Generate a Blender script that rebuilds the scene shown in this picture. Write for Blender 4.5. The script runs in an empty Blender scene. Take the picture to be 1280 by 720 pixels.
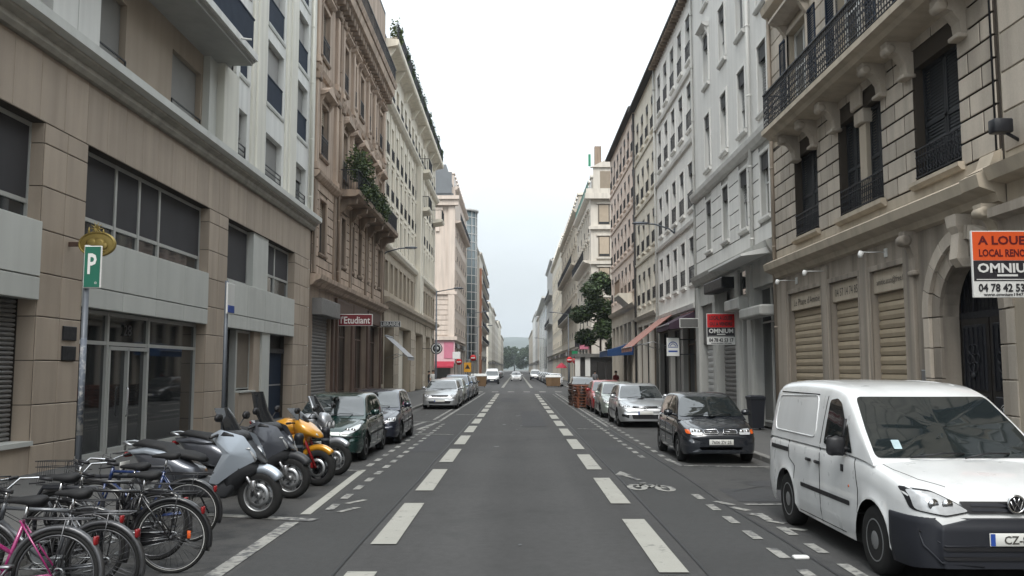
import bpy, math, random
import numpy as np
from mathutils import Vector, Matrix
R = math.radians
rnd = random.Random(7)
S = bpy.context.scene
COL = S.collection

# ---------------- camera ----------------
cam = bpy.data.cameras.new("camera"); co = bpy.data.objects.new("camera", cam); COL.objects.link(co)
cam.sensor_width = 36; cam.lens = 36*1090/1280; cam.clip_start = .05; cam.clip_end = 6000
co.location = (0, 0, 1.97)
co.rotation_euler = (R(90)+math.atan(101/1090), 0, math.atan(6/1090))
S.camera = co
# ---------------- sky, sun, exposure ----------------
SUN_EL, SUN_AZ = 52, 186          # degrees; azimuth clockwise from +Y
w = bpy.data.worlds.new("World"); S.world = w; w.use_nodes = True
nt = w.node_tree; N = nt.nodes; LK = nt.links
bg = N["Background"]; bg.inputs[1].default_value = .1
sky = N.new("ShaderNodeTexSky"); sky.sky_type = 'NISHITA'; sky.sun_disc = False
sky.sun_elevation = R(SUN_EL); sky.sun_rotation = R(SUN_AZ)
sky.air_density = 1.5; sky.dust_density = 3
tc = N.new("ShaderNodeTexCoord"); sx = N.new("ShaderNodeSeparateXYZ"); LK.new(tc.outputs['Generated'], sx.inputs[0])
def mth(op, a, b=None, c=None, clamp=False, tree=None):
    n = (tree or nt).nodes.new("ShaderNodeMath"); n.operation = op; n.use_clamp = clamp
    for i, v in enumerate((a, b, c)):
        if v is None: continue
        if isinstance(v, (int, float)): n.inputs[i].default_value = v
        else: (tree or nt).links.new(v, n.inputs[i])
    return n.outputs[0]
zc = mth('MAXIMUM', sx.outputs[2], 0.0)
lum = mth('MULTIPLY_ADD', zc, 11.3, 4.1)           # overcast luminance, brighter towards the zenith
mpw = N.new("ShaderNodeMapping"); mpw.inputs['Scale'].default_value = (1, 1, 2.6); LK.new(tc.outputs['Generated'], mpw.inputs[0])
nz = N.new("ShaderNodeTexNoise"); nz.inputs['Scale'].default_value = 2.6; nz.inputs['Detail'].default_value = 5
LK.new(mpw.outputs[0], nz.inputs['Vector'])
cl = mth('MULTIPLY_ADD', nz.outputs[0], .6, .70)
lum = mth('MULTIPLY', lum, cl)
vs = N.new("ShaderNodeVectorMath"); vs.operation = 'SCALE'; vs.inputs[0].default_value = (.92, .985, 1.025); LK.new(lum, vs.inputs['Scale'])
mxw = N.new("ShaderNodeMixRGB"); mxw.inputs[0].default_value = .93
LK.new(sky.outputs[0], mxw.inputs[1]); LK.new(vs.outputs[0], mxw.inputs[2]); LK.new(mxw.outputs[0], bg.inputs[0])
sl = bpy.data.lights.new("sun", 'SUN'); sl.energy = 1.5; sl.angle = R(25); sl.color = (1, .97, .92)
so = bpy.data.objects.new("sun", sl); COL.objects.link(so); so.location = (0, -10, 60)
_e, _a = R(SUN_EL), R(SUN_AZ)
so.rotation_euler = Vector((math.sin(_a)*math.cos(_e), math.cos(_a)*math.cos(_e), math.sin(_e))).to_track_quat('Z', 'Y').to_euler()
vsx = S.view_settings; vsx.view_transform = 'Standard'; vsx.look = 'None'; vsx.exposure = .88; vsx.gamma = 1; vsx.use_curve_mapping = False
S.cycles.max_bounces = 6; S.cycles.diffuse_bounces = 3; S.cycles.glossy_bounces = 3; S.cycles.transmission_bounces = 2
S.cycles.use_denoising = True

# ---------------- materials ----------------
MATS = {}
def mat(name, col, rough=.75, var=.12, scale=2.5, bump=0, bscale=60, streak=0, metal=0, spec=.4, rand=0, coat=0, fine=0, worn=None, wornamt=.5, hue=0):
    if name in MATS: return MATS[name]
    m = bpy.data.materials.new(name); m.use_nodes = True; MATS[name] = m
    t = m.node_tree; n = t.nodes; L = t.links; b = n["Principled BSDF"]
    b.inputs['Roughness'].default_value = rough; b.inputs['Metallic'].default_value = metal
    b.inputs['Specular IOR Level'].default_value = spec; b.inputs['Coat Weight'].default_value = coat; b.inputs['Coat Roughness'].default_value = .04
    tcc = n.new("ShaderNodeTexCoord"); oi = n.new("ShaderNodeObjectInfo")
    off = n.new("ShaderNodeVectorMath"); off.operation = 'ADD'; L.new(tcc.outputs['Object'], off.inputs[0])
    sc = n.new("ShaderNodeVectorMath"); sc.operation = 'SCALE'; sc.inputs[0].default_value = (31, 17, 9); L.new(oi.outputs['Random'], sc.inputs['Scale'])
    L.new(sc.outputs[0], off.inputs[1]); P = off.outputs[0]
    def noise(s, d=4, vec=P):
        q = n.new("ShaderNodeTexNoise"); q.inputs['Scale'].default_value = s; q.inputs['Detail'].default_value = d; L.new(vec, q.inputs['Vector']); return q.outputs[0]
    f = None
    def mul(x):
        nonlocal f
        f = x if f is None else mth('MULTIPLY', f, x, tree=t)
    if var: mul(mth('MULTIPLY_ADD', noise(scale), 3*var, 1-1.5*var, tree=t))
    if fine: mul(mth('MULTIPLY_ADD', noise(scale*28, 2), 3*fine, 1-1.5*fine, tree=t))
    if streak:
        mp = n.new("ShaderNodeMapping"); mp.inputs['Scale'].default_value = (3.2, 3.2, .22); L.new(P, mp.inputs[0])
        q = noise(1.0, 5, mp.outputs[0])
        mul(mth('SUBTRACT', 1.0, mth('MULTIPLY', mth('MULTIPLY_ADD', q, 3.2, -1.3, clamp=True, tree=t), streak, tree=t), tree=t))
    if rand: mul(mth('MULTIPLY_ADD', oi.outputs['Random'], 2*rand, 1-rand, tree=t))
    v = n.new("ShaderNodeVectorMath"); v.operation = 'SCALE'; v.inputs[0].default_value = col[:3]
    if f is not None: L.new(f, v.inputs['Scale'])
    else: v.inputs['Scale'].default_value = 1
    outc = v.outputs[0]
    if worn:
        q = noise(scale*5, 6); q2 = noise(scale*.9, 3)
        fac = mth('MULTIPLY_ADD', mth('ADD', mth('MULTIPLY', q, .65, tree=t), mth('MULTIPLY', q2, .5, tree=t), tree=t), 7.0, -7.0*(1.02-wornamt*.9), clamp=True, tree=t)
        mx = n.new("ShaderNodeMixRGB"); L.new(fac, mx.inputs[0]); L.new(outc, mx.inputs[1]); mx.inputs[2].default_value = (*worn, 1); outc = mx.outputs[0]
    L.new(outc, b.inputs['Base Color'])
    if bump:
        bp = n.new("ShaderNodeBump"); bp.inputs['Strength'].default_value = bump; bp.inputs['Distance'].default_value = .02
        L.new(noise(bscale, 5), bp.inputs['Height']); L.new(bp.outputs[0], b.inputs['Normal'])
    if rough > .05 and var and rough < .6:
        L.new(mth('MULTIPLY_ADD', noise(scale*3, 5), rough*.9, rough*.55, tree=t), b.inputs['Roughness'])
    return m

def glass(name, col=(.016, .019, .022), rough=.04, blind=0):
    """dark window glass; a share of the panes shows pale curtains behind (object random)"""
    if name in MATS: return MATS[name]
    m = mat(name, col, rough, .25, 1.3, spec=.75)
    if blind:
        t = m.node_tree; n = t.nodes; L = t.links; b = n["Principled BSDF"]; src = b.inputs['Base Color'].links[0].from_socket
        oi = n.new("ShaderNodeObjectInfo"); mx = n.new("ShaderNodeMixRGB"); mx.inputs[2].default_value = (.17, .165, .15, 1)
        L.new(mth('LESS_THAN', oi.outputs['Random'], blind, tree=t), mx.inputs[0]); L.new(src, mx.inputs[1]); L.new(mx.outputs[0], b.inputs['Base Color'])
    return m

# ---------------- mesh builder ----------------
class MB:
    def __init__(s): s.v = []; s.f = []; s.m = []; s.s = []; s.T = None
    def add(s, vs, fs, mi=0, smooth=False):
        o = len(s.v)
        if s.T is not None: vs = [tuple(s.T @ Vector(p)) for p in vs]
        s.v += [tuple(map(float, p)) for p in vs]; s.f += [tuple(i+o for i in f) for f in fs]
        s.m += [mi]*len(fs); s.s += [smooth]*len(fs); return s
    def box(s, x0, x1, y0, y1, z0, z1, mi=0):
        return s.add([(x, y, z) for x in (x0, x1) for y in (y0, y1) for z in (z0, z1)],
                     [(0, 1, 3, 2), (4, 6, 7, 5), (0, 4, 5, 1), (2, 3, 7, 6), (0, 2, 6, 4), (1, 5, 7, 3)], mi)
    def cbox(s, x0, x1, y0, y1, z0, z1, c=.01, mi=0):
        """box whose +x face is chamfered by c"""
        v = [(x0, y0, z0), (x0, y1, z0), (x0, y1, z1), (x0, y0, z1), (x1-c, y0, z0), (x1-c, y1, z0), (x1-c, y1, z1), (x1-c, y0, z1),
             (x1, y0+c, z0+c), (x1, y1-c, z0+c), (x1, y1-c, z1-c), (x1, y0+c, z1-c)]
        f = [(0, 3, 2, 1), (8, 9, 10, 11)]
        for i in range(4):
            j = (i+1) % 4; f += [(i, j, 4+j, 4+i), (4+i, 4+j, 8+j, 8+i)]
        return s.add(v, f, mi)
    def rbox(s, cx, cy, cz, sx, sy, sz, b=.02, mi=0, smooth=True):
        """box with all edges rounded one step"""
        hx, hy, hz = sx/2, sy/2, sz/2; b = min(b, hx*.9, hy*.9, hz*.9)
        def ring(z, k):
            x, y = hx-k, hy-k
            return [(cx+px, cy+py, cz+z) for px, py in ((-x, -y+b), (-x+b, -y), (x-b, -y), (x, -y+b), (x, y-b), (x-b, y), (-x+b, y), (-x, y-b))]
        rs = [ring(-hz, b), ring(-hz+b*.3, b*.3), ring(-hz+b, 0), ring(hz-b, 0), ring(hz-b*.3, b*.3), ring(hz, b)]
        return s.rings(rs, mi, smooth)
    def rings(s, rs, mi=0, smooth=True, caps=True, close=False):
        n = len(rs[0]); vs = [p for r in rs for p in r]; fs = []
        for k in range(len(rs)-(0 if close else 1)):
            a, b = k*n, ((k+1) % len(rs))*n
            for i in range(n):
                j = (i+1) % n; fs.append((a+i, a+j, b+j, b+i))
        if caps and not close: fs += [tuple(range(n-1, -1, -1)), tuple(range((len(rs)-1)*n, len(rs)*n))]
        return s.add(vs, fs, mi, smooth)
    def prism(s, poly, d0, d1, ax='y', mi=0, smooth=False):
        """polygon (a,b) extruded along ax: 'x' -> (y,z) plane, 'y' -> (x,z), 'z' -> (x,y)"""
        def p(a, b, d): return {'x': (d, a, b), 'y': (a, d, b), 'z': (a, b, d)}[ax]
        return s.rings([[p(a, b, d0) for a, b in poly], [p(a, b, d1) for a, b in poly]], mi, smooth)
    def tube(s, pts, r=.02, n=8, mi=0, close=False, flat=None):
        pts = [Vector(p) for p in pts]; k = len(pts); rr = r if isinstance(r, (list, tuple)) else [r]*k
        rs = []; prev = None
        for i in range(k):
            a = pts[(i-1) % k] if (close or i > 0) else pts[i]; b = pts[(i+1) % k] if (close or i < k-1) else pts[i]
            d = (b-a)
            if d.length < 1e-9: d = Vector((0, 0, 1))
            d.normalize()
            if prev is None:
                u = Vector((0, 0, 1)) if abs(d.z) < .9 else Vector((1, 0, 0))
                u = (u - d*u.dot(d)).normalized()
            else: u = (prev - d*prev.dot(d)).normalized()
            prev = u; v = d.cross(u)
            fl = flat or 1
            rs.append([tuple(pts[i] + (u*math.cos(2*math.pi*j/n)*rr[i] + v*math.sin(2*math.pi*j/n)*rr[i]*fl)) for j in range(n)])
        return s.rings(rs, mi, True, not close, close)
    def lathe(s, prof, n=16, o=(0, 0, 0), ax='z', mi=0, smooth=True, caps=True):
        rs = []
        for r, h in prof:
            q = []
            for j in range(n):
                c, d = r*math.cos(2*math.pi*j/n), r*math.sin(2*math.pi*j/n)
                q.append({'z': (o[0]+c, o[1]+d, o[2]+h), 'y': (o[0]+c, o[1]+h, o[2]+d), 'x': (o[0]+h, o[1]+c, o[2]+d)}[ax])
            rs.append(q)
        return s.rings(rs, mi, smooth, caps)
    def torus(s, o, R0, r, ax='y', n=28, m=8, mi=0, a0=0, a1=360, flat=1):
        full = abs(a1-a0) >= 359.9; rs = []
        for i in range(n if full else n+1):
            a = R(a0+(a1-a0)*i/n); q = []
            for j in range(m):
                b = 2*math.pi*j/m; rad = R0+r*math.cos(b); h = r*math.sin(b)*flat
                c, d = rad*math.cos(a), rad*math.sin(a)
                q.append({'y': (o[0]+c, o[1]+h, o[2]+d), 'x': (o[0]+h, o[1]+c, o[2]+d), 'z': (o[0]+c, o[1]+d, o[2]+h)}[ax])
            rs.append(q)
        return s.rings(rs, mi, True, not full, full)
    def mesh(s, name, mats):
        me = bpy.data.meshes.new(name); me.from_pydata(s.v, [], s.f)
        mats = mats if isinstance(mats, (list, tuple)) else [mats]
        for m in mats: me.materials.append(m)
        if len(mats) > 1: me.polygons.foreach_set('material_index', s.m)
        me.polygons.foreach_set('use_smooth', s.s); me.update(); return me
    def build(s, name, mats, parent=None, loc=(0, 0, 0), rot=None):
        return put(name, s.mesh(name, mats), parent, loc, rot)
def put(name, me, parent=None, loc=(0, 0, 0), rot=None):
    o = bpy.data.objects.new(name, me); COL.objects.link(o); o.location = loc
    if rot: o.rotation_euler = rot
    if parent is not None: o.parent = parent
    return o
def tag(o, label=None, cat=None, group=None, kind=None):
    if label: o['label'] = label
    if cat: o['category'] = cat
    if group: o['group'] = group
    if kind: o['kind'] = kind
    return o
def thing(name, label, cat, loc=(0, 0, 0), rz=0, group=None):
    o = bpy.data.objects.new(name, None); COL.objects.link(o); o.location = loc; o.rotation_euler = (0, 0, rz); o.empty_display_size = .2
    return tag(o, label, cat, group)
def kids(o): return [c for c in bpy.data.objects if c.parent == o]
def copy_tree(root, loc, rz=None, label=None, scale=None):
    def rec(o, p):
        c = o.copy(); COL.objects.link(c)
        if p: c.parent = p
        for ch in o.children: rec(ch, c)
        return c
    c = rec(root, None); c.location = loc
    if rz is not None: c.rotation_euler = (0, 0, rz)
    if label: c['label'] = label
    if scale: c.scale = scale
    return c

def text_mb(mb, s, o, right, up, w=None, h=.2, mi=0, depth=.004, bold=0, align='C'):
    """flat raised lettering: o = centre (or left-centre) point, right / up = unit vectors"""
    cu = bpy.data.curves.new("t", 'FONT'); cu.body = s; cu.size = 1; cu.offset = bold; cu.resolution_u = 2; cu.fill_mode = 'FRONT'
    ob = bpy.data.objects.new("t", cu); me = bpy.data.meshes.new_from_object(ob)
    vs = [v.co.copy() for v in me.vertices]; fs = [tuple(p.vertices) for p in me.polygons]
    bpy.data.objects.remove(ob); bpy.data.curves.remove(cu); bpy.data.meshes.remove(me)
    if not vs: return mb
    x0 = min(v.x for v in vs); x1 = max(v.x for v in vs); y0 = min(v.y for v in vs); y1 = max(v.y for v in vs)
    sy = h/(y1-y0); sxx = (w/(x1-x0)) if w else sy
    o = Vector(o); right = Vector(right); up = Vector(up); nrm = right.cross(up); k = .5 if align == 'C' else 0
    pts = [tuple(o + right*((v.x-x0-(x1-x0)*k)*sxx) + up*((v.y-(y0+y1)/2)*sy) + nrm*depth) for v in vs]
    return mb.add(pts, fs, mi)

# common materials
m_asph = mat('asphalt_walk', (0.085, 0.083, 0.08), .9, .10, 1.2, .35, 90, fine=.07)
m_kerb = mat('kerb_granite', (.17, .165, .155), .85, .15, 3, .3, 50, rand=.12)
m_paint = mat('road_paint', (.30, .295, .265), .8, .10, 2.2, fine=.08, worn=(.075, .075, .077), wornamt=.40)
m_paint2 = mat('road_paint_worn', (.26, .255, .235), .8, .12, 2.6, fine=.1, worn=(.07, .07, .072), wornamt=.54)
m_black = mat('black_plastic', (.012, .012, .014), .5, .2, 5, spec=.4)
m_rub = mat('tyre_rubber', (.013, .013, .013), .85, .2, 8, spec=.3)
m_chrome = mat('bright_metal', (.62, .62, .63), .22, .06, 6, metal=1)
m_alu = mat('dull_metal', (.36, .37, .38), .42, .1, 5, metal=.9)
m_iron = mat('black_iron', (.012, .013, .017), .5, .2, 5)
m_navy = mat('navy_paint', (.010, .019, .038), .7, .15, 3, spec=.2)
m_glass = glass('window_glass', blind=.22)
m_glassd = glass('shop_glass', (.012, .014, .015), .03)
m_white = mat('white_paint', (.62, .62, .60), .6, .05, 2)
m_red = mat('red_lens', (0.2, 0.008, 0.01), .25, .1, 5, spec=.6)
XL, XR = -8.6, 7.8
PIECE = {}; WIN = {}
class Bld:
    def __init__(s, name, label, X, Y0, Y1, side, cat='building', group=None, z=0.0, rz=None):
        s.Y0, s.Y1, s.side, s.X, s.z = Y0, Y1, side, X, z
        if rz is None:
            s.root = thing(name, label, cat, (X, Y0 if side == 'L' else Y1, z), 0 if side == 'L' else math.pi, group)
        else: s.root = thing(name, label, cat, (X, Y0, z), rz, group)
    def I(s, a, b):
        if s.side == 'R': return s.Y1-b, s.Y1-a
        return a-s.Y0, b-s.Y0
    def wall(s, name, m, Ya, Yb, z0, z1, ops=(), depth=.25, w=0, parent=None):
        a0, a1 = s.I(Ya, Yb); mb = MB()
        O = [(*s.I(o[0], o[1]), o[2], o[3]) for o in ops]
        zs = sorted({z0, z1, *[min(max(q, z0), z1) for o in O for q in o[2:]]})
        for za, zb in zip(zs, zs[1:]):
            if zb-za < 1e-4: continue
            zm = (za+zb)/2; iv = sorted((o[0], o[1]) for o in O if o[2] < zm < o[3]); y = a0
            for p, q in iv+[(a1, a1)]:
                if p-y > 1e-4: mb.add([(w, y, za), (w, p, za), (w, p, zb), (w, y, zb)], [(0, 1, 2, 3)])
                y = max(y, q)
        for p, q, za, zb in O:
            v = [(w, p, za), (w, q, za), (w, q, zb), (w, p, zb)]; v += [(w-depth, y, z) for _, y, z in v]
            mb.add(v, [(0, 4, 5, 1), (1, 5, 6, 2), (2, 6, 7, 3), (3, 7, 4, 0)])
        return mb.build(name, m, parent or s.root)
    def body(s, m_side, m_roof, z1, depth=11, w=-.5, z0=0, ov=0, roofh=0, mans=0):
        """rest of the block: back part with end walls and roof"""
        L = s.Y1-s.Y0
        mb = MB(); mb.box(-depth, w, .02, L-.02, z0, z1); mb.box(w, -.005, .02, .22, z0, z1); mb.box(w, -.005, L-.22, L-.02, z0, z1)
        mb.build('end_wall', m_side, s.root)
        r = MB()
        if roofh:
            r.rings([[(-depth-ov, -.02, z1), (ov, -.02, z1), (ov, L+.02, z1), (-depth-ov, L+.02, z1)],
                     [(-depth-ov, -.02, z1+.12), (ov, -.02, z1+.12), (ov, L+.02, z1+.12), (-depth-ov, L+.02, z1+.12)],
                     [(-depth/2-.2, -.02, z1+roofh), (-depth/2+.2, -.02, z1+roofh), (-depth/2+.2, L+.02, z1+roofh), (-depth/2-.2, L+.02, z1+roofh)]], smooth=False)
        elif mans:
            r.rings([[(-depth, 0, z1), (-.3, 0, z1), (-.3, L, z1), (-depth, L, z1)], [(-depth+1, .1, z1+mans), (-1.3, .1, z1+mans), (-1.3, L-.1, z1+mans), (-depth+1, L-.1, z1+mans)]], smooth=False)
        else: r.box(-depth, ov, 0, L, z1, z1+.25)
        r.build('roof', m_roof, s.root)
    def box(s, name, m, Ya, Yb, z0, z1, w0, w1, c=0, parent=None):
        a, b = s.I(Ya, Yb); mb = MB()
        if c: mb.cbox(w0, w1, a, b, z0, z1, c)
        else: mb.box(w0, w1, a, b, z0, z1)
        return mb.build(name, m, parent or s.root)
    def piece(s, name, m, Ya, Yb, z0, z1, w1=.03, c=.012, t=.05, parent=None, joint=None):
        """one stone / panel / plank: a chamfered slab that stands proud of the wall"""
        a, b = s.I(Ya, Yb); k = (name, m.name, round(b-a, 3), round(z1-z0, 3), round(w1, 3), c)
        if k not in PIECE:
            q = MB().cbox(-t, w1, -(b-a)/2, (b-a)/2, 0, z1-z0, c)
            if joint: q.m = [0, 0]+[1, 0]*4      # soot and mortar on the joint faces
            PIECE[k] = q.mesh(name, [m, joint] if joint else m)
        return put(name, PIECE[k], parent or s.root, (0, (a+b)/2, z0))
    def mould(s, name, m, Ya, Yb, prof, z=0, parent=None):
        a, b = s.I(Ya, Yb); mb = MB(); mb.prism([(p, z+q) for p, q in prof], a, b, 'y')
        return mb.build(name, m, parent or s.root)
    def text(s, txt, m, Yc, z, w, h, ww, bold=0, parent=None):
        a = s.I(Yc, Yc)[0]; mb = MB(); text_mb(mb, txt, (ww, a, z), (0, 1, 0), (0, 0, 1), w, h, bold=bold)
        return mb.build('lettering', m, parent or s.root)
    def win(s, Ya, Yb, z0, z1, st, w=0, simple=False, **over):
        a, b = s.I(Ya, Yb); W, H = b-a, z1-z0
        st = {**st, **over}; key = (round(W, 2), round(H, 2), simple, tuple(sorted((k, str(v)) for k, v in st.items())))
        d = st.get('d', .2); fw = st.get('fw', .06); g = lambda k, v=None: st.get(k, v); h2 = W/2
        if key not in WIN:
            ms = []; WIN[key] = ms; f = MB()
            fm = g('frame', m_white)
            for y0, y1, za, zb in ((-h2, -h2+fw, 0, H), (h2-fw, h2, 0, H), (-h2+fw, h2-fw, 0, fw), (-h2+fw, h2-fw, H-fw, H)): f.box(0, .06, y0, y1, za, zb)
            for q in g('mull', (.5,)): f.box(.004, .055, -h2+q*W-fw*.55, -h2+q*W+fw*.55, fw, H-fw)
            for q in g('trans', ()):
                f.box(.008, .05, -h2+fw, h2-fw, q*H-fw*.4, q*H+fw*.4)
            ms.append(('window', f.mesh('window', fm), None))
            p = MB(); p.box(.012, .022, -h2+fw*.5, h2-fw*.5, fw*.5, H-fw*.5); ms.append(('pane', p.mesh('pane', g('glass', m_glass)), 0))
            if g('blind'):
                fr, bm = g('blind'); q = MB(); n = max(3, int(fr*H/.09)) if not simple and g('slat', True) else 1
                for i in range(n):
                    za, zb = H-fr*H*(i+1)/n, H-fr*H*i/n; q.add([(.075, -h2+.02, za), (.075, h2-.02, za), (.055 if n > 1 else .075, h2-.02, zb), (.055 if n > 1 else .075, -h2+.02, zb)], [(0, 1, 2, 3)])
                q.box(.05, .09, -h2+.02, h2-.02, H-fr*H-.04, H-fr*H); ms.append(('blind', q.mesh('blind', bm), 0))
            if g('box'):
                hh, bm = g('box'); q = MB(); q.box(.02, d-.03, -h2+.01, h2-.01, H-hh, H-.005)
                for i in range(6): q.box(d-.03, d-.02, -h2+W*(i+.1)/6, -h2+W*(i+.9)/6, H-hh-.06, H-.02)
                ms.append(('shade_box', q.mesh('shade_box', bm), 0))
            if g('sill'):
                sm, pr = g('sill'); q = MB(); q.prism([(.06, -.002), (d+pr, -.03), (d+pr, -.10), (d+pr*.6, -.17), (.06, -.17)], -h2-.1, h2+.1, 'y'); ms.append(('sill', q.mesh('sill', sm), 0))
            if g('rail'):
                rm, rh, kind = g('rail'); q = MB(); x = d+g('railw', .05)
                if kind == 'solid':
                    n = max(4, int(W/.09))
                    for i in range(n): q.box(x, x+.012, -h2+W*i/n+.006, -h2+W*(i+1)/n-.006, .05, rh)
                    q.box(x-.02, x+.03, -h2, h2, rh, rh+.05); q.box(x-.015, x, -h2, h2, .03, .09)
                elif kind == 'bars':
                    for i in range(4): q.box(x, x+.03, -h2, h2, .1+i*(rh-.13)/3, .13+i*(rh-.13)/3)
                    for y in (-h2, h2-.03): q.box(x, x+.03, y, y+.03, .05, rh)
                else:
                    nb = max(4, int(W/.11))
                    q.box(x-.012, x+.018, -h2-.04, h2+.04, rh-.03, rh); q.box(x-.01, x+.014, -h2-.04, h2+.04, .06, .085); q.box(x-.01, x+.012, -h2-.04, h2+.04, rh-.16, rh-.14)
                    for i in range(nb+1):
                        y = -h2+W*i/nb; q.box(x-.007, x+.007, y-.008, y+.008, .06, rh)
                        if kind == 'scroll' and i < nb:
                            for zc in (.06+(rh-.2)*.28, .06+(rh-.2)*.74): q.torus((x, y+W/nb/2, zc), W/nb*.36, .009, 'x', 8, 4)
                ms.append(('railing', q.mesh('railing', rm), 0))
            if g('casing'):
                cm, cw, cp = g('casing'); q = MB(); z_ = 0 if g('sill') else -cw
                q.cbox(d-.01, d+cp, -h2-cw, -h2, 0, H+cw); q.cbox(d-.01, d+cp, h2, h2+cw, 0, H+cw); q.cbox(d-.01, d+cp, -h2, h2, H, H+cw)
                ms.append(('casing', q.mesh('casing', cm), 0))
            if g('hood'):
                kind, hm, pr = g('hood'); q = MB(); zb = H+g('hoodz', .35); e = h2+.28
                q.prism([(d, zb), (d+pr*.4, zb), (d+pr, zb+.12), (d+pr, zb+.2), (d, zb+.2)], -e, e, 'y')
                if kind == 'tri': q.prism([(-e, zb+.2), (e, zb+.2), (0, zb+.2+e*.42)], d, d+pr*.9, 'x'); 
                if kind == 'arc':
                    q.prism([(e*math.cos(R(t)), zb+.2+e*.42*math.sin(R(t))) for t in range(0, 181, 20)], d, d+pr*.9, 'x')
                for y in (-h2-.12, h2+.12): q.prism([(d, zb-.42), (d+pr*.5, zb-.05), (d+pr*.6, zb), (d, zb)], y-.08, y+.08, 'y')
                ms.append(('window_hood', q.mesh('window_hood', hm), 0))
            if g('shutters'):
                sm, kind = g('shutters'); q = MB()
                sw = W/2-.02
                for sg in (-1, 1):
                    y0, y1 = ((-h2, -.01) if sg < 0 else (.01, h2)) if kind == 'closed' else ((-h2-sw, -h2) if sg < 0 else (h2, h2+sw))
                    x = .09 if kind == 'closed' else d+.01
                    for u0, u1, za, zb in ((y0, y0+.06, 0, H), (y1-.06, y1, 0, H), (y0, y1, 0, .09), (y0, y1, H-.07, H), (y0, y1, H*.47, H*.47+.07)): q.box(x, x+.045, u0, u1, za, zb)
                    n = int(H/.07)
                    for i in range(n):
                        z = .09+(H-.16)*i/n; q.add([(x+.035, y0+.05, z), (x+.035, y1-.05, z), (x+.008, y1-.05, z+H/n*.95), (x+.008, y0+.05, z+H/n*.95)], [(0, 1, 2, 3)])
                ms.append(('shutter', q.mesh('shutter', sm), 0))
        o = None
        for nm, me, par in WIN[key]:
            if o is None: o = put(nm, me, s.root, (w-d, (a+b)/2, z0))
            else: put(nm, me, o)
        return o
    def roller(s, Ya, Yb, z0, z1, m, w=-.15, n=15, slat_parts=True, frame=None):
        """closed roller shutter made of single slats"""
        fr = s.box('roller_shutter', frame or m, Ya, Yb, z0, z1, w-.06, w-.045)
        a, b = s.I(Ya, Yb); h = (z1-z0)/n
        k = ('slat', m.name, round(b-a, 2), round(h, 3))
        if k not in PIECE:
            q = MB(); q.prism([(-.04, .004), (.005, .012), (.022, h*.5), (.005, h-.012), (-.04, h-.004)], -(b-a)/2, (b-a)/2, 'y'); PIECE[k] = q.mesh('slat', m)
        for i in range(n): put('slat', PIECE[k], fr, (w, (a+b)/2, z0+i*h))
        return fr
    def downpipe(s, m, Y, z0, z1, w=.1, r=.055):
        a = s.I(Y, Y)[0]; mb = MB(); mb.tube([(w, a, z0), (w, a, z1)], r, 8)
        z = z0+.6
        while z < z1: mb.lathe([(r+.012, -.03), (r+.012, .03)], 8, (w, a, z)); mb.box(0, w, a-.012, a+.012, z-.01, z+.01); z += 2.4
        return mb.build('downpipe', m, s.root)
    def shopfront(s, Ya, Yb, z0, z1, fm, n=3, d=.3, plinth=.5, pm=None, fasc=None, transom=.78):
        """glazed shop window with posts, a transom, low panel and fascia"""
        a, b = s.I(Ya, Yb); q = MB(); W = b-a
        for i in range(n+1):
            y = a+W*i/n; q.box(-d, -d+.08, y-.04 if i else y, y+.04 if i < n else y, z0, z1)
        for z in (z0+plinth, z0+(z1-z0)*transom, z1-.06): q.box(-d+.004, -d+.07, a, b, z, z+.06)
        o = q.build('shop_window', fm, s.root)
        MB().box(-d+.02, -d+.03, a, b, z0+plinth, z1).build('pane', m_glassd, o)
        if plinth > .12: MB().box(-d+.01, -d+.05, a, b, z0, z0+plinth).build('low_panel', pm or fm, o)
        if fasc:
            mm, fh, fw = fasc; s.box('fascia', mm, Ya, Yb, z1, z1+fh, -.05, fw, .02)
        return o
# ======================= setting =======================
m_road = mat('asphalt_road', (0.054, 0.053, 0.053), .88, .14, .35, .6, 140, fine=.16, worn=(.042, .042, .042), wornamt=.44)
def wheel_tracks(m):
    t = m.node_tree; n = t.nodes; L = t.links; b = n["Principled BSDF"]; src = b.inputs['Base Color'].links[0].from_socket
    g_ = n.new("ShaderNodeNewGeometry"); sp = n.new("ShaderNodeSeparateXYZ"); L.new(g_.outputs['Position'], sp.inputs[0])
    mp = n.new("ShaderNodeMapping"); mp.inputs['Scale'].default_value = (1.3, .05, 1); L.new(g_.outputs['Position'], mp.inputs[0])
    q = n.new("ShaderNodeTexNoise"); q.inputs['Scale'].default_value = 1; q.inputs['Detail'].default_value = 5; L.new(mp.outputs[0], q.inputs['Vector'])
    a = mth('MULTIPLY', mth('COSINE', mth('MULTIPLY', mth('ABSOLUTE', sp.outputs[0], tree=t), 4.4, tree=t), tree=t), -.07, tree=t)
    f = mth('ADD', mth('MULTIPLY_ADD', q.outputs[0], .55, .74, tree=t), a, tree=t)
    v = n.new("ShaderNodeVectorMath"); v.operation = 'SCALE'; L.new(src, v.inputs[0]); L.new(f, v.inputs['Scale']); L.new(v.outputs[0], b.inputs['Base Color'])
wheel_tracks(m_road)
def sheet(name, m, x0, x1, y0, y1, z, kind='structure'):
    mb = MB(); n = max(1, int((y1-y0)/60))
    for i in range(n):
        ya, yb = y0+(y1-y0)*i/n, y0+(y1-y0)*(i+1)/n; mb.add([(x0, ya, z), (x1, ya, z), (x1, yb, z), (x0, yb, z)], [(0, 1, 2, 3)])
    return tag(mb.build(name, m), kind=kind)
m_grd = mat('ground_earth', (.10, .10, .09), .95, .2, .05)
sheet('ground', m_grd, -2500, 2500, -300, 3500, -.02)
road = sheet('road', m_road, -6.5, 6.8, -25, 700, 0)
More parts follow.
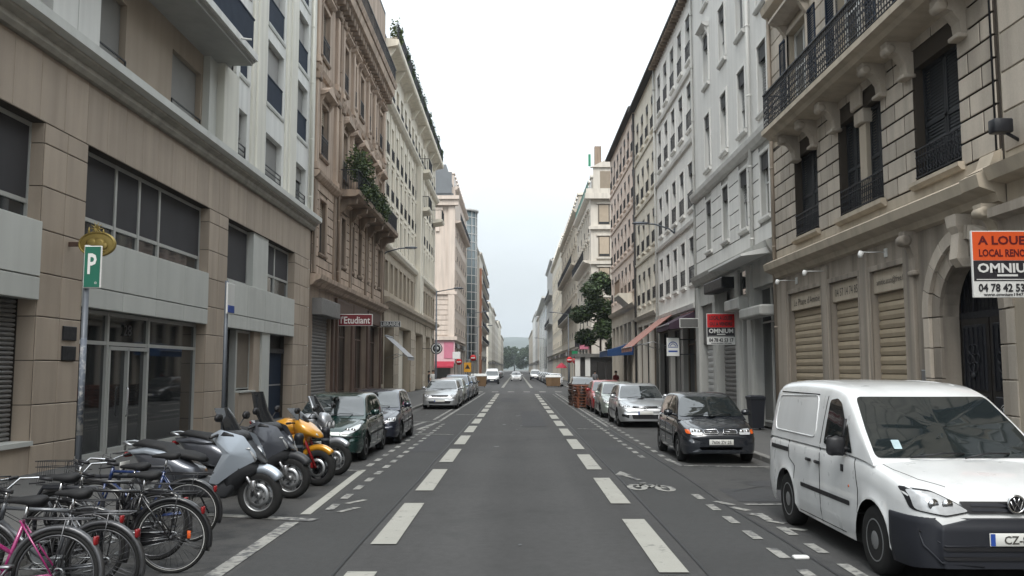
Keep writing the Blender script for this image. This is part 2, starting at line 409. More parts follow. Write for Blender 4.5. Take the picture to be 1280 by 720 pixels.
sheet('cross_road', m_road, 6.8, 60, 72.2, 90.0, -.001)
sheet('cross_road', m_road, -60, -6.5, 92.2, 118.8, -.001)
m_lane = mat('asphalt_lane_dark', (0.045, 0.045, 0.045), .88, .15, .5, .6, 140, fine=.14)
m_bay = mat('asphalt_bay', (0.05, 0.049, 0.048), .9, .2, .7, .5, 120, fine=.16, worn=(.030, .030, .031), wornamt=.45)
def rchild(name, m, x0, x1, y0, y1, z): 
    o = sheet(name, m, x0, x1, y0, y1, z, None); o.parent = road; return o
rchild('cycle_lane_surface', m_lane, 1.85, 3.05, -25, 73, .004)
rchild('cycle_lane_surface', m_lane, -2.75, -1.75, -25, 73, .004)
rchild('parking_surface', m_bay, 3.05, 5.35, -25, 70, .0045)
rchild('parking_surface', m_bay, -5.05, -2.75, -25, 88, .0045)
m_patch = mat('asphalt_patch', (.040, .040, .042), .85, .1, 1.5, .4, 120, fine=.08)
for x0, x1, y0, y1 in ((3.3, 5.1, 13.2, 14.6), (-2.6, -1.9, 21, 26), (.2, 1.0, 30, 41), (-1.0, .1, 52, 60)): rchild('repair_patch', m_patch, x0, x1, y0, y1, .008)
m_oil = mat('oil_stain', (.020, .020, .020), .45, .3, 3)
def stain(x, y, r, m, z=.0095, name='oil_stain'):
    k = [r*(.55+.5*rnd.random()) for _ in range(14)]; mb = MB()
    mb.add([(x, y, z)]+[(x+k[i]*math.cos(i*.4488)*.7, y+k[i]*math.sin(i*.4488)*1.3, z) for i in range(14)], [(0, i+1, (i+1) % 14+1) for i in range(14)]); mb.build(name, m, road)
for i in range(26): stain(rnd.choice((-3.9, 4.3, 4.2, -.1, .2))+rnd.uniform(-.5, .5), rnd.uniform(8, 40), rnd.uniform(.04, .16), m_oil)
for x, y, r in ((4.3, 15.2, .55), (-3.6, 31, .7), (2.3, 21.5, .4)): stain(x, y, r, m_patch, .0085, 'repair_patch')
m_seam = mat('tar_seam', (.022, .022, .023), .6, .2, 4)
def line_mesh(pts, wd, z):
    mb = MB()
    for (xa, ya), (xb, yb) in zip(pts, pts[1:]):
        d = Vector((xb-xa, yb-ya)); n = Vector((-d.y, d.x)).normalized()*wd/2
        mb.add([(xa+n.x, ya+n.y, z), (xa-n.x, ya-n.y, z), (xb-n.x, yb-n.y, z), (xb+n.x, yb+n.y, z)], [(0, 1, 2, 3)])
    return mb
for pts in ([(1.84+rnd.uniform(-.02, .02), 4+i*3) for i in range(22)], [(-1.76+rnd.uniform(-.02, .02), 4+i*3) for i in range(22)],
            [(3.05+rnd.uniform(-.03, .03), 4+i*3) for i in range(22)], [(-1.2, 26), (-.4, 26.3), (.5, 26.1), (1.2, 26.4)], [(3.4, 14.2), (4.1, 14.9), (4.9, 14.7)]):
    line_mesh(pts, .035, .011).build('tar_seam', m_seam, road)
# painted markings
dash = MB().add([(-.145, 0, 0), (.145, 0, 0), (.145, 3, 0), (-.145, 3, 0)], [(0, 1, 2, 3)]).mesh('lane_dash', m_paint)
y = 5.67-4.33
while y < 230:
    if not 70 < y < 92: put('lane_dash', dash, road, (-1.5, y, .013)); put('lane_dash', dash, road, (1.52, y-1.35+.0, .013))
    y += 4.33
d2 = MB().add([(-.06, 0, 0), (.06, 0, 0), (.06, .52, 0), (-.06, .52, 0)], [(0, 1, 2, 3)]).mesh('short_dash', m_paint2)
for i in range(60):
    y = 6.2+i*1.03
    if y < 14.2 or y > 18.6: put('short_dash', d2, road, (2.79, y, .013))
    if y < 11.8 or 18 < y: put('short_dash', d2, road, (3.28, y+.25, .013))
    if 11.7 < y < 31: put('short_dash', d2, road, (-2.62, y, .013)); 
    if 17.2 < y < 30: put('short_dash', d2, road, (-3.0, y+.3, .013))
def mark(name, pts, wd, m=m_paint2): return line_mesh(pts, wd, .0135).build(name, m, road)
mark('bay_line', [(-2.9, 4.0), (-2.88, 11.4)], .17); mark('bay_line', [(-2.86, 12.0), (-3.0, 17.2)], .14, m_paint)
mark('bay_line', [(-2.62, 11.55), (-4.6, 12.1)], .2); mark('bay_line', [(-3.0, 17.1), (-4.2, 17.3)], .12)
mark('bay_line', [(3.3, 12.9), (5.2, 12.95)], .12); mark('bay_line', [(3.35, 18.0), (5.2, 17.7)], .12); mark('bay_line', [(3.35, 17.9), (3.3, 18.9)], .1)
mark('bay_line', [(-2.9, 33), (-2.62, 72)], .12); mark('bay_line', [(-3.2, 34), (-3.0, 72)], .12); mark('bay_line', [(3.1, 30), (3.1, 70)], .1)
for i in range(3): mark('bay_line', [(-4.3+i*.55, 28.5), (-3.9+i*.5, 32.6)], .16)
mark('bay_line', [(-4.6, 32.8), (-2.8, 32.6)], .14); mark('bay_line', [(-3.0, 26.6), (-1.9, 26.4)], .16); mark('bay_line', [(-2.6, 38), (-1.7, 37.6)], .16)
mark('bay_line', [(2.0, 29.0), (3.0, 28.6)], .14)
for i in range(7): mark('crossing_stripe', [(-3.2+i*1.35, 74.0), (-3.2+i*1.35, 76.0)], .55)
for i in range(5): mark('worn_word', [(2.95+i*.1, 13.2-i*.55), (3.12+i*.1, 12.85-i*.5)], .12)
for i in range(2): mark('worn_word', [(-2.45-.03*i, 12.2+i*.75), (-2.25-.03*i, 12.6+i*.72)], .10)
mb = MB()   # bicycle pictogram with chevron
def flat_ring(cx, cy, rx, ry, t, n=20):
    vs = []; 
    for i in range(n): a = 2*math.pi*i/n; c, s_ = math.cos(a), math.sin(a); vs += [(cx+rx*c, cy+ry*s_, .0135), (cx+(rx-t)*c, cy+(ry-t)*s_, .0135)]
    mb.add(vs, [(2*i, 2*((i+1) % n), 2*((i+1) % n)+1, 2*i+1) for i in range(n)])
flat_ring(2.0, 14.75, .165, .36, .10); flat_ring(2.44, 14.6, .165, .36, .10)
for p in ([(2.0, 14.75), (2.14, 15.1), (2.34, 15.05), (2.44, 14.6)], [(2.14, 15.1), (2.2, 14.7), (2.34, 15.05)], [(2.1, 15.25), (2.22, 15.28)]):
    for a, b in zip(p, p[1:]):
        q = line_mesh([a, b], .07, .0135); mb.add(q.v, q.f)
mb.add([(1.80, 16.35, .0135), (1.98, 17.0, .0135), (2.14, 16.35, .0135), (2.03, 16.35, .0135), (2.22, 15.7, .0135), (2.12, 15.65, .0135), (1.93, 16.35, .0135)], [(0, 1, 2), (6, 3, 4, 5)])
mb.build('bicycle_symbol', m_paint2, road)
# pavements and kerbs
def pavement(x0, x1, y0, y1):
    mb = MB(); mb.box(x0, x1, y0, y1, -.01, .12); p = tag(mb.build('pavement', m_asph), kind='structure')
    kx = x1 if x1 < 0 else x0; sg = 1 if x1 < 0 else -1
    k = PIECE.setdefault('kerb', MB().rbox(0, 0, 0, .16, .985, .155, .02, smooth=False).mesh('kerb_stone', m_kerb)); y = y0+.5
    far = MB()
    while y < y1:
        if 4 < y < 75: put('kerb_stone', k, p, (kx+sg*.08, y, .0485))
        else: far.box(min(kx, kx+sg*.16), max(kx, kx+sg*.16), y-.5, y+.5, -.02, .125)
        y += 1.0
    if far.v: far.build('kerb_run', m_kerb, p)
    g = MB(); g.box(min(kx+sg*.17, kx+sg*.45), max(kx+sg*.17, kx+sg*.45), y0, y1, -.01, .007); g.build('gutter', mat('gutter', (.075, .073, .07), .9, .25, 2, .3, 60), p)
pavement(-9.6, -5.1, -25, 92); pavement(-9.6, -5.1, 119, 690); pavement(5.4, 9.0, -25, 72); pavement(5.4, 9.0, 90.2, 690)

# ======================= left side =======================
m_beige = mat('beige_cladding', (0.385, 0.315, 0.25), .62, .07, 1.2, .06, 80, streak=.18, rand=.07, fine=.03)
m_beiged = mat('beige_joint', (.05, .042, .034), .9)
m_beigew = mat('beige_render', (0.355, 0.297, 0.238), .85, .08, 1, .1, 60, streak=.15)
m_gpan = mat('grey_green_panel', (0.5, 0.505, 0.475), .5, .05, .8, streak=.10, rand=.05)
m_gwall = mat('pale_grey_render', (0.66, 0.66, 0.635), .8, .06, .7, .08, 60, streak=.16)
m_gsoff = mat('grey_soffit', (0.38, 0.38, 0.36), .8, .08, 1, streak=.1)
m_rib = mat('cream_rib', (0.63, 0.615, 0.55), .8, .06, .8, streak=.16)
m_dkblind = mat('dark_fabric_blind', (.042, .040, .043), .8, .14, 1.4, fine=.05)
m_gblind = mat('grey_roller_blind', (0.24, 0.235, 0.225), .7, .08, 2, rand=.15)
m_alufr = mat('window_aluminium', (.42, .42, .40), .45, .06, 3, metal=.2)
m_roofdk = mat('dark_roof', (.06, .058, .058), .8, .15, 1)
m_shutg = mat('grey_shutter_metal', (.16, .155, .15), .55, .1, 3)

b = Bld('apartment_building', 'modern block clad in beige panels and grey spandrels with a glazed entrance', XL, 5, 36, 'L')
b.body(m_gwall, m_roofdk, 20, 12, w=-1.0)
PIL = [(5, 8.55), (15.55, 17.14), (24.1, 25.7), (33.5, 36.0)]; BAY = [(8.55, 15.55), (17.14, 24.1), (25.7, 33.5)]
for ya, yb in PIL: b.box('pillar_core', m_beiged, ya, yb, .1, 6.45, -.9, -.02)
b.box('lintel_core', m_beiged, 5, 36, 6.45, 7.72, -.9, -.02)
zj = [.10, .62, 1.33, 2.12, 2.91, 3.70, 4.49, 5.28, 6.07, 6.45]
for ya, yb in PIL:
    n = max(1, round((yb-ya)/.82))
    for z0, z1 in zip(zj, zj[1:]):
        for i in range(n): b.piece('stone_panel', m_beige, ya+(yb-ya)*i/n+.006, ya+(yb-ya)*(i+1)/n-.006, z0+.008, z1-.008, 0, .01)
    for z0, z1 in zip(zj[:-1], zj[1:]):     # near face of each pillar
        a = b.I(ya, ya)[0]; k = ('near', round(z1-z0, 3))
        if k not in PIECE: PIECE[k] = MB().box(-.34, -.022, -.02, -.003, .008, z1-z0-.008).mesh('stone_panel', m_beige)
        put('stone_panel', PIECE[k], b.root, (0, a, z0))
n = 36
for i in range(n): b.piece('stone_panel', m_beige, 5+31*i/n+.005, 5+31*(i+1)/n-.005, 6.458, 7.715, 0, .008)
for ya, yb in BAY:
    b.box('spandrel_core', m_gsoff, ya, yb, 3.22, 4.6, -.6, -.03)
    k = 4
    for i in range(k):
        p, q = ya+(yb-ya)*i/k+.006, ya+(yb-ya)*(i+1)/k-.006
        b.piece('spandrel_panel', m_gpan, p, q, 3.2, 3.60, .03, .008, .09); b.piece('spandrel_panel', m_gpan, p, q, 3.625, 4.62, .03, .008, .09)
    b.box('ceiling_slab', m_gsoff, ya, yb, 6.452, 6.6, -.9, -.05)
    b.box('back_wall', m_beiged, ya, yb, .1, 6.5, -.92, -.6)
def lights(ya, yb, z0, z1, splits, tz, fm, blind=None, d=.34, glassm=None, low=True):
    """a row of lights: posts at splits, a transom at tz; blind over the part above the transom"""
    Y = [ya]+splits+[yb]; q = MB()
    for i, y in enumerate(Y):
        a = b.I(y, y)[0]; q.box(-d, -d+.09, max(a-.045, b.I(ya, yb)[0]), min(a+.045, b.I(ya, yb)[1]), z0, z1)
    a0, a1 = b.I(ya, yb)
    for z in (z0, tz, z1-.08): q.box(-d+.005, -d+.08, a0, a1, z, z+.08)
    o = q.build('window', fm, b.root)
    for p, r in zip(Y, Y[1:]):
        b.box('pane', glassm or m_glass, p+.02, r-.02, z0+.02, z1-.02, -d+.02, -d+.03, parent=o)
        if blind: b.box('blind', blind, p+.05, r-.05, tz+.09, z1-.04, -d+.05, -d+.06, parent=o)
    return o
lights(8.55, 15.55, 4.62, 6.45, [10.6, 12.6, 14.0], 4.95, m_alufr, m_dkblind)
lights(17.14, 24.1, 4.62, 6.45, [18.95, 20.15, 21.3], 5.0, m_alufr, m_dkblind)
lights(25.7, 28.4, 4.62, 6.45, [], 4.66, m_alufr, m_dkblind); lights(30.1, 33.5, 4.62, 6.45, [31.6], 5.25, m_alufr, m_dkblind)
b.box('white_pier', m_gpan, 28.4, 30.1, 4.62, 6.45, -.6, -.06)
# entrance
ent = lights(17.14, 24.1, .13, 3.2, [18.9, 21.0], 2.48, m_alufr, None, .36, m_glassd)
q = MB()
for y in (18.98, 19.9, 20.92): a = b.I(y, y)[0]; q.box(-.33, -.25, a-.035, a+.035, .13, 2.45)
a0, a1 = b.I(18.98, 20.92); q.box(-.33, -.25, a0, a1, 2.38, 2.46); q.box(-.33, -.25, a0, a1, .13, .25)
dr = q.build('door', m_alufr, b.root)
q = MB(); a = b.I(19.8, 19.8)[0]; q.tube([(-.22, a, .9), (-.19, a, .95), (-.19, a, 1.5), (-.22, a, 1.55)], .018, 6); q.build('handle', m_chrome, dr)
b.text('28', m_black, 19.9, 2.84, .42, .26, -.30, .01)
b.box('door_step', m_kerb, 17.14, 24.1, .10, .14, -.36, .25)
for z in (2.15, 2.53): b.box('intercom', m_black, 15.9+.55, 16.95, z-.02, z+.25, 0, .035, .01)
# shutter bay and third bay
b.roller(10.2, 15.45, .7, 3.2, m_shutg, -.34, 30); b.box('low_wall', m_beige, 8.55, 15.55, .1, .62, -.6, -.02); b.box('ledge', m_gpan, 8.55, 15.55, .62, .70, -.6, .05)
b.box('dark_door', m_black, 25.75, 27.3, .13, 3.2, -.5, -.4); b.box('door_post', m_alufr, 27.3, 27.45, .13, 3.2, -.5, -.2)
lights(27.5, 28.9, 1.25, 3.2, [], 1.28, m_alufr, mat('beige_blind', (.17, .14, .11), .8)); b.box('low_wall', m_beige, 27.4, 30.2, .1, 1.22, -.5, -.1)
b.box('low_ledge', m_gpan, 27.4, 29.0, 1.22, 1.27, -.5, -.05); b.box('stone_panel', m_beige, 28.9, 29.6, 1.225, 3.2, -.5, -.12); b.box('white_pier', m_gpan, 29.6, 30.5, .1, 3.2, -.5, -.04)
b.box('vent_grille', m_iron, 29.0, 29.5, .82, .92, -.1, -.09); b.box('vent_grille', m_iron, 29.0, 29.5, .55, .7, -.1, -.09)
g = b.box('garage_door', m_navy, 30.6, 33.4, .13, 2.55, -.5, -.42); b.box('door_bar', m_alu, 30.7, 33.3, 1.35, 1.40, -.42, -.39, parent=g); b.box('door_head', m_iron, 30.6, 33.4, 2.55, 2.72, -.5, -.3); b.box('dark_head', m_black, 30.6, 33.4, 2.72, 3.2, -.5, -.48)
# cornice
m_corn = mat('grey_cornice', (0.35, 0.33, 0.29), .8, .1, 1, streak=.25)
b.mould('cornice', m_corn, 5, 36.15, [(-.1, 7.72), (.10, 7.72), (.16, 7.80), (.16, 7.90), (.28, 7.96), (.28, 8.02), (-.1, 8.02)])
b.mould('cornice_top', m_gpan, 5, 36.2, [(-.1, 8.02), (.30, 8.02), (.42, 8.08), (.42, 8.26), (-.1, 8.3)])
# upper storeys
Ow = [(13.9, 15.5, 8.55, 10.4), (17.45, 19.25, 8.32, 10.25), (21.9, 23.95, 8.32, 10.25)]
b.wall('recessed_wall', m_beigew, 5, 24.7, 8.3, 10.9, Ow, .25, -.32)
ST = dict(d=.22, frame=m_alufr, fw=.05, mull=(.5,), blind=(.98, m_gblind), slat=False, rail=(m_iron, .62, 'bars'), railw=0)
for o in Ow: b.win(*o, ST, w=-.32)
for ya, yb in ((9, 11.2), (15.6, 17.4)): b.box('white_pier', m_gwall, ya, yb, 8.3, 10.86, -.4, .0, .01); b.box('white_pier_joint', m_gsoff, (ya+yb)/2-.01, (ya+yb)/2+.01, 8.3, 10.85, 0, .004)
b.box('white_pier', m_gpan, 24.1, 24.7, 8.3, 10.86, -.4, -.12, .01)
b.box('column', m_rib, 24.7, 26.0, 8.3, 10.86, -.4, .1, .015)
bal = b.mould('balcony', m_gsoff, 5, 24.95, [(-.4, 10.86), (.82, 10.86), (.82, 10.92), (.9, 10.95), (.9, 11.18), (-.4, 11.18)])
b.mould('balcony_edge', m_gwall, 5, 25.0, [(.82, 10.98), (.96, 11.0), (.96, 11.2), (.82, 11.22)], parent=bal)
q = MB(); a0, a1 = b.I(5, 24.9)
for i in range(int((a1-a0)/.095)): q.box(.84, .852, a0+i*.095+.008, a0+(i+1)*.095-.008, 11.22, 12.2)
q.box(.82, .87, a0, a1, 12.2, 12.25); 
for i in range(9): q.box(.3+i*.06, .352+i*.06, a1-.02, a1, 11.22, 12.2)
q.box(.3, .85, a1-.03, a1+.01, 12.2, 12.25); q.build('railing', m_navy, bal)
q = MB(); q.tube([(.9, a1-1.5, 11.1), (1.25, a1-1.5, 11.06)], .03, 6); q.build('drain_spout', m_white, bal)
FL = [8.35, 11.15, 13.98, 16.8]
Cc = [(26.35, 27.15), (29.25, 31.3), (33.3, 34.95)]
Ow = [(*c, z, z+(1.68 if i != 1 else 1.72) + (.5 if z > 9 else 0)) for z in FL for i, c in enumerate(Cc)]
b.wall('wall', m_gwall, 26.0, 36, 8.3, 20, Ow, .3, 0); b.wall('wall', m_gwall, 5, 26.0, 11.18, 20, [], .3, -.3)
STb = dict(d=.28, frame=m_alufr, fw=.05, mull=(.5,), slat=False, sill=(m_gpan, .05), rail=(m_navy, .95, 'solid'), railw=-.05)
for k, o in enumerate(Ow):
    low = o[2] < 9
    b.win(*o, STb, blind=((.45, .62, .3, .98)[(k*7) % 4], m_gblind), **({'rail': (m_iron, .62, 'bars')} if low else {}))
for ya, yb in ((27.45, 28.9), (31.55, 33.0)):
    b.box('rib', m_rib, ya, yb, 8.3, 20, 0, .10, .03); b.box('rib_strip', m_rib, ya+.3, yb-.3, 8.3, 20, .10, .16, .03)
b.box('corner_rib', m_rib, 35.35, 36.0, 8.3, 20, -.2, .08, .02)
b.downpipe(m_rib, 35.25, 8.4, 20, .12, .05)
# ---------------- second left building: brown ornate stone ----------------
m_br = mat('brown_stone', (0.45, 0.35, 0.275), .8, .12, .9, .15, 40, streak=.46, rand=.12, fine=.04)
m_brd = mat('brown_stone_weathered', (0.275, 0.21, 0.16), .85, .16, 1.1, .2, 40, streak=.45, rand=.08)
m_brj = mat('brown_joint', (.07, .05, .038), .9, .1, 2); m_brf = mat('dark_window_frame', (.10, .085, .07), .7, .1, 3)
m_brb = mat('tan_wood_blind', (0.34, 0.28, 0.215), .8, .1, 3, rand=.3)
m_woodb = mat('brown_shop_wood', (.085, .050, .036), .6, .2, 3, rand=.15)
m_leaf = mat('leaf_green', (.045, .075, .022), .7, .35, 3, rand=.2); m_leafd = mat('leaf_dark', (.028, .045, .018), .7, .35, 3); m_leaf2 = mat('leaf_yellow_green', (.085, .115, .030), .7, .3, 3)
m_bark = mat('bark', (.07, .055, .04), .95, .3, 6, .4, 30)
def leaf_mesh(name, blobs, n, size, mats, seed=1, drop=0):
    """many small bent leaf faces spread through a few overlapping blobs (c, r)"""
    g = random.Random(seed); mb = MB()
    for i in range(n):
        c, r = g.choice(blobs); d = Vector((g.gauss(0, 1), g.gauss(0, 1), g.gauss(0, 1))).normalized()*(g.random()**.45)
        p = Vector((c[0]+d.x*r[0], c[1]+d.y*r[1], c[2]+d.z*r[2]-drop*g.random()**3)); s_ = size*g.uniform(.5, 1.3)
        u = Vector((g.gauss(0, 1), g.gauss(0, 1), g.gauss(0, .6))).normalized(); v = u.cross(Vector((g.gauss(0, 1), g.gauss(0, 1), g.gauss(0, 1)))).normalized()
        mb.add([p-u*s_, p+v*s_*.45, p+u*s_, p-v*s_*.45+u*s_*.1], [(0, 1, 2), (0, 2, 3)], int(g.random()*len(mats)))
    return mb.mesh(name, mats)
b = Bld('apartment_building', 'ornate brown stone building with a planted balcony and window pediments', XL, 36.02, 55.3, 'L')
b.body(m_brd, m_roofdk, 25, 12, w=-.5)
c2 = [(37.3, 38.7)]+[(42.0+2.25*i, 43.15+2.25*i) for i in range(6)]
g0 = [(36.6, 40.1, .12, 4.5), (41.2, 45.0, .12, 4.5), (45.9, 49.6, .12, 4.5), (50.4, 54.3, .12, 4.5)]
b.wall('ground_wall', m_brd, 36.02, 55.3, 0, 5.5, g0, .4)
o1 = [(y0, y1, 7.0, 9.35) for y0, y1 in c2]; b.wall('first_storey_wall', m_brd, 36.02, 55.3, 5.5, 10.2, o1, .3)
o2 = [(y0, y1, 11.3, 13.6) for y0, y1 in c2]; o3 = [(y0, y1, 15.75, 18.0) for y0, y1 in c2]; o4 = [(y0, y1, 21.2, 23.0) for y0, y1 in c2]
b.wall('upper_wall', m_br, 36.02, 55.3, 10.2, 25, o2+o3+o4, .3)
z = 5.95
while z < 10.0:       # rusticated courses between the windows
    ys = [36.05]
    cuts = [p for o in o1 for p in (o[0]-.12, o[1]+.12)] if 6.9 < z+.2 < 9.5 else []
    segs = list(zip([36.05]+cuts[1::2], cuts[0::2]+[55.28])) if cuts else [(36.05, 55.28)]
    for p, q in segs:
        k = max(1, round((q-p)/1.5))
        for i in range(k): b.piece('stone_block', m_br, p+(q-p)*i/k+.01, p+(q-p)*(i+1)/k-.01, z+.015, z+.395, .05, .014, joint=m_brj)
    z += .41
b.mould('cornice', m_br, 36.05, 55.3, [(0, 5.45), (.12, 5.5), (.2, 5.62), (.42, 5.72), (.46, 5.9), (0, 5.95)])
b.mould('string_course', m_br, 36.05, 55.3, [(0, 10.0), (.15, 10.05), (.3, 10.2), (.34, 10.32), (0, 10.38)])
b.mould('upper_cornice', m_br, 36.05, 55.3, [(0, 19.0), (.12, 19.05), (.2, 19.45), (.62, 19.6), (.7, 19.95), (0, 20.05)])
b.mould('string_course', m_br, 36.05, 55.3, [(0, 14.7), (.12, 14.75), (.2, 14.95), (0, 15.0)])
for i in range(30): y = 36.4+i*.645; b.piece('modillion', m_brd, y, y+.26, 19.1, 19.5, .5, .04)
for y in (36.1, 40.1, 41.3, 44.1, 48.6, 50.9, 54.6):
    w_ = .62 if y in (40.1, 54.6) else .42
    for z0, z1 in ((10.4, 14.6), (15.05, 18.9)):
        b.box('pilaster', m_br, y, y+w_, z0+.3, z1-.3, 0, .16, .03); b.box('pilaster_base', m_br, y-.05, y+w_+.05, z0, z0+.3, 0, .22, .03); b.box('pilaster_capital', m_brd, y-.07, y+w_+.07, z1-.3, z1, 0, .26, .05)
    b.box('pilaster', m_brd, y, y+w_, 5.98, 9.95, .045, .14, .03)
SB = dict(d=.22, frame=m_brf, mull=(.5,), trans=(.7,), blind=(.3, m_brb), casing=(m_br, .16, .07), sill=(m_brd, .12))
for o in o1: b.win(*o, SB, glass=m_glassd)
for i, o in enumerate(o2): b.win(*o, SB, hood=(('tri', 'arc')[i % 2], m_br, .42), hoodz=.3, rail=(m_iron, .9, 'plain'), blind=((.3, .55, .7)[i % 3], m_brb))
for i, o in enumerate(o3): b.win(*o, SB, rail=(m_iron, .9, 'plain'), hood=('flat', m_br, .3), blind=((.5, .3, .8)[i % 3], m_brb))
for o in o4: b.win(*o, SB, simple=True)
# balcony with consoles, iron railing
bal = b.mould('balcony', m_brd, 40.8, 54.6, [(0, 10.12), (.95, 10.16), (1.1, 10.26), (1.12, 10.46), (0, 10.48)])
q = MB(); a0, a1 = b.I(40.85, 54.5)
for i in range(int((a1-a0)/.13)): y = a0+i*.13; q.box(1.03, 1.05, y, y+.02, 10.48, 11.42)
for y in (a0, a1):
    for i in range(8): q.box(.05+i*.13, .07+i*.13, y, y+.02, 10.48, 11.42)
    q.box(0, 1.06, y-.01, y+.03, 11.4, 11.45)
q.box(1.01, 1.07, a0, a1, 11.4, 11.46); q.box(1.02, 1.06, a0, a1, 10.55, 10.58); q.build('railing', m_iron, bal)
for y in (41.2, 44.0, 46.6, 49.2, 51.6, 54.0): b.box('console', m_brd, y, y+.36, 9.3, 10.12, 0, .18, .04); b.mould('console', m_brd, y+.02, y+.34, [(0, 9.35), (.3, 9.5), (.45, 9.8), (.9, 9.9), (.95, 10.12), (0, 10.12)])
# top balcony
tb = b.mould('roof_balcony', m_br, 36.3, 55.3, [(0, 20.05), (.75, 20.05), (.85, 20.3), (0, 20.32)])
q = MB(); a0, a1 = b.I(36.3, 55.2)
for i in range(int((a1-a0)/.2)): q.box(.74, .765, a0+i*.2, a0+i*.2+.025, 20.3, 21.3)
q.box(.72, .78, a0, a1, 21.28, 21.33); q.build('railing', m_iron, tb)
# shops
b.roller(36.75, 40.0, .55, 4.3, m_shutg, -.15, 26); b.box('shutter_box', m_shutg, 36.5, 40.3, 4.25, 4.95, -.05, .42, .02)
b.box('low_wall', m_gwall, 36.6, 40.1, .1, .55, -.3, -.05)
for y0, y1, _, _ in g0[1:]: b.shopfront(y0, y1, .12, 4.5, m_woodb, 3, .35, .7, m_woodb)
for y in (40.3, 41.25, 45.05, 45.5, 49.7, 50.05, 54.45): b.box('shop_pilaster', m_woodb, y, y+.32, .12, 4.55, 0, .12, .03)
for i, y in enumerate((41.0, 45.2, 49.9)): b.box('fascia', m_woodb, y, y+4.1, 4.55, 5.3, 0, .14, .03)
b.downpipe(m_brd, 40.6, 5.9, 19, .2); b.downpipe(m_brd, 55.1, 1, 19, .12)
# planters on the balcony
for i, (y, ln) in enumerate(((41.0, 3.0), (44.2, 2.6), (47.0, 3.0))):
    p = thing('balcony_planter', ('bushy planter at the near end of the brown building balcony', 'middle leafy planter on the brown building balcony', 'trailing planter at the far part of the brown building balcony')[i], 'plant', (XL+.85, y+ln/2, 10.5), 0, 'planters on the brown balcony')
    MB().rbox(0, 0, .2, .3, ln-.1, .38, .04).build('trough', m_brd, p)
    put('foliage', leaf_mesh('foliage', [((0, yy, .75+.6*(i == 0)+rnd.uniform(-.1, .2)), (.55, .6, .85 if i == 0 else .5)) for yy in np.linspace(-ln/2+.2, ln/2-.2, 6)]+[((.3, 0, .2), (.25, ln/2, .35))], 2600 if i == 0 else 1700, .09, [m_leaf, m_leafd, m_leafd, m_leaf2], 11+i, .3), p)

# ---------------- third left building: long cream facade over an arcade ----------------
m_cr = mat('cream_stone', (0.7, 0.65, 0.55), .8, .07, .5, .1, 40, streak=.22, rand=.06)
m_crd = mat('tan_stone', (0.43, 0.365, 0.285), .8, .1, .8, .12, 40, streak=.25, rand=.08)
m_crf = mat('brown_frame', (.16, .13, .10), .7, .1, 3)
b = Bld('apartment_building', 'long cream apartment building above stone arcade pillars with roof terrace plants', XL, 55.32, 91, 'L')
b.body(m_cr, m_roofdk, 23.2, 13, w=-.6)
gp = [(56.2, 60.6), (63.4, 70.4), (73.6, 79.4), (82, 85.9), (88, 90)]
b.wall('ground_wall', m_crd, 55.32, 91, 0, 6.0, [(y0, y1, .12, 5.0) for y0, y1 in gp], .9)
for y0, y1 in zip([55.35]+[g[1] for g in gp], [g[0] for g in gp]+[90.98]):
    z = .12
    while z < 4.9: b.piece('stone_block', m_crd, y0+.01, y1-.01, z+.012, z+.69, .05, .02, joint=m_brj); z += .7
for y0, y1 in gp:
    k = max(2, round((y1-y0)/1.4))
    for i in range(k): b.piece('lintel_stone', m_crd, y0+(y1-y0)*i/k+.01, y0+(y1-y0)*(i+1)/k-.01, 5.03, 5.95, .04, .015, joint=m_brj)
    b.shopfront(y0, y1, .12, 5.0, m_crf, max(2, int((y1-y0)/1.6)), .85, .4, m_crd)
b.mould('cornice', m_crd, 55.32, 91, [(0, 5.95), (.15, 6.0), (.25, 6.2), (.5, 6.3), (.55, 6.55), (0, 6.6)])
b.mould('string_course', m_cr, 55.32, 91, [(0, 9.75), (.2, 9.8), (.32, 10.0), (.32, 10.15), (0, 10.2)])
cols = [56.3+2.32*i for i in range(15)]
o1 = [(y, y+1.3, 7.1, 9.1) for y in cols]
b.wall('first_storey_wall', m_crd, 55.32, 91, 6.0, 9.8, o1, .35)
ou = [(y, y+1.25, z, z+h) for z, h in ((10.55, 2.15), (13.35, 2.3), (16.2, 2.3), (20.0, 1.9)) for y in cols]
b.wall('upper_wall', m_cr, 55.32, 91, 9.8, 23.2, ou, .4); b.mould('string_course', m_cr, 55.32, 91, [(0, 19.2), (.25, 19.3), (.42, 19.5), (.42, 19.66), (0, 19.7)])
SC = dict(d=.22, frame=m_crf, mull=(.5,), blind=(.35, m_brb), slat=False, glass=m_glassd)
for i, o in enumerate(o1): b.win(*o, SC, casing=(m_crd, .1, .05))
for i, o in enumerate(ou): b.win(*o, SC, rail=(m_iron, .8, 'plain') if o[2] > 12 else None, blind=((.1, .4, .25, .7, .15)[(i*3) % 5], m_brb))
for y in cols+[91-.95]: b.box('pier', m_cr, y-.70, y-.36, 10.2, 19.2, 0, .09, .03)
for z in (13.0, 15.85): 
    for y in cols: b.box('spandrel', m_cr, y-.02, y+1.27, z-.0, z+.28, 0, .09, .02)
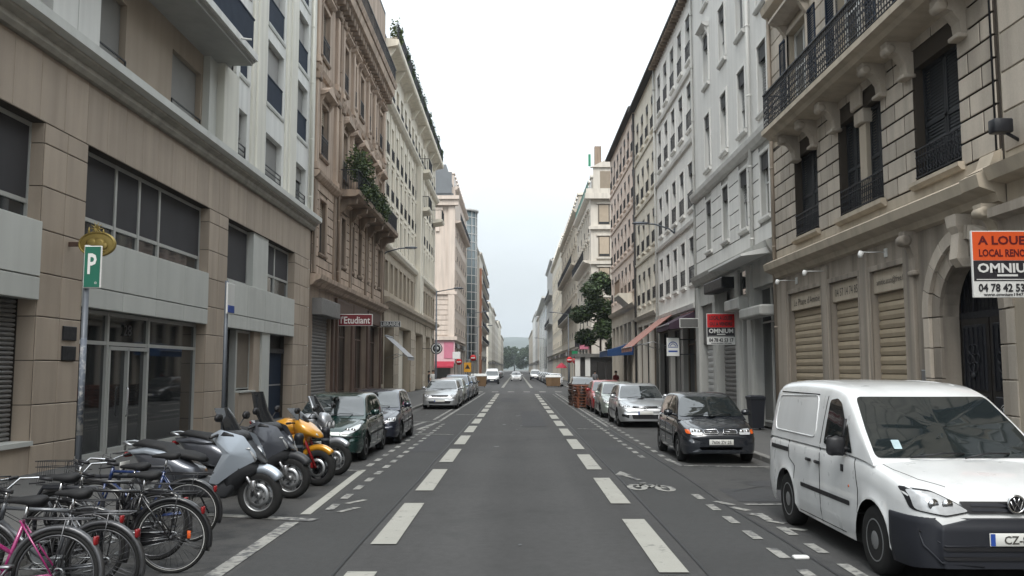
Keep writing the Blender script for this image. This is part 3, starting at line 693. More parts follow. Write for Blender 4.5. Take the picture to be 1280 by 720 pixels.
# projecting bays with a recess at the middle, little balconies
for ya, yb in ((55.4, 90.9),):
    b.mould('eaves', m_cr, ya, yb, [(0, 22.9), (.2, 23.0), (.78, 23.1), (.86, 23.2), (.86, 23.5), (0, 23.6)])
for y in (74.0, 87.0): 
    for z in (19.0, 15.7) if y < 80 else (16.9,):
        o = b.mould('small_balcony', m_cr, y, y+2.6, [(0, z-.3), (1.0, z-.15), (1.1, z), (1.1, z+.12), (0, z+.12)]); q = MB(); a0, a1 = b.I(y, y+2.6)
        for i in range(18): q.box(1.02, 1.04, a0+i*.15, a0+i*.15+.02, z+.12, z+1.05)
        for i in range(7): q.box(.1+i*.15, .12+i*.15, a0, a0+.02, z+.12, z+1.05)
        q.box(1.0, 1.05, a0, a1, z+1.03, z+1.08); q.box(0, 1.05, a0-.01, a0+.03, z+1.03, z+1.08); q.build('railing', m_iron, o)
b.box('centre_pier', m_cr, 73.1, 74.0, 6.6, 19.2, 0, .5, .04); b.box('centre_pier', m_cr, 76.6, 77.2, 6.6, 19.2, 0, .3, .04)
for y in cols[::2]: b.mould('bracket', m_cr, y-.62, y-.42, [(0, 22.2), (.2, 22.3), (.6, 22.9), (.65, 23.02), (0, 23.02)])
q = MB(); a0, a1 = b.I(55.4, 90.9)
for i in range(int((a1-a0)/.25)): q.box(.77, .80, a0+i*.25, a0+i*.25+.03, 23.5, 24.6)
for z in (23.9, 24.25, 24.6): q.box(.76, .81, a0, a1, z, z+.03)
q.build('terrace_railing', m_iron, b.root)
b.wall('attic_wall', m_crd, 55.4, 90.9, 23.2, 26.2, [(y, y+1.2, 23.6, 25.7) for y in cols], .25, -1.2)
for y in cols: b.win(y, y+1.2, 23.6, 25.7, SC, w=-1.2, simple=True)
MB().box(-9, -1.0, .2, b.Y1-b.Y0-.2, 26.2, 26.4).build('attic_roof', m_roofdk, b.root)
for i, (y, r, h) in enumerate(((56.6, .8, 1.5), (60.5, .6, .9), (64.0, 1.0, 1.5), (68.0, 1.3, 2.0), (72.0, 1.2, 1.4), (76.5, .8, .9), (80.0, 1.0, 1.3), (84.5, .8, 1.0), (88.5, .6, .8))):
    p = thing('terrace_shrub', ('shrub of the roof terrace rail, number counted from the near end: ' if 0 else '')+('tall yellow green shrub at the near end of the cream roof terrace' if i == 0 else ['small', 'wide', 'tallest dark', 'long trailing', 'low', 'loose', 'round', 'last little'][i-1]+' shrub on the cream building roof terrace '+['right behind the yellow green one', 'third from the near end', 'hanging over the rail', 'beside the tallest one', 'over the facade recess', 'past the recess', 'near the far end', 'at the far end'][i-1]), 'shrub', (XL+.45, y, 23.56), 0, 'shrubs along the roof terrace')
    MB().lathe([(.22, 0), (.3, .45), (.27, .45), (.2, .4)], 10).build('pot', m_crd, p)
    put('foliage', leaf_mesh('foliage', [((.1, rnd.uniform(-r*.6, r*.6), .6+h*.5*rnd.random()), (.5, r*.7, h*.5)) for k in range(5)]+[((.25, 0, .3), (.3, r*.8, .5))], 520, .11, [m_leaf2, m_leaf2, m_leaf] if i == 0 else [m_leafd, m_leaf, m_leafd], 31+i, .4), p)

# ---------------- generic farther blocks ----------------
m_pale = mat('pale_stone', (0.6, 0.555, 0.49), .8, .08, .4, .1, 30, streak=.2)
m_pinkst = mat('pinkish_stone', (0.62, 0.53, 0.46), .8, .08, .4, .1, 30, streak=.2)
m_tanw = mat('tan_render', (0.49, 0.44, 0.37), .85, .08, .4, streak=.15)
m_greyw = mat('grey_render', (0.48, 0.475, 0.46), .85, .08, .4, streak=.15)
m_whitew = mat('white_render', (0.74, 0.74, 0.72), .8, .05, .4, streak=.12)
m_creamw = mat('cream_render', (.71, .66, .565), .8, .06, .4, streak=.14)
m_shopdk = mat('dark_shop_paint', (.035, .033, .032), .5, .2, 2)
m_zinc = mat('zinc_roof', (.16, .17, .18), .5, .1, 1, metal=.3)
m_simg = glass('far_window_glass', (.022, .025, .028), .1)
def far_block(name, label, side, Y0, Y1, H, m, pitch=2.4, zs=None, ww=1.1, gm=None, gh=5, roof='flat', balc=(), group='blocks lining the far street', X=None, shop=None, hoods=False, blind=.3, corn=.5):
    b = Bld(name, label, X if X is not None else (XL if side == 'L' else XR), Y0, Y1, side, group=group)
    det = Y0 < 160
    b.body(m, m_zinc if roof == 'mans' else m_roofdk, H, 14, w=-.5, mans=3.2 if roof == 'mans' else 0, roofh=2.2 if roof == 'gable' else 0, ov=.5 if roof == 'gable' else 0)
    n = max(2, int((Y1-Y0-.8)/pitch)); p0 = (Y1-Y0-(n-1)*pitch-ww)/2
    cols = [Y0+p0+i*pitch for i in range(n)]
    zs = zs or [gh+1.1+3.15*i for i in range(int((H-gh-1.5)/3.15))]
    ops = [(y, y+ww, z, z+1.95) for z in zs for y in cols]
    k = max(1, int((Y1-Y0)/5)); sp = [(Y0+.4+(Y1-Y0-.4)*i/k, Y0+(Y1-Y0-.4)*(i+1)/k-.1, .12, gh-1.1) for i in range(k)]
    b.wall('ground_wall', gm or m, Y0, Y1, 0, gh, sp, .4); b.wall('wall', m, Y0, Y1, gh, H, ops, .3)
    st = dict(d=.22, frame=m_crf, glass=m_simg, mull=(.5,) if det else ())
    for i, o in enumerate(ops):
        b.win(*o, st, simple=True, **({'blind': ((.25, .6, .95)[i % 3], m_brb), 'slat': False} if rnd.random() < blind and det else {}), **({'casing': (m, .13, .06), 'sill': (m, .1)} if det else {}), **({'hood': ('flat', m, .25)} if hoods else {}), **({'rail': (m_iron, .8, 'plain')} if det and i % 2 else {}))
    for i, o in enumerate(sp):
        b.shopfront(*o, [m_shopdk, m_crf, m_alufr][(i+int(Y0)) % 3], 2, .3, .4); b.box('fascia', [m_shopdk, m_woodb, m_greyw][(i*2+int(Y0)) % 3], o[0], o[1], gh-1.05, gh-.45, -.05, .08)
    b.mould('string_course', m, Y0, Y1, [(0, gh-.25), (.22, gh-.1), (.22, gh), (0, gh+.05)]); b.mould('cornice', m, Y0, Y1, [(0, H-.5), (corn*.5, H-.35), (corn, H-.1), (corn, H+.05), (0, H+.1)])
    for z in balc:
        o = b.mould('balcony', m, Y0+.5, Y1-.5, [(0, z-.35), (.6, z-.25), (.8, z-.1), (.8, z), (0, z)]); q = MB(); a0, a1 = b.I(Y0+.5, Y1-.5)
        for i in range(int((a1-a0)/.25)): q.box(.74, .76, a0+i*.25, a0+i*.25+.03, z, z+1)
        q.box(.72, .78, a0, a1, z+.97, z+1.02); q.build('railing', m_iron, o)
    if roof == 'mans':
        for y in cols[::1]:
            d = MB(); a = b.I(y, y)[0]*(1); a = (b.I(y, y+ww)[0]+b.I(y, y+ww)[1])/2
            d.box(-1.2, -.25, a-.65, a+.65, H+.1, H+2.1); d.prism([(a-.8, H+2.1), (a+.8, H+2.1), (a, H+2.6)], -1.2, -.15, 'x'); o = d.build('dormer', m, b.root)
            MB().box(-.25, -.235, a-.42, a+.42, H+.35, H+1.9).build('pane', m_simg, o)
    for i in range(2):
        y = Y0+(Y1-Y0)*(.25+.5*i); a = b.I(y, y)[0]; c = MB(); c.box(-4.2, -3.4, a-.9, a+.9, H, H+(4.6 if roof == 'mans' else 3.0)); 
        for t in range(4): c.lathe([(.13, 0), (.11, .5)], 8, (-3.8, a-.6+t*.4, H+(4.6 if roof == 'mans' else 3.0)))
        c.build('chimney', m_tanw, b.root)
    return b
# pale corner building: facade towards the camera with pink shop
b = far_block('corner_building', 'pale corner building with a mansard roof above a pink shop', 'L', 120, 146, 27.3, m_pinkst, 2.5, [7+3.4*i for i in range(5)], 1.2, None, 6, 'mans', (22.6,), None)
e = MB(); e.T = None
L0 = 0
# end facade (faces -Y): pilasters, cartouche, string courses, downpipe, windows
m_pnk = mat('pink_shop_paint', (.50, .17, .24), .6, .1, 2); m_pnkl = mat('pale_pink_paint', (.58, .40, .42), .6, .1, 2); m_crim = mat('crimson_fabric', (.30, .02, .04), .8, .15, 2)
def endbox(name, m, x0, x1, z0, z1, d0, d1): return MB().box(x0, x1, -d1, -d0, z0, z1).build(name, m, b.root)
endbox('end_pilaster', m_pinkst, -.9, 0.02, 6.2, 24.5, 0, .3); endbox('end_pilaster', m_pinkst, -4.6, -3.9, 6.2, 24.5, 0, .25)
endbox('end_cornice', m_pinkst, -14, .5, 24.6, 25.4, 0, .7); endbox('end_cornice', m_pinkst, -14, .6, 25.4, 25.9, 0, 1.0); endbox('end_string', m_pinkst, -14, .35, 12.2, 12.6, 0, .35); endbox('end_string', m_pinkst, -14, .4, 5.9, 6.4, 0, .5)
for i in range(8): endbox('end_course', m_pinkst, -14, .06, 6.6+i*.7, 7.2+i*.7, 0, .08)
for x in (-2.4, -5.6): endbox('end_capital', m_pinkst, x-.7, x+.7, 22.6, 24.4, 0, .35); endbox('end_drop', m_pinkst, x-.25, x+.25, 21.0, 22.6, 0, .25)
MB().tube([(-2.9, -.15, .2), (-2.9, -.15, 24.5)], .07, 8).build('downpipe', m_brd, b.root)
endbox('pink_shopfront', m_pnkl, -14, .1, 2.7, 5.85, 0, .12); endbox('pink_fascia', m_pnk, -1.4, -.1, 3.4, 5.6, .12, .2); endbox('shop_glass', m_glassd, -13, -.5, .3, 2.6, -.02, .05)
MB().prism([(-.1, 3.0), (-1.5, 2.3), (-1.5, 2.1), (-.1, 2.8)], -14, .0, 'x').build('crimson_awning', m_crim, b.root)
q = MB(); q.box(-6, -.4, -1.0, -.9, 26.2, 29.2); q.box(-6.3, -.2, -.9, 0, 26.0, 26.2); q.build('roof_dormer', m_zinc, b.root)
# glass stair tower block
b = Bld('stair_tower', 'round glazed stair tower rising beside the pale corner building', XL, 146.5, 160, 'L', group=None)
b.body(m_tanw, m_roofdk, 24, 12, w=-.3)
b.wall('wall', m_tanw, 146.5, 160, 0, 24, [], .2)
q = MB(); q.lathe([(2.2, 3.5), (2.2, 29.3)], 20, (-.6, 5, 0)); q.build('glass_drum', mat('tower_glass', (.10, .13, .14), .12, .2, .4, spec=.6), b.root)
q = MB()
for i in range(18): q.lathe([(2.26, 3.5+i*1.45), (2.26, 3.62+i*1.45)], 20, (-.6, 5, 0), caps=False)
for i in range(14): a = 2*math.pi*i/14; q.box(-.6+2.24*math.cos(a)-.05, -.6+2.24*math.cos(a)+.05, 5+2.24*math.sin(a)-.05, 5+2.24*math.sin(a)+.05, 3.5, 29.4)
q.lathe([(2.5, 29.3), (2.5, 29.7)], 20, (-.6, 5, 0)); q.build('glazing_bars', m_greyw, b.root)
far_block('apartment_building', 'tan gabled block with a bare side wall past the glass stair tower', 'L', 161, 190, 27, m_tanw, 2.8, roof='gable')
b = far_block('apartment_building', 'modern block with stacked rounded balconies beside the orange brick strip', 'L', 190.5, 236, 27.5, m_pale, 3.1, balc=[8.2+3.15*i for i in range(6)], X=XL+.4)
q = MB(); q.box(0, .5, .2, 3.2, 0, 24); q.build('brick_strip', mat('orange_brick', (.33, .15, .085), .85, .12, 2), b.root)
for i in range(6): b.box('strip_band', m_pale, 190.7, 193.7, 4+3.4*i, 5.6+3.4*i, .5, .56)
far_block('apartment_building', 'cream block with a blank gable wall beyond the round balconies', 'L', 262, 300, 22, m_creamw, 2.8, gh=4.5)
for i, (y0, y1, h, m) in enumerate(((301, 345, 23, m_tanw), (346, 400, 21, m_pale), (401, 470, 24, m_creamw), (471, 560, 20, m_tanw))):
    far_block('apartment_building', ('tan', 'pale stone', 'yellowish', 'lowest tan')[i]+' far block on the left side, '+('next to the cream gable wall', 'second past the cream gable wall', 'third past the cream gable wall', 'last before the trees')[i], 'L', y0, y1, h, m, 3.6, ww=1.3)
# ======================= right side =======================
m_st = mat('ashlar_stone', (0.45, 0.395, 0.33), .8, .09, .9, .18, 40, streak=.24, rand=.13, fine=.06)
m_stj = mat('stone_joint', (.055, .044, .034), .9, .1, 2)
m_std = mat('shopfront_stone', (0.33, 0.285, 0.235), .8, .13, .9, .18, 40, streak=.45, fine=.05)
m_sts = mat('smooth_stone', (0.46, 0.395, 0.31), .8, .1, .8, .1, 40, streak=.22)
m_shuty = mat('ochre_shutter', (0.36, 0.295, 0.21), .6, .08, 2, rand=.08, streak=.1)
m_louv = mat('dark_louvre', (.022, .024, .027), .6, .15, 4)
m_txt = mat('dark_lettering', (.05, .045, .04), .7, 0)
b = Bld('apartment_building', 'beige rusticated stone building with three ochre shop shutters and arched dark doorway', XR, 13.75, 26.05, 'R')
b.body(m_std, m_roofdk, 19, 12, w=-.6)
shut = [(22.26, 24.93), (19.83, 21.64), (17.38, 19.15)]
b.wall('ground_wall', m_std, 13.75, 26.05, 0, 4.75, [(y0, y1, .12, 4.08) for y0, y1 in shut]+[(14.03, 15.99, .12, 3.9)], .3)
names = ["Le Phare d'Amitié", "04 57 14 74 85", "amitie.asso@free.fr"]
for (y0, y1), tx in zip(shut, names):
    b.roller(y0, y1, .12, 3.6, m_shuty, -.16, 18)
    b.box('sign_panel', m_sts, y0, y1, 3.6, 4.08, -.2, -.05, .015); b.text(tx, m_txt, (y0+y1)/2, 3.82, (y1-y0)*.78, .19 if tx[0] != 'a' else .17, -.046)
    a0, a1 = b.I(y0, y1); q = MB(); q.cbox(-.01, .04, a0-.09, a0, .12, 4.2); q.cbox(-.01, .04, a1, a1+.09, .12, 4.2); q.cbox(-.01, .04, a0, a1, 4.08, 4.2); q.build('shop_casing', m_std, b.root)
for y in (25.05, 21.72, 19.24, 17.0):
    b.box('shop_pilaster', m_std, y, y+.42 if y < 25 else y+.9, .12, 4.55, 0, .07, .02)
# arch: spandrel filling, archivolt, keystone
yc, ra, zs = 15.01, .98, 2.92; ac = b.I(yc, yc)[0]
q = MB(); pts = [(ac+ra*math.cos(R(t)), zs+ra*math.sin(R(t))) for t in range(0, 181, 12)]
n = len(pts)
for i in range(n-1):
    (p0, q0), (p1, q1) = pts[i], pts[i+1]
    q.add([(-.001, p0, q0), (-.001, p1, q1), (-.001, p1, 3.91), (-.001, p0, 3.91), (-.3, p0, q0), (-.3, p1, q1)], [(0, 1, 2, 3), (0, 4, 5, 1)])
q.build('arch_spandrel', m_std, b.root)
for j, (r0, r1, wd) in enumerate(((.98, 1.28, .06), (1.28, 1.52, .13))):
    for i in range(9):      # single arch stones
        t0, t1 = 20*i+.6, 20*(i+1)-.6; mb = MB(); P_ = []
        for t in (t0, (t0+t1)/2, t1): P_.append((ac+r0*math.cos(R(t)), zs+r0*math.sin(R(t))))
        for t in (t1, (t0+t1)/2, t0): P_.append((ac+r1*math.cos(R(t)), zs+r1*math.sin(R(t))))
        mb.prism(P_, 0, wd, 'x'); mb.build('arch_stone', m_st if j else m_std, b.root)
for sg in (-1, 1):
    for i in range(5):
        a = ac+sg*1.13; MB().cbox(0, .06, a-.145, a+.145, .12+i*.56, .12+(i+1)*.56-.015, .012).build('jamb_stone', m_std, b.root)
        a = ac+sg*1.4; MB().cbox(0, .12, a-.115, a+.115, .12+i*.56, .12+(i+1)*.56-.015, .012).build('jamb_stone', m_st, b.root)
mb = MB(); mb.rings([[(x, ac+s*w_, z) for x, s in ((0, -1), (d, -1), (d, 1), (0, 1))] for z, w_, d in ((3.72, .11, .16), (3.86, .14, .26), (4.3, .13, .2), (4.42, .17, .26), (4.62, .19, .28))], smooth=False)
mb.build('keystone', m_st, b.root)
# door
d = b.box('entrance_door', m_black, 14.03, 15.99, .12, 3.95, -.42, -.36); m_dw = mat('dark_door_wood', (.020, .018, .017), .4, .25, 3)
for sg in (-1, 1):
    y0 = ac+min(0, sg*.97)+.02; y1 = ac+max(0, sg*.97)-.02; lf = MB().box(-.36, -.31, y0, y1, .14, 2.86).build('door_leaf', m_dw, b.root)
    q = MB()
    for za, zb in ((.25, .85), (.95, 1.5), (1.58, 2.75)): q.cbox(-.31, -.285, y0+.1, y1-.1, za, zb, .02)
    for i in range(5): q.box(-.285, -.265, y0+.14+i*.155, y0+.165+i*.155, 1.62, 2.7)
    yy = (y0+y1)/2
    for k in range(6): q.torus((-.27, yy+.12*math.cos(k*1.05), 2.15+.18*math.sin(k*1.05)), .09, .014, 'x', 12, 5)
    q.lathe([(0, 0), (.07, .02), (.05, .05), (0, .06)], 10, (-.285, yy, 1.85), 'x'); q.build('door_panel', m_iron, lf)
    q = MB(); q.lathe([(.018, 0), (.018, .05), (.035, .055), (.035, .08), (0, .085)], 10, (-.31, ac+sg*.09, 1.25), 'x'); q.build('door_knob', m_alu, lf)
q = MB(); q.box(-.36, -.30, ac-.97, ac+.97, 2.86, 2.98)
for i in range(15): q.box(-.33, -.315, ac-.93+i*.13, ac-.915+i*.13, 2.98, 3.85)
q.torus((-.32, ac, 2.98), .5, .02, 'x', 20, 6, 0, 0, 180); q.build('fanlight_grille', m_iron, b.root)
q = MB(); q.lathe([(0, 0), (.21, .002), (.21, .006), (0, .008)], 24, (-.285, ac+.45, 1.18), 'x'); o = q.build('sticker', m_white, b.root); o.scale = (1, 1, 1.0)
q = MB(); q.torus((-.275, ac+.45, 1.18), .185, .012, 'x', 24, 4)
for k in range(5): q.box(-.277, -.272, ac+.33+.05*k, ac+.365+.05*k, 1.08, 1.30-.04*(k % 2))
q.box(-.277, -.272, ac+.33, ac+.58, 1.02, 1.05); q.build('sticker_print', m_txt, o)
b.box('intercom', m_alu, 16.58, 16.74, 1.72, 1.95, .06, .09, .01)
# cornice, consoles, lamps
b.mould('cornice', m_sts, 14.05, 26.1, [(0, 4.62), (.10, 4.66), (.14, 4.78), (.36, 4.88), (.40, 5.06), (.3, 5.12), (0, 5.14)])
b.mould('cornice_return', m_sts, 13.75, 14.3, [(0, 4.60), (.12, 4.64), (.16, 4.78), (.42, 4.87), (.46, 5.07), (.35, 5.13), (0, 5.15)])
b.mould('ramp_block', m_sts, 13.8, 14.25, [(0, 5.14), (.36, 5.14), (.2, 5.24), (.12, 5.45), (0, 5.5)])
def scroll(bb, Y, z0, z1, p, wd, m):
    a = bb.I(Y, Y)[0]; q = MB(); h = z1-z0
    q.prism([(0, z0), (p*.25, z0+.02), (p*.3, z0+h*.35), (p*.55, z0+h*.62), (p, z0+h*.74), (p, z1), (0, z1)], a-wd/2, a+wd/2, 'y')
    q.lathe([(0, -.012), (h*.09, -.012), (h*.14, 0), (h*.14, wd), (h*.09, wd+.012), (0, wd+.012)], 14, (p*.84, a-wd/2, z0+h*.78), 'y'); q.rbox(p*.18, a, z0-.02, p*.5, wd*1.15, h*.12, .02)
    return q.build('console', m, bb.root)
scroll(b, 16.98, 3.85, 4.64, .26, .24, m_std); scroll(b, 14.0, 4.0, 4.62, .34, .26, m_sts)
for y in (24.2, 21.9, 18.3):
    a = b.I(y, y)[0]; q = MB(); q.tube([(.02, a, 4.42), (.52, a, 4.42)], .010, 6); q.lathe([(0, 0), (.03, .01), (.055, -.07), (.045, -.13), (0, -.14)], 10, (.55, a, 4.44)); q.rbox(.52, a, 4.40, .08, .07, .08, .02); q.box(0, .03, a-.06, a+.06, 4.32, 4.5); q.build('shop_spotlight', m_white, b.root)
# rusticated storey
W1 = [(22.18, 24.0, 5.58, 7.82), (18.22, 20.68, 5.58, 7.82), (14.98, 16.7, 5.58, 7.82)]
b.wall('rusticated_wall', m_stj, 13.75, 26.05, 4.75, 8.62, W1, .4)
b.box('base_course', m_sts, 13.78, 26.03, 5.14, 5.46, 0, .03, .01)
z = 5.47; hh = .385; k = 0
while z < 8.5:
    cuts = [p for o in sorted(W1) for p in (o[0], o[1])] if z < 7.8 else []
    z1 = min(z+hh, 8.5)
    for p, q in (list(zip([13.79]+cuts[1::2], cuts[0::2]+[26.02])) if cuts else [(13.79, 26.02)]):
        L = q-p; off = .42 if k % 2 else 0; ys = [p]; y = p+(.84-off if off else .84)
        while y < q-.2: ys.append(y); y += .84
        ys.append(q)
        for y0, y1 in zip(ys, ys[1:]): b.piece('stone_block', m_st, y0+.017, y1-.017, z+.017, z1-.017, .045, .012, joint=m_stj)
    z += hh; k += 1
SR = dict(d=.3, frame=m_std, mull=(), shutters=(m_louv, 'closed'), rail=(m_iron, .62, 'scroll'), railw=.03, sill=(m_sts, .16), glass=m_black)
b.win(*W1[0], SR); b.win(*W1[2], SR)
b.win(18.22, 19.28, 5.58, 7.82, SR, rail=None, sill=None); b.win(19.62, 20.68, 5.58, 7.82, SR, rail=None, sill=None)
b.box('window_mullion', m_sts, 19.28, 19.62, 5.58, 7.5, -.3, -.04, .03); b.box('mullion_capital', m_st, 19.2, 19.7, 7.5, 7.82, -.3, .04, .03)
a0, a1 = b.I(18.22, 20.68); q = MB()
q.box(.0, .03, a0-.04, a1+.04, 6.17, 6.2); q.box(0, .025, a0-.04, a1+.04, 5.64, 5.665); q.box(0, .025, a0-.04, a1+.04, 6.04, 6.06)
for i in range(24):
    y = a0+(a1-a0)*i/23; q.box(.005, .02, y-.008, y+.008, 5.6, 6.19)
    if i < 23:
        for zc in (5.77, 5.94): q.torus((.012, y+.053, zc), .038, .009, 'x', 8, 4)
q.build('railing', m_iron, b.root); b.mould('window_sill', m_sts, 18.1, 20.8, [(-.3, 5.56), (.16, 5.55), (.16, 5.45), (.08, 5.38), (-.3, 5.38)])
# balcony over consoles
bal = b.mould('balcony', m_sts, 13.75, 24.35, [(0, 8.36), (.62, 8.42), (.70, 8.5), (.84, 8.55), (.84, 8.68), (0, 8.70)])
for y in (23.75, 22.55-.3, 20.75, 18.05, 16.85, 14.75): scroll(b, y, 7.72, 8.40, .52, .30, m_st)
for y in (19.45,): b.box('relief_panel', m_st, y-.3, y+.3, 7.86, 8.3, .03, .1, .03)
q = MB(); a0, a1 = b.I(13.78, 24.3); H0 = 8.7; 
q.box(.74, .80, a0, a1, H0+.98, H0+1.02)
for z in (H0+.06, H0+.16, H0+.84): q.box(.755, .785, a0, a1, z, z+.02)
def iron_run(P, n):
    for i in range(n+1):
        y = i/n; x_, y_ = P(y); q.box(x_-.008, x_+.008, y_-.009, y_+.009, H0+.02, H0+.98)
        if i < n:
            x2, y2 = P((i+.5)/n); ax = 'x' if abs(P(1)[1]-P(0)[1]) > .5*abs(P(1)[0]-P(0)[0]) else 'y'
            for zc, r_ in ((H0+.32, .045), (H0+.5, .03), (H0+.67, .045)): q.torus((x2, y2, zc), r_, .0095, ax, 8, 4)
            q.torus((x2, y2, H0+.91), .035, .009, ax, 8, 4); q.rbox(x2, y2, H0+.5, .02, .02, .06, .008)
iron_run(lambda t: (.77, a0+(a1-a0)*t), 84); iron_run(lambda t: (.02+.75*t, a0+.015), 6); q.box(0, .8, a0, a0+.04, H0+.98, H0+1.02)
q.build('railing', m_iron, bal)
W2 = [(22.75, 24.3, 8.72, 11.5), (19.0, 20.5, 8.72, 11.5), (15.2, 16.7, 8.72, 11.5)]
b.wall('upper_wall', m_sts, 13.75, 26.05, 8.62, 19, W2+[(y0, y1, 13.4, 15.8) for y0, y1, _, _ in W2], .3)
for i, (y0, y1) in enumerate(((24.75, 26.0), (21.2, 22.3), (17.4, 18.5))): 
    for z in range(9): b.piece('stone_block', m_st, y0, y1, 8.8+z*.5, 9.28+z*.5, .03, .014)
SU = dict(d=.22, frame=m_white, mull=(.5,), trans=(.28, .62), shutters=(m_navy, 'open'), casing=(m_st, .14, .06), glass=m_glass)
for o in W2: b.win(*o, SU, hood=('flat', m_st, .5), hoodz=.3)
for o in W2: b.win(o[0], o[1], 13.4, 15.8, SU)
b.mould('string_course', m_sts, 13.75, 26.05, [(0, 12.6), (.25, 12.75), (.3, 12.95), (0, 13.0)]); b.mould('cornice', m_sts, 13.75, 26.05, [(0, 18.4), (.5, 18.7), (.6, 19), (0, 19.1)])
b.downpipe(mat('tan_pipe', (.30, .25, .20), .6, .1, 2, streak=.2), 25.95, .2, 18.5, .09, .06)
b.downpipe(m_iron, 13.86, 5.3, 18.5, .05, .02)
# nearest right building (only its end shows)
b = Bld('apartment_building', 'smooth grey beige corner of the building nearest the camera on the right', XR, -8, 13.72, 'R')
b.body(m_std, m_roofdk, 18, 12, w=-.4); b.wall('wall', m_sts, -8, 13.72, 0, 18, [(9.2, 10.6, 5.8, 8.2), (9.2, 10.6, 9.6, 12), (5.2, 6.6, 5.8, 8.2), (5.2, 6.6, 9.6, 12)], .3)
z = 5.3
for o in ((9.2, 10.6, 5.8, 8.2), (9.2, 10.6, 9.6, 12), (5.2, 6.6, 5.8, 8.2), (5.2, 6.6, 9.6, 12)): b.win(*o, SU)
z = 5.4
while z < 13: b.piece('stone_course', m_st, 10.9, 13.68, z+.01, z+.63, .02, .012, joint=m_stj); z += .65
b.mould('cornice', m_std, -8, 13.70, [(0, 3.95), (.14, 4.0), (.2, 4.3), (.34, 4.35), (.34, 4.5), (0, 4.55)]); b.box('pilaster', m_sts, 13.0, 13.65, .1, 3.95, 0, .1, .02); b.box('pilaster', m_std, 11.0, 11.8, .1, 3.95, 0, .1, .02)
b.mould('ledge', m_sts, -8, 13.70, [(0, 4.9), (.3, 4.95), (.38, 5.15), (0, 5.3)])
q = MB(); a = b.I(13.3, 13.3)[0]; q.rbox(.28, a, 5.72, .3, .2, .22, .02); q.tube([(0, a, 5.5), (.2, a, 5.62)], .03, 6); q.build('floodlight', m_iron, b.root)

# ---------------- grey building ----------------
m_gr = mat('light_grey_render', (0.66, 0.65, 0.62), .82, .05, .6, .08, 50, streak=.12, rand=.05)
m_grd2 = mat('mid_grey_stone', (0.44, 0.435, 0.41), .82, .1, .8, .1, 40, streak=.22)
m_gjt = mat('grey_joint', (.13, .13, .125), .9, .1, 2); m_grs = mat('grey_shop_paint', (.12, .118, .112), .6, .15, 2, streak=.2)
m_gbl = mat('grey_blind', (.25, .25, .245), .7, .08, 2, rand=.2); m_lamb = mat('dark_lambrequin', (.05, .05, .052), .7, .1, 3)
b = Bld('apartment_building', 'light grey rendered building with banded lower storey and a rolled white awning', XR, 26.08, 37.6, 'R')
b.body(m_gr, m_roofdk, 20.3, 12, w=-.5)
GC = [(26.45, 27.45), (29.0, 30.0), (31.65, 32.6), (34.45, 35.4)]
r1 = [(*c, 6.75, 8.75) for c in GC]; r2 = [(*c, 10.1, 12.3) for c in GC]; r3 = [(*c, 13.6, 15.7) for c in GC]; r4 = [(*c, 17.0, 18.8) for c in GC]
so_ = [(26.3, 28.65, .12, 4.6), (29.4, 30.1, .12, 3.7), (31.2, 33.75, .12, 5.0), (34.6, 36.9, .12, 4.6)]
b.wall('ground_wall', m_grd2, 26.08, 37.6, 0, 5.6, so_, .35); b.wall('banded_wall', m_grd2, 26.08, 37.6, 5.6, 9.2, r1, .3); b.wall('upper_wall', m_gr, 26.08, 37.6, 9.2, 20.3, r2+r3+r4, .3)
z = 5.95
while z < 9.0:
    cuts = [p for o in r1 for p in (o[0]-.1, o[1]+.1)] if 6.5 < z+.2 < 8.9 else []
    for p, q in (list(zip([26.1]+cuts[1::2], cuts[0::2]+[37.58])) if cuts else [(26.1, 37.58)]): b.piece('stone_course', m_gr, p, q, z+.015, min(z+.505, 9.1), .035, .01, joint=m_gjt)
    z += .52
b.mould('string_course', m_gr, 26.08, 37.6, [(0, 9.1), (.15, 9.15), (.25, 9.3), (.28, 9.45), (0, 9.5)]); b.mould('shop_cornice', m_grd2, 26.08, 37.6, [(0, 5.45), (.12, 5.5), (.25, 5.7), (.3, 5.85), (0, 5.9)])
b.mould('eaves', m_gr, 26.08, 37.6, [(0, 19.6), (.3, 19.8), (.7, 20.0), (.7, 20.3), (0, 20.3)])
SG = dict(d=.2, frame=m_white, mull=(.5,), trans=(.55,), casing=(m_gr, .12, .05), sill=(m_gr, .12), box=(.45, m_lamb), glass=m_glass)
for i, o in enumerate(r1): b.win(*o, SG, blind=(.5, m_gbl) if i % 2 else None)
for i, o in enumerate(r2+r3+r4): b.win(*o, SG, blind=((.9, .97, .3, .6)[(i*3+i//4) % 4], m_gbl))
b.win(34.6, 35.3, 13.2, 13.3, dict(d=.1, frame=m_gr, mull=(), hood=('flat', m_gr, .3), hoodz=2.55))
b.downpipe(m_gr, 28.3, 5.6, 20, .1, .06); b.downpipe(m_grd2, 37.5, .2, 20, .08, .05)
b.shopfront(26.3, 28.65, .12, 4.6, m_alufr, 2, .3, .15, m_grs, None, .74)
q = MB(); a0, a1 = b.I(26.3, 28.8); q.rbox(.22, (a0+a1)/2, 3.75, .5, a1-a0, .34, .06, smooth=False); q.build('shutter_housing', m_grd2, b.root)
b.box('dark_door', m_grs, 29.4, 30.1, .12, 3.7, -.32, -.25); b.box('door_hood', m_grd2, 29.0, 30.9, 3.95, 4.35, 0, .45, .05)
b.box('upper_light', m_glassd, 29.5, 30.3, 4.5, 5.3, -.01, .01); b.roller(31.3, 33.65, .12, 3.0, m_shutg, -.2, 17); b.box('shop_fascia', m_grs, 31.2, 33.75, 3.0, 4.1, -.3, -.1, .02); b.box('rolled_awning_box', m_black, 31.0, 34.0, 4.85, 5.25, 0, .5, .04)
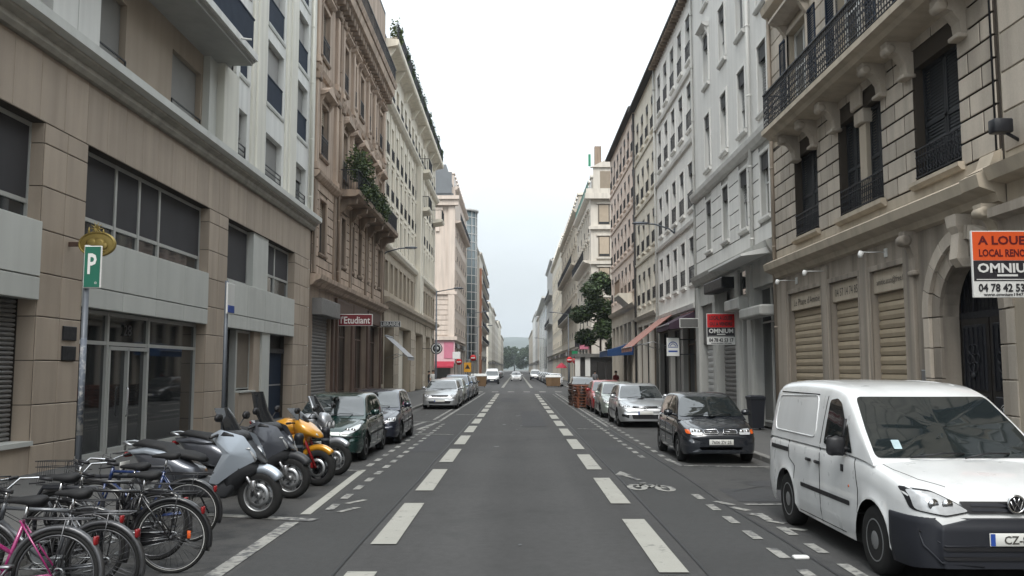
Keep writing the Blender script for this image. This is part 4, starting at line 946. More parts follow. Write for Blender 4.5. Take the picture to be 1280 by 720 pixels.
b.roller(34.9, 36.6, .12, 3.0, mat('white_grille', (.42, .42, .41), .6, .1, 3), -.2, 12, frame=m_black); b.box('shop_fascia', m_grs, 34.6, 36.9, 3.0, 4.6, -.3, -.08, .02)
for y in (30.3, 33.85, 36.95, 28.75): b.box('pilaster', m_grd2, y, y+.5, .12, 5.4, 0, .1, .02)
b.mould('white_awning', m_white, 26.3, 30.8, [(0, 5.62), (.15, 5.68), (1.0, 5.45), (1.0, 5.38), (0, 5.5)])

# ---------------- white building ----------------
m_wh = mat('off_white_render', (0.74, 0.725, 0.69), .82, .05, .6, .06, 50, streak=.12)
b = Bld('apartment_building', 'off white building with window boxes of dark railings, street lamp and purple awning', XR, 37.62, 48.0, 'R')
b.body(m_wh, m_roofdk, 18.9, 12, w=-.5, roofh=2.2, ov=.42)
WC = [(38.0+2.02*i, 39.0+2.02*i) for i in range(5)]
ro = [(*c, z, z+2.05) for z in (5.75, 9.1, 12.75, 15.9) for c in WC]
b.wall('wall', m_wh, 37.62, 48.0, 4.7, 18.9, ro, .28); so_ = [(38.0, 41.0, .12, 3.9), (41.6, 44.4, .12, 3.9), (45.0, 47.6, .12, 3.9)]
b.wall('ground_wall', m_grd2, 37.62, 48.0, 0, 4.7, so_, .35)
for i, o in enumerate(so_): b.shopfront(*o, (m_crf, m_grs, m_shopdk)[i], 2, .3, .5, (m_crf, m_grs, m_shopdk)[i], (mat('maroon_paint', (.16, .02, .03), .5, .1, 2), m_grs, m_woodb)[i] and ((mat('maroon_paint', (.16, .02, .03)), m_grs, m_woodb)[i], .6, .1))
SW = dict(d=.2, frame=m_white, mull=(.5,), sill=(m_wh, .1), box=(.42, m_lamb), rail=(m_iron, .75, 'plain'), casing=(m_wh, .1, .04))
for i, o in enumerate(ro): b.win(*o, SW, blind=((.3, .8, .2, .97, .5)[(i*2+i//5) % 5], m_gbl))
for z in (8.45, 12.1, 15.3): b.mould('string_course', m_wh, 37.62, 48, [(0, z-.12), (.1, z-.1), (.14, z+.05), (0, z+.1)])
b.mould('shop_cornice', m_wh, 37.62, 48, [(0, 4.55), (.15, 4.6), (.2, 4.8), (0, 4.85)])
for i in range(24): b.piece('rafter_end', m_brd, 37.8+i*.43, 37.9+i*.43, 18.7, 18.88, .38, .01)
b.downpipe(m_grd2, 47.9, .2, 18.8, .1, .06)

# ---------------- cream, pink ----------------
b = Bld('apartment_building', 'cream yellow building next to the off white one', XR, 48.02, 56.6, 'R')
b.body(m_creamw, m_roofdk, 18.9, 12, w=-.5, roofh=2.2, ov=.42)
CC = [(48.6+2.05*i, 49.6+2.05*i) for i in range(4)]; ro = [(*c, z, z+2.0) for z in (5.9, 9.1, 12.4, 15.7) for c in CC]
b.wall('wall', m_creamw, 48.02, 56.6, 5.1, 18.9, ro, .28); so_ = [(48.5, 51, .12, 4.6), (51.6, 53.6, .12, 4.6), (54.2, 56.2, .12, 4.6)]
b.wall('ground_wall', m_pale, 48.02, 56.6, 0, 5.1, so_, .35)
for i, o in enumerate(so_): b.shopfront(*o, (m_crf, m_shopdk, m_crf)[i], 2, .3, .5)
SY = dict(d=.2, frame=m_white, mull=(.5,), sill=(m_creamw, .1), box=(.35, m_lamb), rail=(m_iron, .7, 'plain'))
for i, o in enumerate(ro): b.win(*o, SY, blind=((.3, .7, .2, .95)[(i*3) % 4], m_gbl))
for z in (8.6, 11.9, 15.2): b.mould('string_course', m_creamw, 48.02, 56.6, [(0, z-.1), (.08, z-.08), (.1, z+.05), (0, z+.08)])
b.mould('shop_cornice', m_pale, 48.02, 56.6, [(0, 4.95), (.15, 5.0), (.25, 5.2), (0, 5.25)]); b.downpipe(m_roofdk, 56.5, .2, 18.8, .1, .07)
m_pk = mat('salmon_pink_render', (0.7, 0.585, 0.515), .82, .07, .6, streak=.14)
b = Bld('apartment_building', 'salmon pink building with a small balcony at the crossing', XR, 56.62, 71.6, 'R')
b.body(m_pk, m_roofdk, 19.2, 12, w=-.5, roofh=2.2, ov=.42)
PC = [(57.2+2.15*i, 58.25+2.15*i) for i in range(7)]; ro = [(*c, z, z+2.0) for z in (7.2, 10.3, 13.4, 16.5) for c in PC]
b.wall('wall', m_pk, 56.62, 71.6, 6.2, 19.2, ro, .28); so_ = [(57+2.45*i, 58.9+2.45*i, .12, 5.2) for i in range(6)]
b.wall('ground_wall', m_tanw, 56.62, 71.6, 0, 6.2, so_, .4)
for o in so_: b.shopfront(*o, m_crf, 2, .35, .5)
SP = dict(SY, sill=(m_pk, .1))
for i, o in enumerate(ro): b.win(*o, SP, blind=((.3, .7, .2, .95)[(i*3) % 4], m_gbl))
for z in (9.8, 12.9, 16.0): b.mould('string_course', m_pk, 56.62, 71.6, [(0, z-.1), (.08, z-.08), (.1, z+.05), (0, z+.08)])
b.mould('shop_cornice', m_tanw, 56.62, 71.6, [(0, 6.0), (.2, 6.1), (.3, 6.3), (0, 6.35)])
o = b.mould('small_balcony', m_creamw, 58.5, 61.5, [(0, 6.0), (.5, 6.5), (.95, 6.9), (.95, 7.05), (0, 7.05)]); q = MB(); a0, a1 = b.I(58.5, 61.5)
for i in range(22): q.box(.86, .88, a0+i*.137, a0+i*.137+.02, 7.05, 8)
for i in range(6): q.box(.1+i*.14, .12+i*.14, a1-.02, a1, 7.05, 8); q.box(.1+i*.14, .12+i*.14, a0, a0+.02, 7.05, 8)
q.box(.85, .9, a0, a1, 7.97, 8.02); q.build('railing', m_brd, o)
# ---------------- beyond the crossing ----------------
b = far_block('corner_building', 'pale corner building with mansard roof and roof rail beyond the right crossing', 'R', 91, 111, 20.4, m_pale, 2.6, [6.6+3.3*i for i in range(4)], 1.2, None, 5.5, 'mans', (13.4,), None, hoods=True)
L = b.Y1-b.Y0          # end facade faces the camera: local +y side at y = L
for z in (7.2, 10.4, 13.7, 17.1):
    for x in (-1.4, -4.4, -7.4):
        q = MB(); q.box(x-.62, x+.62, L-.1, L+.03, z, z+2.2); o = q.build('window', m_crf, b.root); MB().box(x-.54, x+.54, L+.03, L+.045, z+.08, z+2.12).build('pane', m_simg, o)
        q = MB(); q.box(x-.8, x+.8, L+.0, L+.2, z-.22, z-.02); q.box(x-.8, x+.8, L, L+.14, z+2.22, z+2.4); q.build('casing', m_pale, o)
        MB().box(x-.5, x+.5, L+.045, L+.055, z+(2.2-1.9 if x > -2 else .9), z+2.1).build('blind', m_brb, o)
for z in (5.3, 12.9, 16.6): MB().box(-14, .25, L, L+.28, z, z+.3).build('end_string', m_pale, b.root)
MB().box(-14, .6, L, L+.6, 19.8, 20.4).build('end_cornice', m_pale, b.root); MB().box(-14, .5, L+.4, L+.5, 20.4, 20.9).build('parapet', m_pale, b.root)
q = MB(); q.box(-3, -.3, L-.1, L+.2, 20.5, 23.2); q.prism([(-3.3, 23.2), (0, 23.2), (-1.65, 24.0)], L-.1, L+.4, 'y'); o = q.build('end_dormer', m_pale, b.root); MB().box(-2.3, -1.0, L+.2, L+.22, 20.9, 22.8).build('pane', m_brb, o)
q = MB(); q.box(-1.2, -.5, L-.8, L-.2, 22, 25.6); q.build('chimney', m_brd, b.root)
MB().box(-.1, .15, L-.6, L-.5, 23.5, 24.8).build('green_netting', mat('green_net', (.03, .22, .12), .7, .2, 2), b.root)
q = MB()
for i in range(40): q.box(.2, .24, i*.5, i*.5+.04, 20.5, 21.8)
q.box(.19, .25, 0, L, 21.75, 21.82); q.build('roof_rail', mat('verdigris', (.16, .27, .24), .7, .1, 2), b.root)
far_block('apartment_building', 'ornate block with dark balconies just past the right mansard corner', 'R', 111.3, 150, 22.5, m_tanw, 2.7, balc=(9.2, 15.6), roof='mans', hoods=True)
far_block('apartment_building', 'yellowish block behind the ornate balconies on the right', 'R', 150.3, 190, 23.2, m_creamw, 2.9, roof='mans')
far_block('apartment_building', 'tall grey block left of the yellowish one, right side of the street', 'R', 190.3, 223, 26, m_greyw, 2.8, balc=(12, 18.4))
b = Bld('office_tower', 'white modern tower with vertical dark glass strips far down on the right', XR, 224, 300, 'R')
b.body(m_whitew, m_roofdk, 20, 14, w=-.2); b.wall('wall', m_whitew, 224, 300, 0, 20, [], .2)
for i in range(4): b.box('glass_strip', m_simg, 227+i*18, 237+i*18, 2, 18.5, 0, .1); b.box('white_fin', m_white, 238+i*18, 240+i*18, 0, 20.4, 0, .25)
b.box('roof_slab', m_whitew, 223.5, 300.5, 20.1, 20.6, -10, 1.4)
q = MB(); L = b.Y1-b.Y0
for i in range(3): q.box(-1.4-i*2.6, -.4-i*2.6, L, L+.06, 2, 18.5)
q.build('end_window', m_simg, b.root)
for i, (y0, y1, h, m) in enumerate(((301, 330, 20, m_pale), (331, 365, 24, m_greyw), (366, 430, 25, m_whitew), (431, 560, 21, m_tanw))):
    far_block('apartment_building', ('pale', 'grey', 'whitish', 'tan')[i]+' far block on the right side, '+('first past the white tower', 'second past the white tower', 'third past the white tower', 'last before the trees')[i], 'R', y0, y1, h, m, 3.6, ww=1.3)
# ======================= cars =======================
def curve(pts):
    """smooth monotone curve through (u, v)"""
    x = np.array([p[0] for p in pts], float); y = np.array([p[1] for p in pts], float)
    h = np.diff(x); d = np.diff(y)/h; m = np.zeros(len(x)); m[0], m[-1] = d[0], d[-1]
    for i in range(1, len(x)-1):
        if d[i-1]*d[i] > 0: m[i] = 2*d[i-1]*d[i]/(d[i-1]+d[i])
    def f(u):
        u = np.clip(u, x[0], x[-1]); i = np.clip(np.searchsorted(x, u)-1, 0, len(h)-1); t = (u-x[i])/h[i]
        return (1+2*t)*(1-t)**2*y[i]+t*(1-t)**2*h[i]*m[i]+t*t*(3-2*t)*y[i+1]+t*t*(t-1)*h[i]*m[i+1]
    return f
class Shell:
    """a loft of half sections sect(u) -> [(halfwidth, z), ...] bottom to top centre, along u from nose to tail"""
    def __init__(s, us, sect):
        s.us = np.array(us); s.sec = [sect(u) for u in us]
        s.zz = np.linspace(0, 2.1, 211); uu = []; T = []
        for i in range(len(us)):
            qa = np.array(s.sec[i]); qb = np.array(s.sec[min(i+1, len(us)-1)]); n = 8 if i < len(us)-1 else 1
            for t in range(n):
                q = qa+(qb-qa)*t/n; uu.append(us[i]+((us[i+1]-us[i])*t/n if n > 1 else 0)); z = np.maximum.accumulate(q[:, 1]+np.arange(len(q))*1e-5)
                T.append(np.interp(s.zz, z, q[:, 0], left=0, right=0))
        s.uu = np.array(uu); s.T = np.array(T)
    def col(s, z):
        k = min(max(z/2.1*210, 0), 209.999); i = int(k); t = k-i; return s.T[:, i]*(1-t)+s.T[:, i+1]*t
    def front(s, x, z, rear=False):
        c = s.col(z); ok = np.nonzero(c >= abs(x))[0]
        if len(ok) == 0: return s.uu[int(np.argmax(c))]
        i = ok[-1] if rear else ok[0]; j = i+1 if rear else i-1
        if 0 <= j < len(c) and c[i] > c[j]: t = min(1, (c[i]-abs(x))/(c[i]-c[j]+1e-9)); return s.uu[i]*(1-t)+s.uu[j]*t
        return s.uu[i]
    def side(s, u, z): return float(np.interp(u, s.uu, s.col(z)))
    def mesh(s, mb, mi=0, caps=True):
        n = len(s.sec[0]); rs = []
        for u, q in zip(s.us, s.sec): rs.append([(-w_, u, z) for w_, z in q]+[(w_, u, z) for w_, z in q[-2::-1]])
        vs = [p for r in rs for p in r]; k = len(rs[0]); fs = []
        for a in range(len(rs)-1):
            for i in range(k-1): fs.append((a*k+i, a*k+i+1, (a+1)*k+i+1, (a+1)*k+i))
        mb.add(vs, fs, mi, True)
        if caps:
            for r in (rs[0], rs[-1]):     # flat end closed with strips across
                mb.add(r, [(i, i+1, k-2-i, k-1-i) for i in range(k//2)], mi, True)
def rounded(poly, r=.03, n=3):
    out = []; k = len(poly)
    for i in range(k):
        a, b_, c = Vector(poly[i-1]), Vector(poly[i]), Vector(poly[(i+1) % k]); d1, d2 = (a-b_), (c-b_); q = min(r, d1.length*.45, d2.length*.45)
        p0, p1 = b_+d1.normalized()*q, b_+d2.normalized()*q
        for j in range(n+1): t = j/n; out.append(tuple(p0*(1-t)**2+b_*2*t*(1-t)+p1*t*t))
    return out
def densify(poly, step=.12):
    out = []
    for i in range(len(poly)):
        a, b_ = Vector(poly[i]), Vector(poly[(i+1) % len(poly)]); n = max(1, int((b_-a).length/step))
        out += [tuple(a+(b_-a)*j/n) for j in range(n)]
    return out
def patch(mb, poly, fn, mi=0, r=.03, rings=4, step=.12):
    """surface piece: outline in 2-D, every vertex carried onto the body by fn"""
    P = densify(rounded(poly, r), step); cx = sum(p[0] for p in P)/len(P); cy = sum(p[1] for p in P)/len(P); n = len(P); vs = []; fs = []
    for k in range(rings):
        t = 1-k/rings; vs += [fn(cx+(p[0]-cx)*t, cy+(p[1]-cy)*t) for p in P]
    vs.append(fn(cx, cy))
    for k in range(rings-1):
        for i in range(n): j = (i+1) % n; fs.append((k*n+i, k*n+j, (k+1)*n+j, (k+1)*n+i))
    for i in range(n): fs.append(((rings-1)*n+i, (rings-1)*n+(i+1) % n, rings*n))
    mb.add(vs, fs, mi, True)
def fix_up(me):
    import bmesh
    bm = bmesh.new(); bm.from_mesh(me); bmesh.ops.remove_doubles(bm, verts=bm.verts, dist=1e-5); bmesh.ops.recalc_face_normals(bm, faces=bm.faces); bm.to_mesh(me); bm.free()
m_cglass = mat('car_glass', (.012, .016, .017), .03, .2, 1, spec=.9, coat=.5)
m_lens = mat('headlamp_glass', (.42, .43, .44), .10, .25, 14, spec=.9, coat=1)
m_amber = mat('amber_lens', (.55, .09, .01), .25, .1, 5, coat=.5)
m_plate = mat('plate_white', (.60, .60, .57), .5, .04, 4); m_blue = mat('plate_blue', (.02, .06, .28), .5, .05, 4)
m_under = mat('underbody', (.006, .006, .006), .95, .1, 2)
m_rim = mat('wheel_alloy', (.34, .35, .36), .35, .1, 8, metal=.85); m_steel = mat('wheel_steel', (.27, .275, .28), .4, .12, 8, metal=.6)
m_seamc = mat('panel_gap', (.008, .008, .008), .9)
m_bump = mat('bumper_plastic', (0.013, 0.0145, 0.02), .6, .12, 4, spec=.4, fine=.05)
def paint(name, c, metal=.0, rough=.30): return mat(name, c, rough, 0, 2.2, metal=metal, spec=.5, coat=.9)
WHEELS = {}
def wheel(parent, x, y, r, style, wd=.19):
    k = (r, style, wd)
    if k not in WHEELS:
        t = MB(); t.lathe([(r*.62, -wd/2+.012), (r*.80, -wd/2), (r*.95, -wd/2+.012), (r, -wd/2+.035), (r, wd/2-.035), (r*.95, wd/2-.012), (r*.80, wd/2), (r*.62, wd/2-.012)], 30, ax='x')
        q = MB(); rr = r*.635; o = wd/2
        q.lathe([(rr, -o+.02), (rr, o-.014), (rr*.94, o-.006), (rr*.88, o-.02), (rr*.86, o-.07)], 30, ax='x', caps=False)
        q.lathe([(0, o-.07), (rr*.87, o-.07)], 30, ax='x', mi=2, caps=False)
        if style == 'steel':
            q.lathe([(rr*.86, o-.055), (rr*.72, o-.022), (rr*.50, o-.030), (rr*.42, o-.012), (rr*.2, o-.006), (0, o-.004)], 24, ax='x', caps=False)
            for i in range(12): a = 2*math.pi*i/12; q.rbox(o-.024, rr*.66*math.cos(a), rr*.66*math.sin(a), .012, .045, .045, .012, 2)
        else:
            for i in range(style):
                a = 2*math.pi*i/style; c, s_ = math.cos(a), math.sin(a)
                P_ = [(rr*.12, -.035), (rr*.9, -.022), (rr*.9, .022), (rr*.12, .035)]
                vs = [(o-(.012 if k_ in (0, 3) else .03), p*c-t_*s_*2*r/.6, p*s_+t_*c*2*r/.6) for k_, (p, t_) in enumerate(P_)]; vs += [(v[0]-.04, v[1]*1.0, v[2]*1.0) for v in vs]
                q.add(vs, [(0, 1, 2, 3), (0, 4, 5, 1), (1, 5, 6, 2), (2, 6, 7, 3), (3, 7, 4, 0)])
            q.lathe([(rr*.24, o-.04), (rr*.22, o-.006), (0, o-.002)], 14, ax='x')
        WHEELS[k] = (t.mesh('wheel', m_rub), q.mesh('rim', [m_steel if style == 'steel' else m_rim, m_rub, m_under]))
    a, b_ = WHEELS[k]; sg = 1 if x > 0 else -1
    o = put('wheel', a, parent, (x, y, r)); put('rim', b_, o, (0, 0, 0), (0, 0, 0 if sg > 0 else math.pi))
    return o
def lettering_plate(parent, x, y, z, w_, h, txt, sgn=-1, eu=True, name='number_plate'):
    q = MB(); q.rbox(x, y, z, w_, .018, h, .008); o = q.build(name, m_plate, parent)
    yy = y+sgn*.0105
    if eu: MB().box(x-w_/2+.004, x-w_/2+.045, min(yy, yy-.001), yy, z-h/2+.006, z+h/2-.006).build('blue_band', m_blue, o)
    if txt: text_mb(MB(), txt, (0, 0, 0), (1, 0, 0), (0, 0, 1)); t = MB(); text_mb(t, txt, (x+(.02 if eu else 0), yy, z), (1, 0, 0), (0, 0, 1), w_*.80 if len(txt) > 6 else w_*.6, h*.62, bold=.015); t.build('lettering', m_txt, o)
    return o
def car(name, label, X, Yf, pm, P, wheel_style='steel', plate=None, group='cars parked along the kerb', rz=0, eu=True, cat='car', detail=True):
    """X = centre line, Yf = front bumper (nose towards the camera). P: dimensions and curves"""
    L, W, H, fo, wb, wr = P['L'], P['W'], P['H'], P['fo'], P['wb'], P['wr']; hw = W/2
    root = thing(name, label, cat, (X, Yf+L/2, 0), rz, group)
    OFF = Vector((0, -L/2, 0)); axl = (fo, fo+wb)
    ztop = curve(P['top']); plan = curve(P['plan']); zl = curve([(0, P.get('zl', .22)+.03), (.25, P.get('zl', .22)), (L-.25, P.get('zl', .22)+.03), (L, P.get('zl', .22)+.10)])
    ra = wr+P.get('gap', .055)
    def sect(u):
        w_ = hw*float(plan(u)); t = float(ztop(u)); lo = float(zl(u)); arch = 0
        for a in axl:
            if abs(u-a) < ra: arch = max(arch, wr+math.sqrt(ra*ra-(u-a)**2))
        base = max(lo, arch); f = [(.95, lo), (.985, lo+.08), (.995, lo+.2), (1.0, max(lo+.25, t*.55)), (.995, t*.74), (.97, t*.87), (.91, t*.955), (.80, t*.99), (.45, t+.012), (0, t+.022)]
        if P.get('boxy'): f = [(.96, lo), (.985, lo+.08), (1.0, lo+.2), (1.0, t*.55), (.995, t*.8), (.985, t*.92), (.95, t*.975), (.85, t*.995), (.45, t+.012), (0, t+.02)]
        out = []; zp = 0
        for k, (a, z) in enumerate(f):
            if arch and z < arch+.012*k: z = arch+.012*k
            # flared lip round the wheels
            ww = w_*a
            if arch and k < 3: ww = w_*max(a, 1.0)+.008
            z = max(z, zp+1e-4); zp = z; out.append((ww, z))
        return out
    us = sorted(set([0, .008, .02, .04, .065, .10, .14, .18, .22, .27, .32, .38] + [float(x) for x in np.arange(.45, L-.4, .13)] + [L-.32, L-.22, L-.14, L-.08, L-.04, L-.015, L] +
                    [a+ra*math.cos(R(t))*.9999 for a in axl for t in range(0, 181, 15)]))
    us = [u for u in us if 0 <= u <= L]
    body = Shell(us, sect); mb = MB(); body.mesh(mb, 0)
    # greenhouse
    zr = curve(P['roof']); u0, u1 = P['roof'][0][0], P['roof'][-1][0]; hmax = H-float(ztop((u0+u1)/2)); tb = P.get('tumble', .15)
    def gsect(u):
        zb = float(ztop(u))-.03; h = max(.004, float(zr(u))-zb); w0 = hw*float(plan(u))*P.get('gw', .93); k = min(1.1, h/hmax); t = tb*k
        rr = .06*k
        return [(w0, zb), (w0-t*.30, zb+h*.35), (w0-t*.62, zb+h*.68), (w0-t*.85, zb+h*.87), (w0-t*.98-rr*.3, zb+h*.945), (w0-t-rr*1.3, zb+h*.985), (w0*.5, zb+h*1.0), (0, zb+h*1.008)]
    gus = sorted(set([u0, u0+.02, u1-.02, u1] + [float(x) for x in np.arange(u0+.08, u1-.04, .085)]))
    gh = Shell(gus, gsect); gh.mesh(mb, 0)
    me = mb.mesh('body', pm); fix_up(me); bd = put('body', me, root, OFF)
    ub = MB(); ub.box(-hw*.80, hw*.80, .25, L-.2, .20, .62); ub.box(-hw*.9, hw*.9, fo+ra+.05, fo+wb-ra-.05, .2, .5)
    ub.build('underbody', m_under, root, OFF)
    tw = P.get('tw', .19)
    for a in axl:
        for sg in (-1, 1): wheel(root, sg*(hw-tw/2-.015), a-L/2, wr, wheel_style, tw)
    e = .010
    def gfront(x, z): return (x, gh.front(x, z)-e, z+e*.8)
    def grear(x, z): return (x, gh.front(x, z, True)+e, z+e*.6)
    def gside(sg): return lambda u, z: (sg*(gh.side(u, z)+e*.8), u, z)
    def bfront(x, z): return (x, body.front(x, z)-e, z+e*.2)
    def brear(x, z): return (x, body.front(x, z, True)+e, z+e*.2)
    def bside(sg): return lambda u, z: (sg*(body.side(u, z)+e*.5), u, z)
    def add(name, polys, fn, m, r=.03, parent=root, step=.1, rings=4):
        q = MB()
        for p in polys: patch(q, p, fn, 0, r, rings, step)
        return q.build(name, m, parent, OFF if parent is root else (0, 0, 0))
    zs0, zs1 = P['screen']; 
    def gwid(z, f=None): return max(gh.col(z))
    def sw(z): return gwid(z)-P.get('apil', .05)
    add('windscreen', [[(-sw(zs0), zs0), (sw(zs0), zs0), (sw((zs0+zs1)/2), (zs0+zs1)/2), (sw(zs1)-.02, zs1), (-sw(zs1)+.02, zs1), (-sw((zs0+zs1)/2), (zs0+zs1)/2)]], gfront, m_cglass, .05)
    if P.get('rearglass', True): add('rear_window', [[(-sw(zs0+.05)+.05, zs0+.06), (sw(zs0+.05)-.05, zs0+.06), (sw(zs1)-.08, zs1-.04), (-sw(zs1)+.08, zs1-.04)]], grear, m_cglass, .06)
    for sg in (-1, 1):
        for wp in P['sidewin']: add('side_window', [wp], gside(sg), m_cglass, .04)
        hl = P['lamp']; hp = [(sg*x, z) for x, z in hl]; 
        o = add('headlight', [hp], lambda x, z: (x, body.front(x, z)-.024, z), m_lens, .03, step=.035, rings=8)
        q = MB(); patch(q, [(sg*x, z) for x, z in [((a-sum(p[0] for p in hl)/len(hl))*1.10+sum(p[0] for p in hl)/len(hl), (b_-sum(p[1] for p in hl)/len(hl))*1.14+sum(p[1] for p in hl)/len(hl)) for a, b_ in hl]], lambda x, z: (x, body.front(x, z)-.013, z), 0, .03, 8, .035); q.build('lamp_surround', m_black, o)
        q = MB(); cx = sum(p[0] for p in hl)/len(hl); cz = sum(p[1] for p in hl)/len(hl)
        for dx in (-.06, .06): q.lathe([(.048, 0), (.046, .006), (.0, .010)], 12, (sg*(cx+dx*P.get('lampk', 1)), body.front(cx+dx, cz)-.034, cz), 'y')
        q.build('reflector', m_chrome, o)
        if P.get('amber'): add('indicator', [[(sg*x, z) for x, z in P['amber']]], lambda x, z: (x, body.front(x, z)-.028, z), m_amber, .02, step=.05)
        add('tail_light', [[(sg*x, z) for x, z in P.get('tail', [(hw*.6, .72), (hw*.88, .72), (hw*.86, .92), (hw*.62, .9)])]], brear, m_red, .03)
        if P.get('fog'): add('fog_recess', [[(sg*x, z) for x, z in P['fog']]], bfront, m_black, .03)
        zt = float(ztop(P['mirror'][0])); mu, mz = P['mirror']; mx = body.side(mu, zt*.9)
        q = MB(); q.rbox(sg*(mx+.10), mu, mz, .20, .10, .13*P.get('mk', 1), .045); q.tube([(sg*(mx-.06), mu, mz-.05), (sg*(mx+.06), mu, mz-.02)], .025, 6)
        mi_ = q.build('wing_mirror', P.get('mm', pm), root, OFF)
        MB().rbox(sg*(mx+.10), mu+.051, mz, .17, .006, .10*P.get('mk', 1), .003).build('mirror_glass', m_cglass, mi_)
        for hu in P['handles']:
            z = P.get('hz', .86)*float(ztop(hu))/.95; q = MB(); f = bside(sg); x = f(hu, z)[0]
            q.rbox(x+sg*.012, hu, z, .022, .17, .032, .01); q.build('door_handle', P.get('hm', pm), root, OFF)
        q = MB()
        for sl_ in P['seams']:
            pts = []
            for u, z in densify(sl_, .12)[:-max(1, int((Vector(sl_[-1])-Vector(sl_[0])).length/.12))] if False else [tuple(Vector(sl_[i]).lerp(Vector(sl_[i+1]), t/6)) for i in range(len(sl_)-1) for t in range(7)]:
                zt = float(ztop(u)); x = body.side(u, z) if z < zt*.93 else gh.side(u, max(z, zt)); pts.append((sg*(x+.001), u, z))
            q.tube(pts, .005, 4)
        q.build('door_seam', m_seamc, root, OFF)
        if P.get('strip'): add('rub_strip', [P['strip']], bside(sg), P.get('stripm', m_black), .015, rings=3)
    for nm, poly, m in P.get('front', ()): add(nm, [poly], bfront, P_m(m, pm), .025)
    if P.get('bumper'):
        zb0, ub, bm = P['bumper']; f0 = lambda u: [(float(np.interp(z, [p[1] for p in sect(max(u, 0))], [p[0] for p in sect(max(u, 0))]))+.012, z) for z in np.linspace(float(zl(max(u, 0))), zb0, 9)]
        def fb(u):
            q_ = f0(u); zt = float(ztop(max(u, 0)))
            return q_+[(q_[-1][0]-.015, zb0+.012), (q_[-1][0]*.5, zb0+.013), (0, zb0+.0135)]
        bs = Shell([-.022, -.015, 0, .02, .045, .08, .12, .17, .23, .3, .37, .44, ub], fb); bs.sec[0] = [(w_-.03, z) for w_, z in bs.sec[0]]; bs.sec[0][-1] = (0, bs.sec[0][-1][1]); q = MB(); bs.mesh(q, 0); me = q.mesh('bumper', bm); fix_up(me); put('bumper', me, root, OFF)
    bz = P.get('plate_z', .42); lettering_plate(root, P.get('plate_x', 0), body.front(.15, bz)-.035-L/2, bz, .50, .115, plate, -1, eu)
    lettering_plate(root, 0, L/2+.005, P.get('rplate_z', .75), .50, .115, None, 1, eu, 'rear_plate')
    if P.get('hood'):
        q = MB(); pts = [(x, u, float(ztop(u))+.02) for x, u in P['hood']]
        for sg in (-1, 1):
            pp = []
            for (x, u), (x2, u2) in zip(P['hood'], P['hood'][1:]):
                for t in range(6):
                    xx, u_ = x+(x2-x)*t/6, u+(u2-u)*t/6; c = sect(u_); z = float(np.interp(-xx, [-a for a, _ in c[3:]], [b_ for _, b_ in c[3:]])); pp.append((sg*xx, u_, z+.001))
            q.tube(pp, .003, 4)
        q.build('bonnet_seam', m_seamc, root, OFF)
    q = MB()
    for x0, x1 in ((-.5, .05), (.0, .5)):
        z0 = zs0+.0; q.tube([(x0*hw*1.1, gh.front(x0*hw*1.1, z0)-.03, z0+.01), ((x0+x1)/2*hw, gh.front(0, z0+.05)-.022, z0+.055), (x1*hw*1.1, gh.front(x1*hw, z0+.03)-.022, z0+.04)], .009, 5)
    q.build('wiper', m_black, root, OFF)
    return root, body, gh, OFF
def P_m(m, pm): return pm if m == 'paint' else m
def hatch(L, W, H, **k):
    """small hatchback outline scaled to L x W x H"""
    s = L/3.7; h = H/1.43
    P = dict(L=L, W=W, H=H, fo=.70*s, wb=2.4*s, wr=.285*h, zl=.2,
        top=[(0, .56*h), (.06*s, .66*h), (.18*s, .73*h), (.5*s, .82*h), (.95*s, .90*h), (1.3*s, .92*h), (2.6*s, .955*h), (3.3*s, .97*h), (3.55*s, .93*h), (3.66*s, .86*h), (L, .74*h)],
        plan=[(0, .70), (.03*s, .80), (.12*s, .90), (.35*s, .965), (.8*s, .99), (1.6*s, 1.0), (2.8*s, .995), (3.3*s, .96), (3.58*s, .90), (3.67*s, .84), (L, .76)],
        roof=[(.82*s, .875*h), (1.15*s, 1.10*h), (1.52*s, 1.345*h), (1.85*s, 1.42*h), (2.3*s, H), (2.8*s, 1.415*h), (3.15*s, 1.345*h), (3.45*s, 1.12*h), (3.62*s, .93*h)],
        screen=(.935*h, 1.335*h), sidewin=[[(1.30*s, .985*h), (2.06*s, .99*h), (2.04*s, 1.34*h), (1.78*s, 1.335*h), (1.62*s, 1.27*h)], [(2.13*s, .99*h), (2.86*s, 1.01*h), (3.02*s, 1.13*h), (2.86*s, 1.30*h), (2.12*s, 1.34*h)]],
        lamp=[(.46*W/1.6, .60*h), (.70*W/1.6, .615*h), (.715*W/1.6, .72*h), (.50*W/1.6, .70*h)], mirror=(1.30*s, 1.0*h), handles=[1.92*s, 2.85*s], hz=.84,
        seams=[[(1.18*s, .34), (1.16*s, .6*h), (1.18*s, .9*h)], [(2.1*s, .26), (2.1*s, .97*h)], [(2.1*s, .97*h), (2.08*s, 1.36*h)], [(2.95*s, .97*h), (2.82*s, .62*h)]],
        hood=[(.50*W/1.6, .16*s), (.62*W/1.6, .45*s), (.66*W/1.6, .9*s)], front=[], tumble=.17, strip=[(1.15*s, .50), (2.75*s, .53), (2.75*s, .575), (1.15*s, .545)])
    P.update(k); return P
# ---------------- the vehicles in the street ----------------
p_dkgrey = paint('paint_dark_grey', (.017, .020, .026), .3, .25); p_silver = paint('paint_silver', (.42, .43, .44), .75, .35); p_green = paint('paint_bottle_green', (.004, .026, .022), .3, .22)
p_navy = paint('paint_navy', (.010, .013, .026), .3, .25); p_white = mat('paint_white', (.66, .67, .67), .32, .03, 1.5, spec=.5, coat=.8, streak=.14); p_red = paint('paint_red', (.26, .012, .014), .1, .3); p_gold = paint('paint_pale_green_silver', (.30, .33, .30), .6, .35); p_black = paint('paint_black', (.012, .012, .014), .2, .25)
